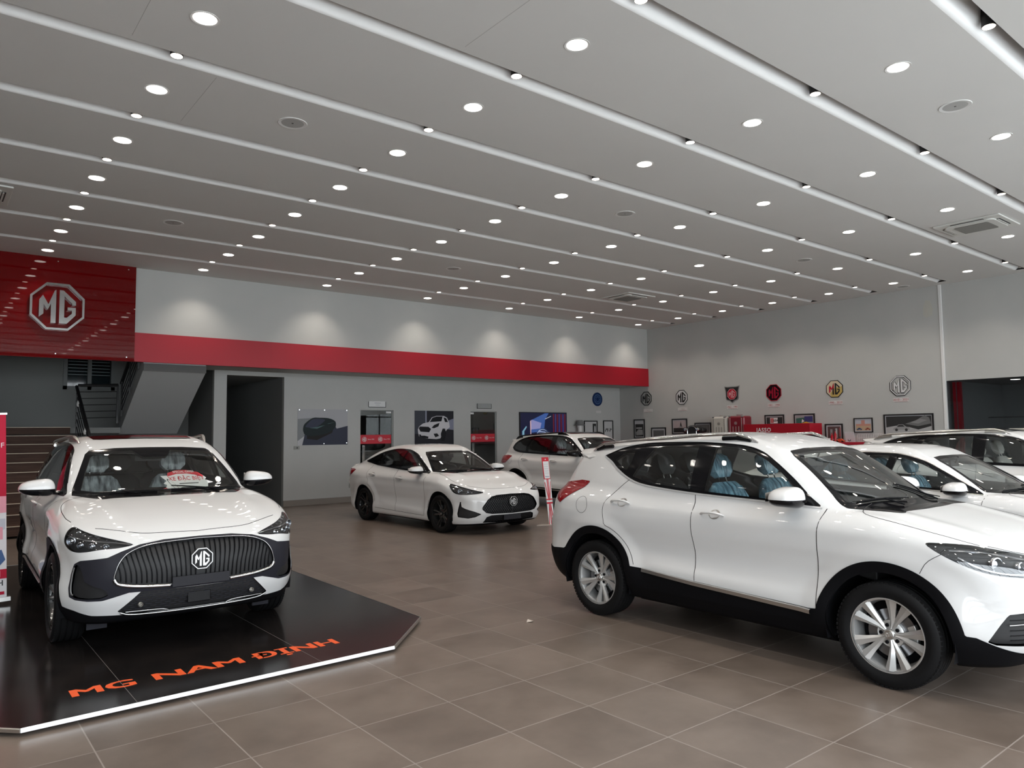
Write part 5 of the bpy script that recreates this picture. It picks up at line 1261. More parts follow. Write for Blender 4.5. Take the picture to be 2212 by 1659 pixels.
railing('black stair railing rising beside the lower wooden flight', (2.56, 15.2, 1.15), (2.56, 17.74, 2.76), .85, 5, (.05, .5, .95), True)
railing('short level black railing across the landing gap', (2.60, 17.84, 2.79), (3.36, 17.84, 2.82), .78, 5, (.02, .99))
railing('black stair railing climbing beside the pale upper flight', (3.405, 17.76, 2.86), (3.405, 16.1, 3.87), .72, 5, (.05, .5, .95))
# window over the landing
q = MB(); r = bpy.data.objects.new('window_2', None); COL.objects.link(r); struct(r); r.location = (2.5, YB, 2.78)
FR = mat('grey_window_frame', (.20, .21, .21), .6)
for a, b in (((0, -.03, 0), (.08, .06, .94)), ((.96, -.03, 0), (1.04, .06, .94)), ((0, -.03, 0), (1.04, .06, .08)), ((0, -.03, .86), (1.04, .06, .94)), ((.48, -.03, 0), (.56, .05, .94))): q.box(a, b, FR)
q.build('window_frame', None, r)
q = MB(); q.box((.05, .05, .05), (1.0, .06, .9), mat('dark_pane', (.012, .02, .024), .1, coat=.5)); q.build('window_pane', None, r)  # near-black glossy pane
q = MB()
for k in range(7): q.box((.10, .01, .34 + k * .075), (.94, .045, .352 + k * .075), mat('louvre_grey', (.30, .34, .36), .4))
q.build('louvre_slats', None, r)
# ------------------------------------------------------------------ ceiling fittings
ORD = ['first', 'second', 'third', 'fourth', 'fifth', 'sixth', 'seventh', 'eighth', 'ninth', 'tenth', 'eleventh', 'twelfth']
def nth(k): return ORD[k]
GLOW = mat('downlight_glow', (1, 1, 1), 0.5, emit=(1.0, 0.93, 0.86), es=7.0)
GLOWW = mat('slot_spot_glow', (1, .9, .85), 0.5, emit=(1.0, 0.88, 0.76), es=6.0)
RING = mat('downlight_ring', (.75, .75, .74), .35)
lampd = bpy.data.lights.new('downlight_lamp', 'SPOT'); lampd.energy = SPOT_W; lampd.spot_size = math.radians(112); lampd.spot_blend = .85; lampd.shadow_soft_size = .07; lampd.color = (1.0, .90, .80)
slotd = bpy.data.lights.new('slot_lamp', 'SPOT'); slotd.energy = SPOT_W * .12; slotd.spot_size = math.radians(120); slotd.spot_blend = .9; slotd.shadow_soft_size = .04; slotd.color = (1.0, .86, .74)
def lamp(d, loc, parent): o = bpy.data.objects.new('lamp', d); COL.objects.link(o); o.parent = parent; o.location = loc; return o
COLX = [1.70, 4.38, 7.05, 9.71, 12.29, 14.90, 17.46]; ROWY = [15.35 - 1.553 * k for k in range(12)]
proto = None; SEEN = {0: 6, 1: 7, 2: 8, 3: 8, 4: 8, 5: 7, 6: 6}
SKIP = {(13.6, 4.48)}
for ci, x in enumerate([-3.6, -.95] + COLX):
    for ri, y in enumerate(ROWY):
        if x < 1 and ri < 0: continue
        if y < FACADE_Y + .4: continue
        lab = f'round glowing downlight, {nth(ri)} from the back wall, {nth(len(COLX) + 1 - ci)} column from the right'
        if proto is None:
            r = empty('downlight', (x, y, ZC), lab, 'ceiling light', 0, 'round downlights in the flat ceiling strips')
            a = MB(); a.lathe([(.090, -.001), (.112, -.004), (.112, 0)], RING, 32, 'z'); a.lathe([(.090, -.001), (.088, .02)], RING, 32, 'z'); a.build('trim_ring', None, r, smooth=40)
            a = MB(); a.lathe([(0, -.0035), (.090, -.0035)], GLOW, 32, 'z'); a.build('diffuser', None, r)
            lamp(lampd, (0, 0, -.03), r); proto = r
        else:
            c = copy_tree(proto); c.location = (x, y, ZC); c['label'] = lab
proto = None; SX = [1.68, 4.32, 6.95, 9.53, 12.12, 14.65, 17.2]
for ci, x in enumerate([-.9] + SX):
    for si, y in enumerate(SLOTS[:10]):
        lab = f'small black spotlight in the {nth(si)} ceiling slot from the back wall, {nth(7 - ci)} from the right'
        if proto is None:
            r = empty('slot_spotlight', (x, y + .062, ZC), lab, 'spotlight', 0, 'spotlights tucked into the ceiling slots')
            a = MB(); a.lathe([(.054, SD - .001), (.054, .0), (.050, .002), (.050, .03)], BLACK, 20, 'z'); a.build('housing', None, r, smooth=40)
            a = MB(); a.lathe([(.050, .001), (.036, .012), (.030, .03)], GLOWW, 20, 'z'); a.lathe([(0, .022), (.031, .022)], GLOWW, 20, 'z'); a.build('reflector', None, r, smooth=40)
            lamp(slotd, (0, 0, -.004), r); proto = r
        else:
            c = copy_tree(proto); c.location = (x, y + .062, ZC); c['label'] = lab
# round speakers
proto = None
for (x, y, lab) in ((3.05, 7.53, 'round white ceiling speaker in the left part of the ceiling'), (3.02, 12.22, 'round pale ceiling speaker near the dark red panel'), (8.4, 12.3, 'faint round ceiling speaker, farthest back in the middle'),
                    (8.39, 2.93, 'round grey ceiling speaker, largest and nearest at the upper right'), (8.42, 7.62, 'round ceiling speaker above the middle of the room'), (13.6, 7.6, 'round ceiling speaker between the rear ends of the right-hand slots'), (18.06, 7.63, 'small round ceiling speaker close to the right wall')):
    if proto is None:
        r = empty('ceiling_speaker', (x, y, ZC), lab, 'speaker', 0, 'round speakers flush in the ceiling')
        a = MB(); a.lathe([(.118, -.003), (.15, -.006), (.155, 0)], RING, 36, 'z'); a.build('rim', None, r, smooth=40)
        a = MB(); a.lathe([(.012, -.003), (.118, -.003)], mat('speaker_mesh', (.42, .42, .41), .6), 36, 'z'); a.build('speaker_grille', None, r)
        a = MB(); a.lathe([(0, -.0035), (.012, -.0035)], BLACK, 12, 'z'); a.build('center_dot', None, r); proto = r
    else: c = copy_tree(proto); c.location = (x, y, ZC); c['label'] = lab
# cassette air conditioners
ACW = mat('cassette_white', (.66, .66, .63), .45); ACD = mat('cassette_dark_slot', (.02, .02, .02), .6); ACG = mat('cassette_grille', (.16, .155, .14), .6)
def cassette(x, y, lab):
    r = empty('air_conditioner', (x, y, ZC), lab, 'air conditioner', 0, 'square ceiling cassettes')
    def rr(h, c, n=6):
        P = []
        for (sx, sy, a0) in ((1, 1, 0), (-1, 1, 90), (-1, -1, 180), (1, -1, 270)):
            for k in range(n + 1): a = math.radians(a0 + 90 * k / n); P.append((sx * (h - c) + c * math.cos(a), sy * (h - c) + c * math.sin(a)))
        return P
    a = MB(); a.prism(rr(.49, .02), 'z', -.025, -.002, ACW); a.prism(rr(.37, .10), 'z', -.045, -.02, ACW); a.build('panel', None, r, bevel=.004)
    for k in range(4):
        a = MB(); M_ = Matrix.Rotation(k * PI / 2, 4, 'Z'); a.obox(M_, (-.24, .375, -.032), (.24, .425, -.024), ACD); a.build('air_outlet', None, r)
        a = MB(); a.obox(M_, (-.235, .385, -.040), (.235, .405, -.030), ACW); a.build('air_vane', None, r)
    a = MB(); a.prism(rr(.255, .05), 'z', -.050, -.044, ACG)
    for k in range(23): t = -.24 + k * .0218; a.box((t, -.25, -.054), (t + .008, .25, -.050), ACW if False else mat('grille_bar', (.30, .29, .27), .6))
    a.build('intake_grille', None, r)
cassette(13.62, 4.54, 'square white ceiling air conditioner at the right, the nearest one')
cassette(13.68, 12.36, 'square white ceiling air conditioner far back above the middle')
cassette(.40, 12.2, 'white ceiling air conditioner cut off at the left picture edge')
# lights inside the glazed side room
for k, (x, y) in enumerate(((19.9, 6.0), (19.9, 4.6), (21.2, 5.6), (21.2, 3.6), (19.9, 3.0))):
    a = MB(); a.lathe([(0, -.004), (.09, -.004), (.10, 0)], GLOW, 24, 'z', c=(x, y, 2.80)); tag(a.build('panel_light'), f'small round light in the side room ceiling, {nth(k)} one behind the dark glass', 'ceiling light', 'lights in the glazed side room')
# ------------------------------------------------------------------ flat-work helpers
class Face:
    """2-D sheet on a wall: u to the viewer's right, v up, d outwards"""
    def __init__(s, o, u, n): s.o, s.u, s.n = Vector(o), Vector(u).normalized(), Vector(n).normalized(); s.w = Vector((0, 0, 1)); s.mb = MB()
    def P(s, u, v, d=0): return s.o + s.u * u + s.w * v + s.n * d
    def poly(s, pts, d0, d1, m):
        n = len(pts); ar = sum(pts[i][0] * pts[(i+1) % n][1] - pts[(i+1) % n][0] * pts[i][1] for i in range(n))
        if ar < 0: pts = pts[::-1]
        vs = [s.P(a, b, d0) for a, b in pts] + [s.P(a, b, d1) for a, b in pts]
        fs = [tuple(range(n, 2 * n)), tuple(range(n))[::-1]] + [(i, (i+1) % n, n + (i+1) % n, n + i) for i in range(n)]
        s.mb.add(vs, fs, m)
    def rect(s, u0, v0, u1, v1, d0, d1, m): s.poly([(u0, v0), (u1, v0), (u1, v1), (u0, v1)], d0, d1, m)
    def mtx(s, u, v, d): M_ = Matrix((s.u, s.w, s.n)).transposed().to_4x4(); return Matrix.Translation(s.P(u, v, d)) @ M_
    def text(s, t, u, v, d, size, m, bold=0.0, sp=1.0): text_into(s.mb, t, size, m, s.mtx(u, v, d), .002, bold, sp)
    def badge(s, u, v, off, r, ring_m, let, field=None, **k):
        # badge lies in XZ facing -Y
        M_ = Matrix((s.u, -s.n, s.w)).transposed().to_4x4(); badge(s.mb, r, Matrix.Translation(s.P(u, v, off)) @ M_, ring_m, let, field, **k)
    def out(s, name, parent=None): o = s.mb.build(name, None, parent); s.mb = MB(); return o
def backF(x, z, d=0): return Face((x, YL - .002 - d, z), (1, 0, 0), (0, -1, 0))
def rightF(y, z, d=0): return Face((XRW - .002 - d, y, z), (0, -1, 0), (-1, 0, 0))
def flat(name, c=(.5, .5, .5), r=.6): return mat(name, c, max(r, .45), spec=.12)

# ------------------------------------------------------------------ big emblem on the gloss panel
f = Face((1.935, YU - .055, 4.11), (1, 0, 0), (0, -1, 0)); f.badge(0, 0, .03, .435, CHROME, CHROME, None, d=.045, ring=.085)
tag(f.out('wall_emblem'), 'large chrome octagon emblem with two letters on the dark red panel', 'emblem')

# ------------------------------------------------------------------ platform
PB = noise_mat('black_gloss_board', (0.010, 0.009, 0.009), (0.018, 0.015, 0.014), 3, .15, 4); PB.node_tree.nodes['Principled BSDF'].inputs['Specular IOR Level'].default_value = .3
oct_ = [(.50, 5.0), (2.885, 5.05), (3.52, 5.70), (3.60, 10.9), (3.0, 11.5), (.55, 11.5), (-.12, 10.9), (-.12, 5.65)]
pr = empty('display_platform', (1.7, 8.2, 0), 'low black octagonal display platform with a bright metal edge', 'platform')
L_ = lambda p: (p[0] - 1.7, p[1] - 8.2)
q = MB(); q.prism([L_(p) for p in oct_], 'z', .024, .0455, PB); q.build('board', None, pr)
q = MB(); q.prism([((p[0] - 1.7) * .96, (p[1] - 8.2) * .975) for p in oct_], 'z', .001, .024, BLACK); q.build('plinth', None, pr)
q = MB()
for xx in (1.095, 2.295): q.box((xx - 1.7 - .0015, 5.03 - 8.2, .0457), (xx - 1.7 + .0015, 11.4 - 8.2, .0460), mat('board_seam', (.16, .15, .14), .5))
q.build('board_seam', None, pr)
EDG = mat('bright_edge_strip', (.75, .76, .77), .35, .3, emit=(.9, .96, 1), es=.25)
for k in range(8):
    a, b = Vector((*oct_[k], 0)), Vector((*oct_[(k+1) % 8], 0)); d = (b - a).normalized(); nn = Vector((d.y, -d.x, 0)); q = MB()
    vs = []
    for P_ in (a, b):
        for (o_, z_) in ((0, .024), (.006, .024), (.006, .042), (.001, .0475), (-.004, .0475), (-.004, .044)): vs.append((P_.x + nn.x * o_ - 1.7, P_.y + nn.y * o_ - 8.2, z_))
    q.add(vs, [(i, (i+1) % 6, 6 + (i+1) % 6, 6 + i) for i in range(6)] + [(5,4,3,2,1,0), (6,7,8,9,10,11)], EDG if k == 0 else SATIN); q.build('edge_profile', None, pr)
ORG = mat('orange_letters', (.78, .10, .02), .5)
def floor_text(t, x, w, y=5.375, hgt=.155):
    me = text_mesh('t', t, .2, ORG, .001); xs = [v.co.x for v in me.vertices]; ys = [v.co.y for v in me.vertices]
    x0, x1 = min(xs), max(xs); sx = w / (x1 - x0)
    cap = .143; sy = hgt / cap; y0 = -.0715
    q = MB()
    for k, dx in enumerate((0, -.008, .008)): q.add([(x + dx + (v.co.x - x0) * sx - 1.7, y + (v.co.y - y0) * sy + .015 * (x - .8) - 8.2, .0462 + k * .0002 + (v.co.z > 0) * .0008) for v in me.vertices], [tuple(p.vertices) for p in me.polygons], ORG)
    bpy.data.meshes.remove(me); return q
for t, x, w in (('MG', .81, .355), ('NAM', 1.295, .575), ('\u0110\u1ECANH', 1.96, .64)): floor_text(t, x, w).build('platform_lettering', None, pr)

# ------------------------------------------------------------------ roll-up banner at the left edge
r = empty('roll_up_banner', (.335, 8.86, .063), 'tall red and white printed banner stand at the left picture edge', 'banner')
r.rotation_euler = (0, math.radians(-1.9), 0)
f = Face((-.42, .0, 0), (1, 0, 0), (0, -1, 0)); W_, H_ = .82, 1.83
BR = flat('banner_red', (.50, .02, .05)); BP = flat('banner_pink', (.78, .35, .42)); BW = flat('banner_white', (.78, .76, .78)); BB = flat('banner_blue', (.08, .14, .30)); BG = flat('banner_grey', (.55, .55, .62))
f.rect(0, .04, W_, H_, 0, .003, BW); f.out('banner_sheet', r)
def part(name): f.out(name, r)
f.poly([(0, 1.0), (W_, .98), (W_, H_), (0, H_)], .003, .0045, BR); part('red_print_area')
f.poly([(0, .84), (W_, .86), (W_, 1.02), (0, 1.05)], .0035, .0050, BP); part('pink_print_band')
f.poly([(.40, .78), (.55, .82), (W_ - .01, .80), (W_ - .01, .70), (.7, .66), (.42, .68)], .0045, .006, BG); f.poly([(.45, .72), (.62, .74), (W_ - .03, .72), (W_ - .03, .60), (.5, .60)], .005, .0065, BP); part('printed_car')
f.poly([(.40, .46), (W_ - .04, .50), (W_ - .01, .40), (.75, .33), (.42, .33)], .0045, .006, BB); part('printed_blue_car')
f.rect(0, .22, W_, .31, .0045, .006, BR); part('red_footer_band')
f.text('MG NAM', .60, .265, .006, .085, BW, .002); f.text('NAM \u0110\u1ECANH', .60, .175, .004, .075, BLACK, .001); f.text('Nam \u0110\u1ECBnh', .66, .125, .004, .045, BLACK); part('banner_lettering')
f.rect(.40, .065, W_ - .02, .095, .0045, .006, BR); f.text('18 68', .72, .08, .006, .03, BW); part('phone_line')
f.text('F', .79, 1.52, .005, .07, BW); part('banner_letter')
q = MB(); q.box((-.43, -.03, 0), (.43, .05, .04)); q.build('base_cassette', SATIN, r); q = MB(); q.tube([(.0, .02, .03), (.0, .02, H_)], .010, SATIN, 8); q.box((-.42, -.008, H_ - .005), (.41, .008, H_ + .012), SATIN); q.build('support_pole', None, r)
# ------------------------------------------------------------------ slim price standee with the cross stripes
r = empty('price_standee', (9.045, 10.13, 0), 'slim red and white price standee with crossed stripes beside the saloon', 'standee')
f = Face((0, 0, 0), (1, 0, 0), (0, -1, 0)); S0 = lambda v: -.05 * 0 + (-.075 - .11 * (v / 1.23)) ; wd = lambda v: .15
def SL(v, t): return (.01 - .15 * (v / 1.23) + (t - .5) * (.13 + .03 * v / 1.23), v)
def sq(v0, v1, t0, t1): return [SL(v0, t0), SL(v0, t1), SL(v1, t1), SL(v1, t0)]
f.poly(sq(0, .83, 0, 1), -.006, 0, PAPER); f.out('striped_panel', r)
RS = REDP
f.poly(sq(0, .40, .38, .50), 0, .002, RS); f.poly(sq(0, .40, .56, .62), 0, .002, RS); f.poly(sq(.45, .83, .38, .50), 0, .002, RS); f.poly(sq(.45, .83, .56, .66), 0, .002, RS)
f.poly(sq(.385, .415, 0, 1), 0, .0022, RS); f.poly(sq(.455, .475, 0, 1), 0, .0022, RS)
f.poly([SL(.47, .34), SL(.47, .46), SL(.78, .10), SL(.78, 0)], 0, .0024, RS); f.poly([SL(.47, .55), SL(.47, .66), SL(.80, 1), SL(.78, .92)], 0, .0024, RS)
f.poly([SL(0, .0), SL(0, .12), SL(.38, .45), SL(.38, .36)], 0, .0024, RS); f.poly([SL(0, 1), SL(0, .85), SL(.38, .58), SL(.38, .68)], 0, .0024, RS); f.out('cross_stripes', r)
f.poly(sq(.83, 1.23, 0, 1), -.008, .001, RS); f.out('red_header', r)
f.poly(sq(.845, 1.155, .10, .94), .001, .003, PAPER); f.out('paper_sheet', r)
for v in (1.10, 1.06, 1.02, .98, .94): f.poly(sq(v, v + .004, .2, .85), .003, .0035, flat('print_grey', (.35, .35, .40)))
f.poly(sq(.875, .883, .2, .85), .003, .0035, BB); f.out('printed_lines', r)
f.poly([(SL(1.19, .5)[0] + .012 * math.cos(a), 1.19 + .012 * math.sin(a)) for a in np.linspace(0, 2*PI, 13)[:-1]], .001, .003, PAPER); f.out('round_mark', r)
q = MB(); q.prism([(-.30, .07), (-.02, -.08), (.05, -.02), (-.10, .16)], 'z', 0, .012, flat('standee_foot', (.42, .36, .32), .4)); q.build('base_plate', None, r)
# scrap on the floor
q = MB(); q.add([(4.215, 5.07, .001), (4.25, 5.03, .012), (4.29, 5.06, .003), (4.26, 5.10, .010), (4.24, 5.085, .022)], [(0,1,4), (1,2,4), (2,3,4), (3,0,4), (0,3,2,1)], flat('scrap', (.50, .44, .38)))
tag(q.build('paper_scrap'), 'tiny crumpled paper scrap lying on the floor tiles', 'litter')

# ------------------------------------------------------------------ glass office doors in the back wall
DK = mat('office_dark', (.045, .05, .05), .8)
q = MB()
for (a, b) in ((8.84, 9.80), (12.31, 13.25)): q.box((a - .6, YL + 2.0, 0), (b + .6, YL + 2.1, 2.8)); q.box((a - .7, YL + .12, 0), (a - .6, YL + 2.1, 2.8)); q.box((b + .6, YL + .12, 0), (b + .7, YL + 2.1, 2.8)); q.box((a - .7, YL + .12, 2.6), (b + .7, YL + 2.1, 2.8))
struct(q.build('wall_offices', DK))
DG = glass_mat('office_door_glass', (.36, .41, .39))
for k, (a, b) in enumerate(((8.84, 9.80), (12.31, 13.25))):
    r = bpy.data.objects.new('door_%d' % (k + 1), None); COL.objects.link(r); struct(r); r.location = (a, YL + .04, 0)
    w = b - a; q = MB(); q.box((.01, 0, .01), (w - .04, .012, 2.31)); q.build('door_glass', DG, r)
    q = MB(); q.box((w - .035, -.01, 0), (w, .03, 2.33)); q.box((0, -.01, 2.315), (w, .03, 2.33)); q.box((0, -.01, 0), (.012, .03, 2.33)); q.build('door_frame', mat('door_frame_grey', (.28, .29, .28), .5), r)
    f = Face((0, -.004, 0), (1, 0, 0), (0, -1, 0)); f.rect(.01, 1.455, w - .05, 1.685, 0, .002, REDP); f.out('red_door_band', r)
    for u in (.13, .59):
        f.badge(u, 1.57, .004, .062, PAPER, PAPER, None, d=.002, ring=.12); f.text('Since 1924', u + .19, 1.57, .004, .042, PAPER)
    f.out('band_lettering', r)
    q = MB(); q.tube([(.07, -.05, .72), (.07, -.05, 1.42)], .016, CHROME, 8); q.tube([(.12, -.03, .72), (.12, -.03, 1.42)], .008, CHROME, 8); q.build('door_handle', None, r, smooth=40)
    f = Face((0, -.004, 0), (1, 0, 0), (0, -1, 0)); f.rect(w - .20 if k == 0 else .02, 2.25, w - .05 if k == 0 else .14, 2.30, 0, .003, PAPER); f.out('door_sticker', r)
q = MB(); q.box((9.0, YL + 1.95, 2.1), (9.1, YL + 1.99, 2.3), flat('pale_green_note', (.5, .55, .42))); q.box((9.28, YL + 1.95, 2.12), (9.40, YL + 1.99, 2.33), flat('cream_note', (.62, .58, .42))); tag(q.build('wall_notes'), 'pale paper notes inside the office behind the left glass door', 'paper')
for (x0, x1, z0, z1, lab, m) in ((9.07, 9.56, 2.40, 2.55, 'white door sign plate above the left glass door', PAPER), (12.54, 13.04, 2.41, 2.555, 'grey door sign plate above the right glass door', flat('sign_grey', (.33, .34, .33)))):
    f = backF(0, 0); r = empty('door_sign', (0, 0, 0), lab, 'sign'); f.rect(x0, z0, x1, z1, 0, .035, BLACK); f.out('sign_back', r); f.rect(x0 - .01, z0 + .012, x1 - .02, z1 + .008, .035, .042, m); f.out('sign_plate', r)
    f.rect(x0 + .15, z1 - .045, x1 - .16, z1 - .033, .042, .0425, flat('print_grey', (.3, .3, .3))); f.rect(x0 + .18, z0 + .055, x1 - .19, z0 + .064, .042, .0425, flat('print_grey')); f.out('sign_text_lines', r)
# sockets
for (x, z, s, lab) in ((7.14, 1.39, .07, 'grey wall switch with a dark rocker below the green car poster'), (8.57, .40, .045, 'small socket low on the back wall behind the saloon')):
    f = backF(x, z); r = empty('wall_switch', (0, 0, 0), lab, 'switch'); f.rect(-s, -.042, s, .042, 0, .012, flat('switch_grey', (.30, .30, .28), .4)); f.out('plate', r); f.rect(0, -.02, .022, .02, .012, .016, BLACK); f.out('rocker', r)
# ------------------------------------------------------------------ posters
r = empty('car_poster', (0, 0, 0), 'poster of a dark green sports car on grey beside the corridor', 'poster'); f = backF(7.16, 1.45)
f.rect(0, 0, 1.32, .88, 0, .004, flat('poster_grey', (.42, .42, .44), .35)); f.out('poster_sheet', r)
f.poly([(0, .64), (.40, .665), (.62, .52), (.2, 0), (0, .0)], .004, .005, flat('poster_mid', (.24, .25, .26), .35)); f.poly([(.0, .10), (.17, .22), (.20, .0), (0, 0)], .005, .0055, flat('poster_pale', (.50, .50, .52), .35))
f.poly([(1.02, .40), (1.32, .47), (1.32, .0), (.12, .0), (.18, .25), (.9, .60)], .005, .006, flat('poster_navy', (.045, .05, .075), .35)); f.out('poster_background', r)
f.poly(spline([(.14, .42), (.19, .53), (.38, .66), (.56, .67), (.80, .66), (.96, .60), (1.0, .52), (.97, .42), (.80, .30), (.50, .23), (.22, .24), (.15, .32)], 4, True).tolist(), .006, .007, flat('poster_car_dark', (.018, .026, .028), .3))
f.poly(spline([(.20, .46), (.38, .63), (.60, .64), (.70, .60), (.45, .42), (.28, .43)], 4, True).tolist(), .007, .0075, flat('poster_car_roof', (.05, .055, .085), .3))
f.poly([(.30, .42), (.50, .44), (.80, .52), (.97, .56), (.80, .53), (.50, .40)], .0075, .008, flat('poster_car_hi', (.10, .17, .17), .3)); f.poly([(.24, .26), (.95, .47), (.90, .30), (.5, .12), (.24, .15)], .0065, .0068, flat('poster_shadow', (.02, .018, .018), .3)); f.out('printed_sports_car', r)
for u, v in ((.04, .86), (.69, .86), (1.29, .86), (.68, .03), (1.29, .04)): f.poly([(u + .012 * math.cos(a), v + .012 * math.sin(a)) for a in np.linspace(0, 2*PI, 9)[:-1]], .008, .014, CHROME)
f.out('poster_stud', r)
r = empty('car_poster', (0, 0, 0), 'dark poster of a white SUV front between the two glass doors', 'poster'); f = backF(10.45, 1.40)
f.rect(0, 0, 1.27, .93, 0, .004, flat('poster_dark', (.028, .028, .034), .3)); f.out('poster_sheet', r)
f.rect(0, .30, .34, .93, .004, .005, flat('poster_slate', (.06, .065, .08), .3)); f.rect(.34, .55, .38, .93, .004, .0052, flat('poster_light', (.30, .32, .40), .3)); f.poly([(.85, .45), (1.27, .40), (1.27, .72), (.95, .62)], .004, .005, flat('poster_haze', (.24, .25, .33), .3)); f.out('poster_background', r)
PWc = flat('poster_white_car', (.60, .59, .62), .3)
f.poly([(.10, .42), (.14, .50), (.26, .58), (.45, .62), (.55, .75), (.70, .79), (.95, .79), (1.05, .74), (1.12, .60), (1.14, .48), (1.05, .42), (.98, .34), (.88, .25), (.82, .17), (.70, .15), (.40, .17), (.14, .23), (.11, .32)], .005, .006, PWc)
PK = flat('poster_black', (.015, .015, .018), .3)
f.poly([(.48, .62), (.57, .74), (.70, .775), (.90, .775), (.86, .64)], .006, .007, PK); f.poly([(.93, .75), (1.02, .73), (1.08, .62), (.98, .62)], .006, .007, PK)
f.poly([(.13, .45), (.16, .50), (.44, .49), (.52, .43), (.46, .34), (.18, .36)], .006, .007, PK); f.poly([(.54, .46), (.62, .54), (.80, .60), (.76, .50), (.62, .45)], .006, .007, PK)
f.poly([(.14, .29), (.44, .22), (.42, .17), (.15, .22)], .006, .007, PK); f.poly([(.60, .30), (.72, .31), (.78, .24), (.66, .20)], .006, .007, PK); f.poly([(.84, .30), (.90, .44), (.98, .44), (1.02, .30), (.96, .10), (.86, .10)], .006, .007, PK)
f.rect(.20, .25, .34, .29, .007, .0075, PWc); f.out('printed_car', r)
# television
r = empty('television', (0, 0, 0), 'wall television showing a blue lit car scene, right of the doors', 'television'); f = backF(14.10, 1.25)
f.rect(0, 0, 1.92, 1.08, 0, .05, BLACK); f.out('television_body', r)
def em(n, c, s=1.0): return mat(n, (0, 0, 0), .2, emit=c, es=s)
f.rect(.02, .02, 1.90, 1.06, .05, .052, em('tv_base', (.006, .008, .03))); f.poly([(.40, .82), (1.0, 1.05), (1.15, 1.05), (1.0, .85), (.95, .5), (.45, .45)], .052, .053, em('tv_blue', (.04, .09, .28))); f.poly([(.42, .55), (.80, .58), (.85, .75), (.46, .85)], .053, .0535, em('tv_lilac', (.22, .22, .42)))
f.poly([(.39, .80), (.44, .84), (.43, .4), (.40, .4)], .054, .0545, em('tv_pink', (.50, .34, .40))); f.poly([(1.0, .88), (1.24, .97), (1.24, .95), (1.0, .86)], .054, .0545, em('tv_white', (.45, .45, .5)))
for k in range(7): f.rect(1.33 + .08 * k, .3, 1.38 + .08 * k, 1.03, .052, .0525, em('tv_red%d' % (k % 2), ((.10, .008, .02), (.04, .03, .12))[k % 2]))
f.poly([(.08, .5), (.24, .66), (.26, .62), (.16, .5), (.16, .35), (.28, .35), (.28, .30), (.08, .3)], .053, .054, em('tv_cyan', (.16, .32, .42)))
f.poly([(.62, .38), (.70, .52), (.85, .58), (1.02, .57), (1.15, .48), (1.30, .44), (1.28, .38)], .054, .055, em('tv_car', (.02, .03, .07))); f.poly([(.66, .42), (.74, .53), (.86, .56), (.98, .55), (1.10, .47), (.98, .53), (.86, .54), (.76, .50)], .055, .0555, em('tv_edge', (.30, .38, .60))); f.poly([(.64, .46), (.80, .50), (1.0, .48), (1.06, .40), (.98, .46), (.80, .47)], .055, .0555, em('tv_edge', (.3, .38, .6))); f.out('television_picture', r)
# ------------------------------------------------------------------ history emblems and their date labels
BLU = flat('emblem_blue', (.012, .03, .10), .3); BLL = flat('emblem_pale_blue', (.10, .18, .34), .3)
r = empty('wall_emblem', (0, 0, 0), 'round dark blue emblem with rings of pale marks on the back wall', 'emblem'); f = backF(17.45, 2.785)
circ = lambda R_, n=36, a0=0: [(R_ * math.cos(a + a0), R_ * math.sin(a + a0)) for a in np.linspace(0, 2 * PI, n + 1)[:-1]]
f.poly(circ(.225), 0, .02, BLU); f.out('disc', r)
for k in range(22):
    a = 2 * PI * k / 22; f.poly([(.165 * math.cos(a + s_ * .09), .165 * math.sin(a + s_ * .09)) if i < 2 else (.135 * math.cos(a + s_ * .09), .135 * math.sin(a + s_ * .09)) for i, s_ in enumerate((-1, 1, 1, -1))], .02, .022, BLL)
for k in range(10):
    a = 2 * PI * k / 10; f.poly([(.11 * math.cos(a - .12), .11 * math.sin(a - .12)), (.11 * math.cos(a + .12), .11 * math.sin(a + .12)), (.06 * math.cos(a + .08), .06 * math.sin(a + .08)), (.06 * math.cos(a - .08), .06 * math.sin(a - .08))], .02, .022, BLL)
f.out('ring_marks', r)
WH = flat('emblem_white', (.62, .62, .62), .3); RD = flat('emblem_red', (.45, .012, .03), .3); DRD = flat('emblem_dark_red', (.30, .010, .03), .3); GLD = flat('emblem_gold', (.50, .36, .12), .3); CRM = flat('emblem_cream', (.60, .50, .36), .3)
def wall_badge(y, z, r_, lab, ring_m, let, field, **k):
    e = empty('wall_emblem', (0, 0, 0), lab, 'emblem'); f = rightF(y, z)
    if field: f.poly([(p[0], p[1]) for p in octagon(r_ * .99)], 0, .010, field); f.out('emblem_field', e)
    f.badge(0, 0, .012, r_, ring_m, let, None, d=.006, **k); f.out('emblem_letters', e); return e
wall_badge(16.02, 2.78, .225, 'black outlined octagon emblem nearest the room corner, on bare wall', BLACK, BLACK, flat('emblem_wallgrey', (.40, .41, .40), .5), ring=.12)
wall_badge(14.58, 2.755, .225, 'white octagon emblem with black letters, second from the room corner', BLACK, BLACK, WH, ring=.08)
e = empty('wall_emblem', (0, 0, 0), 'black shield emblem holding a red octagon', 'emblem'); f = rightF(12.75, 2.76)
sh = [(-.26, .235), (-.15, .222), (0, .225), (.15, .222), (.26, .24), (.225, .10), (.215, -.12), (.19, -.17), (.08, -.20), (0, -.26), (-.08, -.20), (-.19, -.17), (-.215, -.12), (-.225, .10)]
f.poly(sh, 0, .012, flat('shield_rim', (.20, .20, .20), .3)); f.poly([(a * .88, b * .88) for a, b in sh], .012, .016, BLACK); f.out('shield', e)
f.poly(octagon(.150), .016, .020, RD); f.badge(0, 0, .022, .155, flat('emblem_pink', (.60, .30, .32), .4), flat('emblem_pink'), None, d=.004, ring=.08); f.out('red_octagon', e)
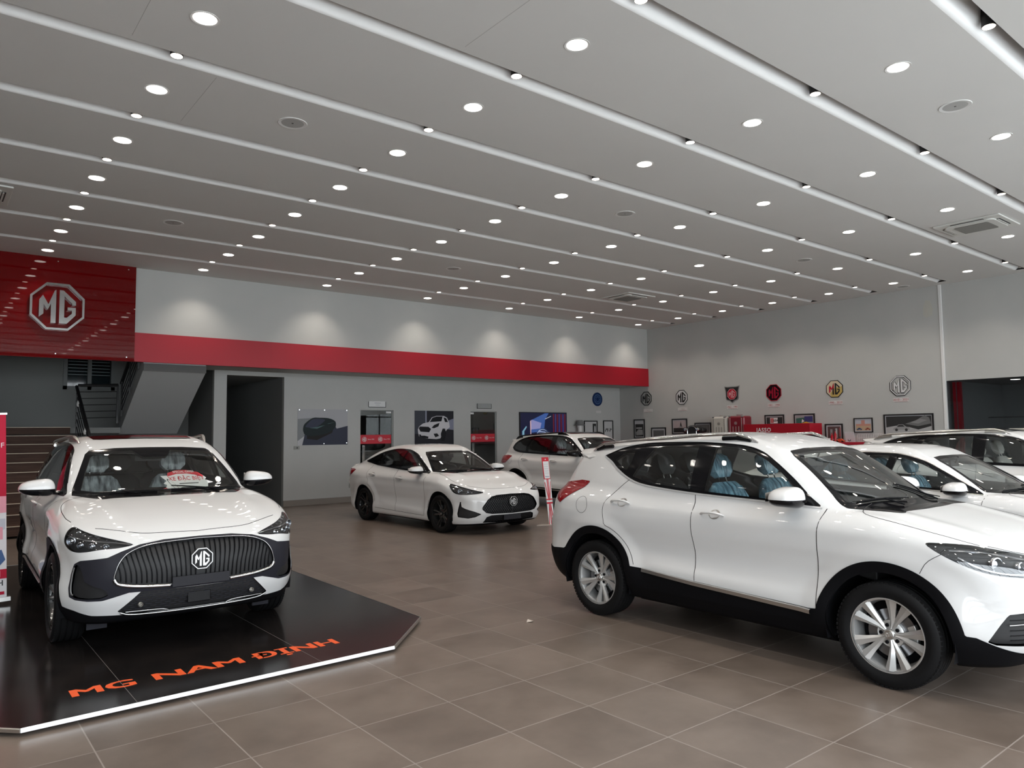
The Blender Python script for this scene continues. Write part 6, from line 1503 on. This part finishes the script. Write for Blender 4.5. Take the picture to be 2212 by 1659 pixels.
wall_badge(11.40, 2.735, .228, 'black octagon emblem with red rim and red letters', RD, DRD, flat('emblem_black_red', (.008, .004, .005), .3), ring=.06)
e = empty('wall_emblem', (0, 0, 0), 'cream and gold octagon emblem with red and black letters', 'emblem'); f = rightF(9.65, 2.74)
f.poly(octagon(.225), 0, .010, BLACK); f.poly(octagon(.205), .010, .013, CRM); f.poly([(0, -.205), (.085, -.205), (.205, -.085), (.205, .06), (0, .02), (-.12, -.12), (-.085, -.205)], .013, .0135, GLD); f.out('emblem_field', e)
for Lp, m_ in ((LET_M, RD), (LET_G, BLACK)): f.poly([(p[0] * .215, p[1] * .225) for p in Lp], .0135, .018, m_)
f.poly([(p[0] * .215, p[1] * .225) for p in [(-.06, .1), (-.06, -.66), (-.24, -.66), (-.24, .05)]], .018, .019, BLACK); f.out('emblem_letters', e)
e = empty('wall_emblem', (0, 0, 0), 'large silver octagon emblem with black shadow edges, nearest the glass room', 'emblem'); f = rightF(8.0, 2.725)
f.badge(-.010, -.010, .004, .242, BLACK, BLACK, None, d=.003, ring=.12); f.badge(.008, .006, .003, .238, BLACK, BLACK, None, d=.002, ring=.12); f.out('emblem_shadow', e); f.badge(0, 0, .012, .232, WH, WH, None, d=.005, ring=.09); f.out('emblem_letters', e)
LBL = flat('date_label', (.60, .58, .57), .5)
for k, (y, t, lab) in enumerate(((15.96, '1927', 'faint date label under the emblem nearest the corner'), (14.56, '1952', 'faint date label under the white octagon emblem'), (12.755, '1962 - 1982', 'small date label under the black shield emblem'), (11.415, '1982 - 1990', 'small date label under the black and red octagon'), (9.64, '1990 - 2010', 'small date label under the cream and gold octagon'), (8.0, '2010 - 2021', 'small date label under the large silver octagon'))):
    f = rightF(y, 2.385); r = empty('date_label', (0, 0, 0), lab, 'label', 0, 'date labels under the wall emblems'); f.rect(-.185, -.05, .185, .05, 0, .006, LBL); f.out('label_plate', r)
    f.text(t, 0, 0, .007, .075, flat('label_red_ink', (.40, .12, .12)) if k > 1 else flat('label_faint_ink', (.45, .38, .37))); f.rect(-.15, -.046, .15, -.042, .006, .0065, RD); f.out('label_lettering', r)
f = backF(17.5, 2.37); f.rect(-.12, -.04, .12, .04, 0, .006, LBL); tag(f.out('date_label'), 'faint blank date label under the round blue emblem', 'label')
# ------------------------------------------------------------------ framed pictures
def picture(F_, w, h, lab, draw, fr=.035, mount=None, name='picture_frame', cat='picture', standing=False):
    e = empty(name, (0, 0, 0), lab, cat); f = F_
    for (a, b, c, d) in ((0, 0, fr, h), (w - fr, 0, w, h), (fr, 0, w - fr, fr), (fr, h - fr, w - fr, h)): f.rect(a, b, c, d, 0, .022, BLACK)
    f.out('frame', e); f.rect(fr, fr, w - fr, h - fr, .004, .008, mount or flat('mount_pale', (.50, .50, .52), .4)); f.out('mount', e); draw(f, w, h); f.out('print', e); return e
def grey(n, v): return flat('print_tone_%s' % n, (v, v, v), .35)
G1, G2, G3, G4 = grey('a', .04), grey('b', .12), grey('c', .28), grey('d', .45)
def car_side(f, u, v, s, m, m2, d=.010):
    f.poly([(u + a * s, v + b * s) for a, b in ((0, .10), (.02, .22), (.18, .28), (.32, .44), (.62, .44), (.80, .30), (.98, .24), (1.0, .10))], d, d + .001, m)
    for cx in (.2, .8): f.poly([(u + (cx + .09 * math.cos(a)) * s, v + (.10 + .09 * math.sin(a)) * s) for a in np.linspace(0, 2*PI, 13)[:-1]], d + .001, d + .002, m2)
    f.poly([(u + a * s, v + b * s) for a, b in ((.24, .29), (.34, .41), (.60, .41), (.72, .30))], d + .001, d + .002, m2)
def d1(f, w, h): f.rect(.06, .06, w - .06, h - .16, .008, .010, G1); f.poly([(.08, .2), (.2, .3), (w - .1, .28), (w - .08, .12), (.1, .1)], .010, .011, G3); f.rect(.10, .32, w - .12, .36, .010, .011, G4)
picture(rightF(16.58, 1.48), .47, .63, 'tall framed black and white car photo nearest the room corner', d1)
picture(rightF(15.84, 1.40), .60, .43, 'low wide black frame mostly hidden by the roof rail', lambda f, w, h: f.rect(.08, .08, w - .08, h - .09, .008, .010, G2))
def d3(f, w, h): f.rect(.06, .06, w - .06, h - .06, .008, .010, flat('print_rose', (.42, .36, .36), .4)); f.rect(.06, .06, w - .06, .20, .010, .011, G1); f.poly([(.2, .2), (.3, .24), (w / 2 + .02, .30), (w - .15, .22)], .011, .012, G3); f.poly([(w/2 + .02, .25), (w/2 + .05, .40), (w/2 + .09, .25)], .011, .012, G1)
picture(rightF(14.99, 1.60), .59, .49, 'framed pinkish photo of a figure on a road', d3)
picture(rightF(14.12, 1.56), .60, .39, 'framed picture partly hidden behind the black vintage car grille', lambda f, w, h: f.rect(.06, .06, w - .06, h - .06, .008, .010, G2))
picture(rightF(13.27, 1.50), .09, .41, 'narrow dark upright frame beside the cream suitcase', lambda f, w, h: f.rect(.03, .03, w - .03, h - .03, .008, .010, G2), fr=.02)
def d6(f, w, h):
    f.rect(.055, .04, w - .055, h - .07, .008, .010, G1); f.rect(.17, h - .24, .40, h - .085, .010, .012, PAPER); f.rect(.18, h - .23, .28, h - .095, .012, .013, flat('print_badge_red', (.5, .15, .15)))
    f.text('K884'[1:] if False else '684', .345, h - .165, .013, .10, BLACK, .001)
picture(rightF(11.71, 1.55), .60, .57, 'black framed picture with a white number plate above the red box', d6, mount=G4)
def d7(f, w, h):
    f.rect(.055, .05, w - .055, h - .06, .008, .010, G3); f.poly([(.06, h - .12), (.3, h - .1), (.3, h - .30), (.06, h - .3)], .010, .011, flat('print_green', (.05, .12, .10))); f.rect(.3, h - .22, w - .06, h - .07, .010, .011, flat('print_navy', (.05, .05, .16)))
    f.poly([(.08, h - .38), (.2, h - .26), (.35, h - .21), (.52, h - .28), (.54, h - .38)], .011, .012, flat('print_orange', (.62, .33, .04))); f.poly([(.24, h - .14), (.30, h - .20), (.22, h - .24)], .012, .013, PAPER)
picture(rightF(10.82, 1.55), .60, .57, 'black framed colour picture of an orange racing car above the red box', d7)
def d8(f, w, h):
    f.rect(.07, .06, w - .07, h - .07, .008, .010, flat('print_brown', (.10, .06, .06))); f.rect(.14, .10, .20, h - .14, .010, .011, G3); f.rect(.28, .08, .33, h - .12, .010, .011, G4); f.rect(.38, .12, .42, h - .10, .010, .011, flat('print_rust', (.30, .10, .10)))
picture(rightF(9.95, 1.385), .48, .45, 'black framed picture of a crowd standing over the souvenir shelf', d8)
def d9(f, w, h):
    f.rect(.045, .045, w - .045, h - .045, .008, .010, flat('print_sky', (.44, .45, .50))); f.rect(.05, .05, w - .05, .22, .010, .011, flat('print_sand', (.46, .34, .22))); f.rect(.19, .18, .28, h - .06, .011, .012, flat('print_brick', (.50, .25, .20))); f.rect(.06, .17, w - .06, .21, .011, .0115, flat('print_brick'))
    car_side(f, .07, .06, .14, flat('print_blue_car', (.08, .12, .22)), G1, .012); car_side(f, .28, .06, .14, flat('print_red_car', (.40, .12, .08)), G1, .012)
picture(rightF(9.18, 1.60), .48, .37, 'small framed street scene with a brick tower and parked cars', d9, fr=.025)
def d10(f, w, h):
    f.rect(.055, .055, w - .055, h - .055, .008, .010, G1)
    f.poly([(.055, .055), (.055, .22), (.3, .26), (.6, .22), (.8, .16), (w - .055, .24), (w - .055, .055)], .010, .011, grey('snow', .40)); f.poly([(.5, .30), (.75, .38), (.95, .50), (w - .1, .44), (w - .06, .30), (.8, .24)], .010, .0112, grey('cloud', .16)); f.poly([(.62, .33), (.85, .42), (1.0, .38), (.8, .3)], .0112, .0118, grey('cloud2', .24))
    car_side(f, .22, .12, .38, grey('silvercar', .30), G1, .012)
picture(rightF(8.43, 1.50), 1.15, .54, 'large wide framed black and white picture of a car in snow', d10)
def g1(f, w, h): f.rect(.40, .06, w - .06, h - .10, .008, .010, G1); f.poly([(.46, .1), (.47, .38), (.50, .42), (.53, .38), (.55, .1)], .010, .011, G4)
picture(backF(16.81, 1.50), .62, .58, 'framed black and white portrait with a wide pale mount on the back wall', g1, mount=grey('mountl', .50))
def g2(f, w, h):
    for k in range(9): f.poly([(.09 + .035 * k, .26 + .05 * (k % 3)), (.12 + .035 * k, .26 + .05 * (k % 3)), (.12 + .035 * k, .33 + .05 * (k % 2)), (.09 + .035 * k, .33 + .05 * (k % 2))], .008, .010, G1)
picture(backF(17.70, 1.45), .47, .64, 'tall framed group silhouette closest to the room corner on the back wall', g2, mount=grey('mountl', .50))
# ------------------------------------------------------------------ things on the souvenir shelf and beside it
r = empty('bucket_hat', (16.48, YL - .16, 1.93), 'grey bucket hat on a white stand under the television side', 'hat')
q = MB(); q.lathe([(0, .165), (.085, .16), (.10, .14), (.115, .05), (.12, .035), (.185, -.005), (.183, -.010), (.115, .028)], noise_mat('hat_cloth', (.16, .16, .16), (.22, .22, .22), 40, .9), 28, 'z'); q.build('hat_cloth', None, r, smooth=40)
q = MB(); q.lathe([(0, .03), (.085, .03), (.09, 0), (.07, -.10), (.07, -.53)], WHITE, 24, 'z'); q.build('hat_stand', None, r, smooth=40)
RSH = mat('red_shelf', (.42, .012, .03), .4)
q = MB(); q.box((16.0, YL - .36, 1.35), (18.45, YL - .0, 1.40)); tag(q.build('wall_shelf', RSH), 'red wall shelf along the back wall right of the television', 'shelf')
q = MB(); q.box((XRW - .42, 8.3, 1.30), (XRW, 12.1, 1.365)); tag(q.build('wall_shelf', RSH), 'red display shelf on the right wall carrying the souvenirs', 'shelf')
q = MB(); q.box((XRW - .50, 12.02, 1.30), (XRW, 14.9, 1.365)); tag(q.build('wall_shelf', RSH), 'red shelf on the right wall carrying the suitcases', 'shelf')
def suitcase(y0, y1, z0, z1, m, lab, edge):
    r = empty('suitcase', (XRW - .26, (y0 + y1) / 2, z0), lab, 'suitcase'); w = abs(y1 - y0) / 2; h = z1 - z0
    q = MB(); q.box((-.20, -w, 0), (.20, w, h), m); o = q.build('shell', None, r, bevel=.06, seg=4)
    q = MB()
    for k in range(5): yy = -w * .7 + w * 1.4 * k / 4; q.box((-.206, yy - .012, .06), (-.198, yy + .012, h - .30 if k in (1, 2, 3) else h - .06), edge)
    q.build('shell_rib', None, r, bevel=.003)
    q = MB(); q.tube([(0, -.10, h - .005), (0, -.10, h + .03), (0, .10, h + .03), (0, .10, h - .005)], .012, CHROME, 8); q.build('carry_handle', None, r, smooth=40)
    f = Face((-.203, 0, h * .72), (0, -1, 0), (-1, 0, 0)); f.badge(0, 0, .006, .045, edge if edge != m else CHROME, edge if edge != m else CHROME, None, d=.003, ring=.14); f.out('case_emblem', r)
    q = MB(); q.box((-.205, -w + .03, h - .035), (-.10, -w + .10, h + .004), CHROME); q.box((-.205, w - .10, h - .035), (-.10, w - .03, h + .004), CHROME); q.build('corner_guard', None, r, bevel=.01)
suitcase(12.66, 13.18, 1.37, 2.10, mat('cream_case', (.52, .50, .45), .35), 'cream hard suitcase standing left of the red one', mat('case_ring_grey', (.25, .24, .22), .4))
suitcase(12.08, 12.62, 1.37, 2.11, mat('wine_red_case', (.20, .008, .02), .28), 'wine red hard suitcase between the cream case and red box', mat('case_ring_light', (.40, .30, .30), .3))
r = empty('red_box', (XRW - .03, 11.0, 1.50), 'long bright red lettered box mounted on the right wall', 'box')
q = MB(); q.box((-.62, -.98, .02), (0, .97, .36), REDM); q.build('box_body', None, r, bevel=.006)
f = Face((-.621, .55, .195), (0, -1, 0), (-1, 0, 0)); f.text('JASSO', .20, 0, 0, .15, PAPER, .003, 1.15); f.out('box_lettering', r)
# vintage car model seen above the roof
r = empty('vintage_car_model', (XRW - .33, 13.83, 1.366), 'black vintage car front with round headlamps on the shelf', 'model car')
q = MB(); P_ = spline([(-.20, 0), (-.19, .16), (-.12, .24), (0, .265), (.12, .24), (.19, .16), (.20, 0)], 5).tolist(); q.prism([(-a, b) for a, b in P_], 'x', -.20, .10, BLACK); q.v = [(v[0], v[1], v[2] + .235) for v in q.v]; q.build('car_body', None, r, bevel=.01)
q = MB(); q.tube([(-.205, -a * .82, b * .9 + .235) for a, b in P_], .008, CHROME, 6); q.build('radiator_rim', None, r)
for s in (-1, 1):
    q = MB(); q.lathe([(0, -.10), (.06, -.09), (.085, -.05), (.09, 0), (.08, .10), (0, .14)], BLACK, 24, 'x', c=(-.10, s * .31, .355)); q.build('wing', None, r, smooth=40)
    q = MB(); q.lathe([(0, -.03), (.045, -.025), (.055, 0), (.03, .06)], CHROME, 20, 'x', c=(-.22, s * .22, .375)); q.build('headlamp', None, r, smooth=40)
q = MB(); q.box((-.14, -.18, 0), (.08, .18, .24), BLACK); q.build('model_stand', None, r)
# souvenirs
ZS2 = 1.366; XS2 = XRW - .22
def small(name, lab, cat, y, build): r = empty(name, (XS2, y, ZS2), lab, cat); build(r); return r
def mug(r):
    q = MB(); q.lathe([(0, 0), (.042, 0), (.045, .10), (.040, .10), (.038, .01)], WHITE, 20, 'z'); q.build('mug_body', None, r, smooth=40); q = MB(); q.tube([(0, .042, .08), (0, .075, .07), (0, .075, .035), (0, .042, .025)], .007, WHITE, 6); q.build('mug_handle', None, r, smooth=40)
    q = MB(); q.lathe([(0, -.003), (.02, -.003), (.022, 0)], BLACK, 12, 'x', c=(-.043, 0, .055)); q.build('mug_print', None, r)
small('mug', 'white souvenir mug with a black round print on the red shelf', 'mug', 9.74, mug)
def bottle(h, m): 
    def b(r): q = MB(); q.lathe([(0, 0), (.030, 0), (.032, h * .65), (.012, h * .8), (.012, h * .96), (.0, h * .96)], m, 16, 'z'); q.build('bottle_body', None, r, smooth=40); q = MB(); q.lathe([(.015, h * .94), (.015, h), (0, h)], BLACK, 12, 'z'); q.build('bottle_cap', None, r)
    return b
small('bottle', 'small red bottle just right of the white mug', 'bottle', 9.66, bottle(.24, RDm := mat('bottle_red', (.40, .01, .02), .15)))
small('bottle', 'taller red bottle left of the framed stack', 'bottle', 9.57, bottle(.30, RDm))
def model(m):
    def b(r):
        q = MB(); q.prism([(a * .22 - .11, z * .22 - .01) for a, z in ((0, .10), (.02, .22), (.18, .28), (.32, .44), (.62, .44), (.80, .30), (.98, .24), (1.0, .10))], 'y', -.04, .04, m); q.v = [(v[1], v[0], v[2]) for v in q.v]; q.f = [f_[::-1] for f_ in q.f]; q.build('model_body', None, r, bevel=.004)
        for cy_ in (-.065, .065):
            q = MB(); q.lathe([(0, -.045), (.020, -.045), (.022, 0), (.020, .045), (0, .045)], BLACK, 14, 'x', c=(0, cy_, .020)); q.build('model_wheels', None, r)
    return b
small('model_car', 'orange red toy model car beside the leaning white card', 'model car', 9.44, model(mat('toy_orange', (.60, .08, .03), .3)))
small('model_car', 'dark toy model car at the right end of the shelf', 'model car', 8.62, model(BLACK))
def cardb(r):
    q = MB(); M_ = Matrix.Rotation(math.radians(-14), 4, 'Y'); q.obox(M_, (0, -.12, 0), (.008, .12, .26), PAPER); q.build('card', None, r)
    q = MB()
    for (y_, z_) in ((.02, .06), (-.03, .17)): q.lathe([(.022, -.004), (.042, -.004), (.042, 0), (.022, 0)], G2, 18, 'x', c=(-.012, y_, z_))
    q.build('card_rings', None, r)
small('leaning_card', 'white leaning card with dark rings on the red shelf', 'card', 9.18, cardb)
def rack(r):
    q = MB()
    for k in range(16): q.tube([(0, -.32 + .043 * k, 0), (0, -.32 + .043 * k, .20)], .004, WHITE, 5)
    for z_ in (.01, .10, .20): q.tube([(0, -.33, z_), (0, .33, z_)], .004, WHITE, 5)
    q.build('wire_grid', None, r)
XS2 = XRW - .10
small('wire_rack', 'low white wire rack at the end of the red shelf', 'rack', 8.72, rack)
# scuffed plaster patch and a cover plate high on the right wall
f = rightF(7.40, 4.30); f.poly([(0, .06), (.07, 0), (.20, .04), (.22, .20), (.16, .40), (.06, .42), (.01, .26)], 0, .0015, flat('plaster_patch', (.50, .49, .44), .8)); pt = f.out('trim_3'); struct(pt)
# ------------------------------------------------------------------ the cars
def remat(root, table):
    """give single parts of a copied car their own finish"""
    for o in [root] + list(bpy.data.objects):
        p = o; 
        while p.parent is not None: p = p.parent
        if p is not root or o.type != 'MESH': continue
        nm = o.name.split('.')[0]
        if nm in table and o.data.materials:
            for i in range(len(o.material_slots)):
                o.material_slots[i].link = 'OBJECT'; o.material_slots[i].material = table[nm]
def heading(deg): return math.radians(deg)
hs, Bh, Ph = build_car(hs_def(), 'car', 'white SUV on the black platform with a special offer card behind its windscreen', (1.792, 8.302, .0462), heading(-91.2))
s2 = copy_tree(hs); s2.location = (12.03, 12.36, 0); s2.rotation_euler = (0, 0, heading(-90.4)); s2.scale = (1, 1, 1.035)
s2['label'] = 'white SUV with black roof rails parked behind the saloon at the back wall'
remat(s2, {'roof_rail': BLKG, 'rail_foot': BLKG, 'rear_door_window': PGLASS, 'mirror_cap': BLKG})
s3 = copy_tree(hs); s3.location = (12.5, 3.85, 0); s3.rotation_euler = (0, 0, heading(-90)); s3.scale = (1, 1, 1.01)
s3['label'] = 'white SUV with chrome window line, farthest right beyond the other two cars'
remat(s3, {'window_top_trim': CHROME, 'seat_cushion': BEIGEIN, 'seat_back': BEIGEIN, 'headrest': BEIGEIN, 'rear_door_window': SGLASS, 'quarter_window': PGLASS, 'roof_rail': SATIN})
sd, Bs, Ps = build_car(sedan_def(), 'car', 'white low fastback saloon with black wheels in the middle of the showroom', (7.81, 11.969, 0), heading(-89.6))
s4 = copy_tree(sd); s4.location = (9.15, 3.72, 0); s4.rotation_euler = (0, 0, heading(-90))
s4['label'] = 'white saloon half hidden behind the silver-wheeled SUV at the right'
remat(s4, {'window_top_trim': SATIN, 'window_trim': SATIN, 'headrest': BLUEFILM, 'seat_back': BLUEFILM})
zs, Bz, Pz = build_car(zs_def(), 'car', 'white compact SUV with silver wheels filling the right foreground', (5.73, 3.554, 0), heading(-89.9))
def wheel_turn(c): pass
# the offer card stands inside the windscreen of the platform car
r = empty('offer_card', (0, 0, 0), 'red and white special offer card behind the platform car windscreen', 'card')
f = Face((0, 0, 0), (1, 0, 0), (0, -1, 0)); cw = [(0, .02), (.10, .05), (.14, .12), (.08, .15), (.16, .20), (.10, .26), (.06, .31), (.20, .31), (.26, .37), (.40, .40), (.62, .40), (.80, .36), (.94, .30), (1.0, .24), (.96, .20), (1.12, .14), (1.0, .12), (.96, .02), (.86, .05), (.80, .02), (.62, .06), (.42, .06), (.34, .0), (.22, .02), (.10, .0)]
k_ = .36; f.poly([(a * k_, b * k_ * 1.15) for a, b in cw], 0, .003, PAPER); f.out('card', r)
f.poly([(a * k_, b * k_ * 1.15) for a, b in ((.22, .36), (.40, .415), (.62, .415), (.86, .36), (.95, .28), (.88, .27), (.78, .31), (.62, .34), (.40, .34), (.28, .31), (.20, .29))], .003, .005, REDP); f.out('red_ribbon', r)
f.text('SPECIAL OFFER', .56 * k_, .375 * k_ * 1.15, .006, .024, PAPER, .0); f.text('XE \u0110\u1EB6C BI\u1EC6T', .58 * k_, .235 * k_ * 1.15, .004, .046, REDP, .0); f.text('GI\u00C1 TRONG L\u00C0 NGON'[:0] or '', .6 * k_, .14 * k_, .004, .02, BLACK) if False else None
f.rect(.40 * k_, .145 * k_, .80 * k_, .162 * k_, .003, .0045, G1); f.out('card_lettering', r)
f.poly([(.27 * k_ + .032 * math.cos(a) - .018 * math.sin(a), .13 * k_ + .045 * math.sin(a) - .03 * math.cos(a)) for a in np.linspace(0, 2*PI, 21)[:-1]], .003, .004, G1); f.poly([(.27 * k_ + .026 * math.cos(a) - .014 * math.sin(a), .13 * k_ + .038 * math.sin(a) - .025 * math.cos(a)) for a in np.linspace(0, 2*PI, 21)[:-1]], .004, .005, PAPER)
f.poly([(.04 * k_, .05 * k_), (.12 * k_, .07 * k_), (.12 * k_, .02 * k_), (.05 * k_, .03 * k_)], .003, .005, REDP); f.out('loudhailer_print', r)
r.location = (1.75, 7.275, 1.165); r.rotation_euler = (math.radians(-55), 0, 0); r.scale = (1.18, 1, 1.75)
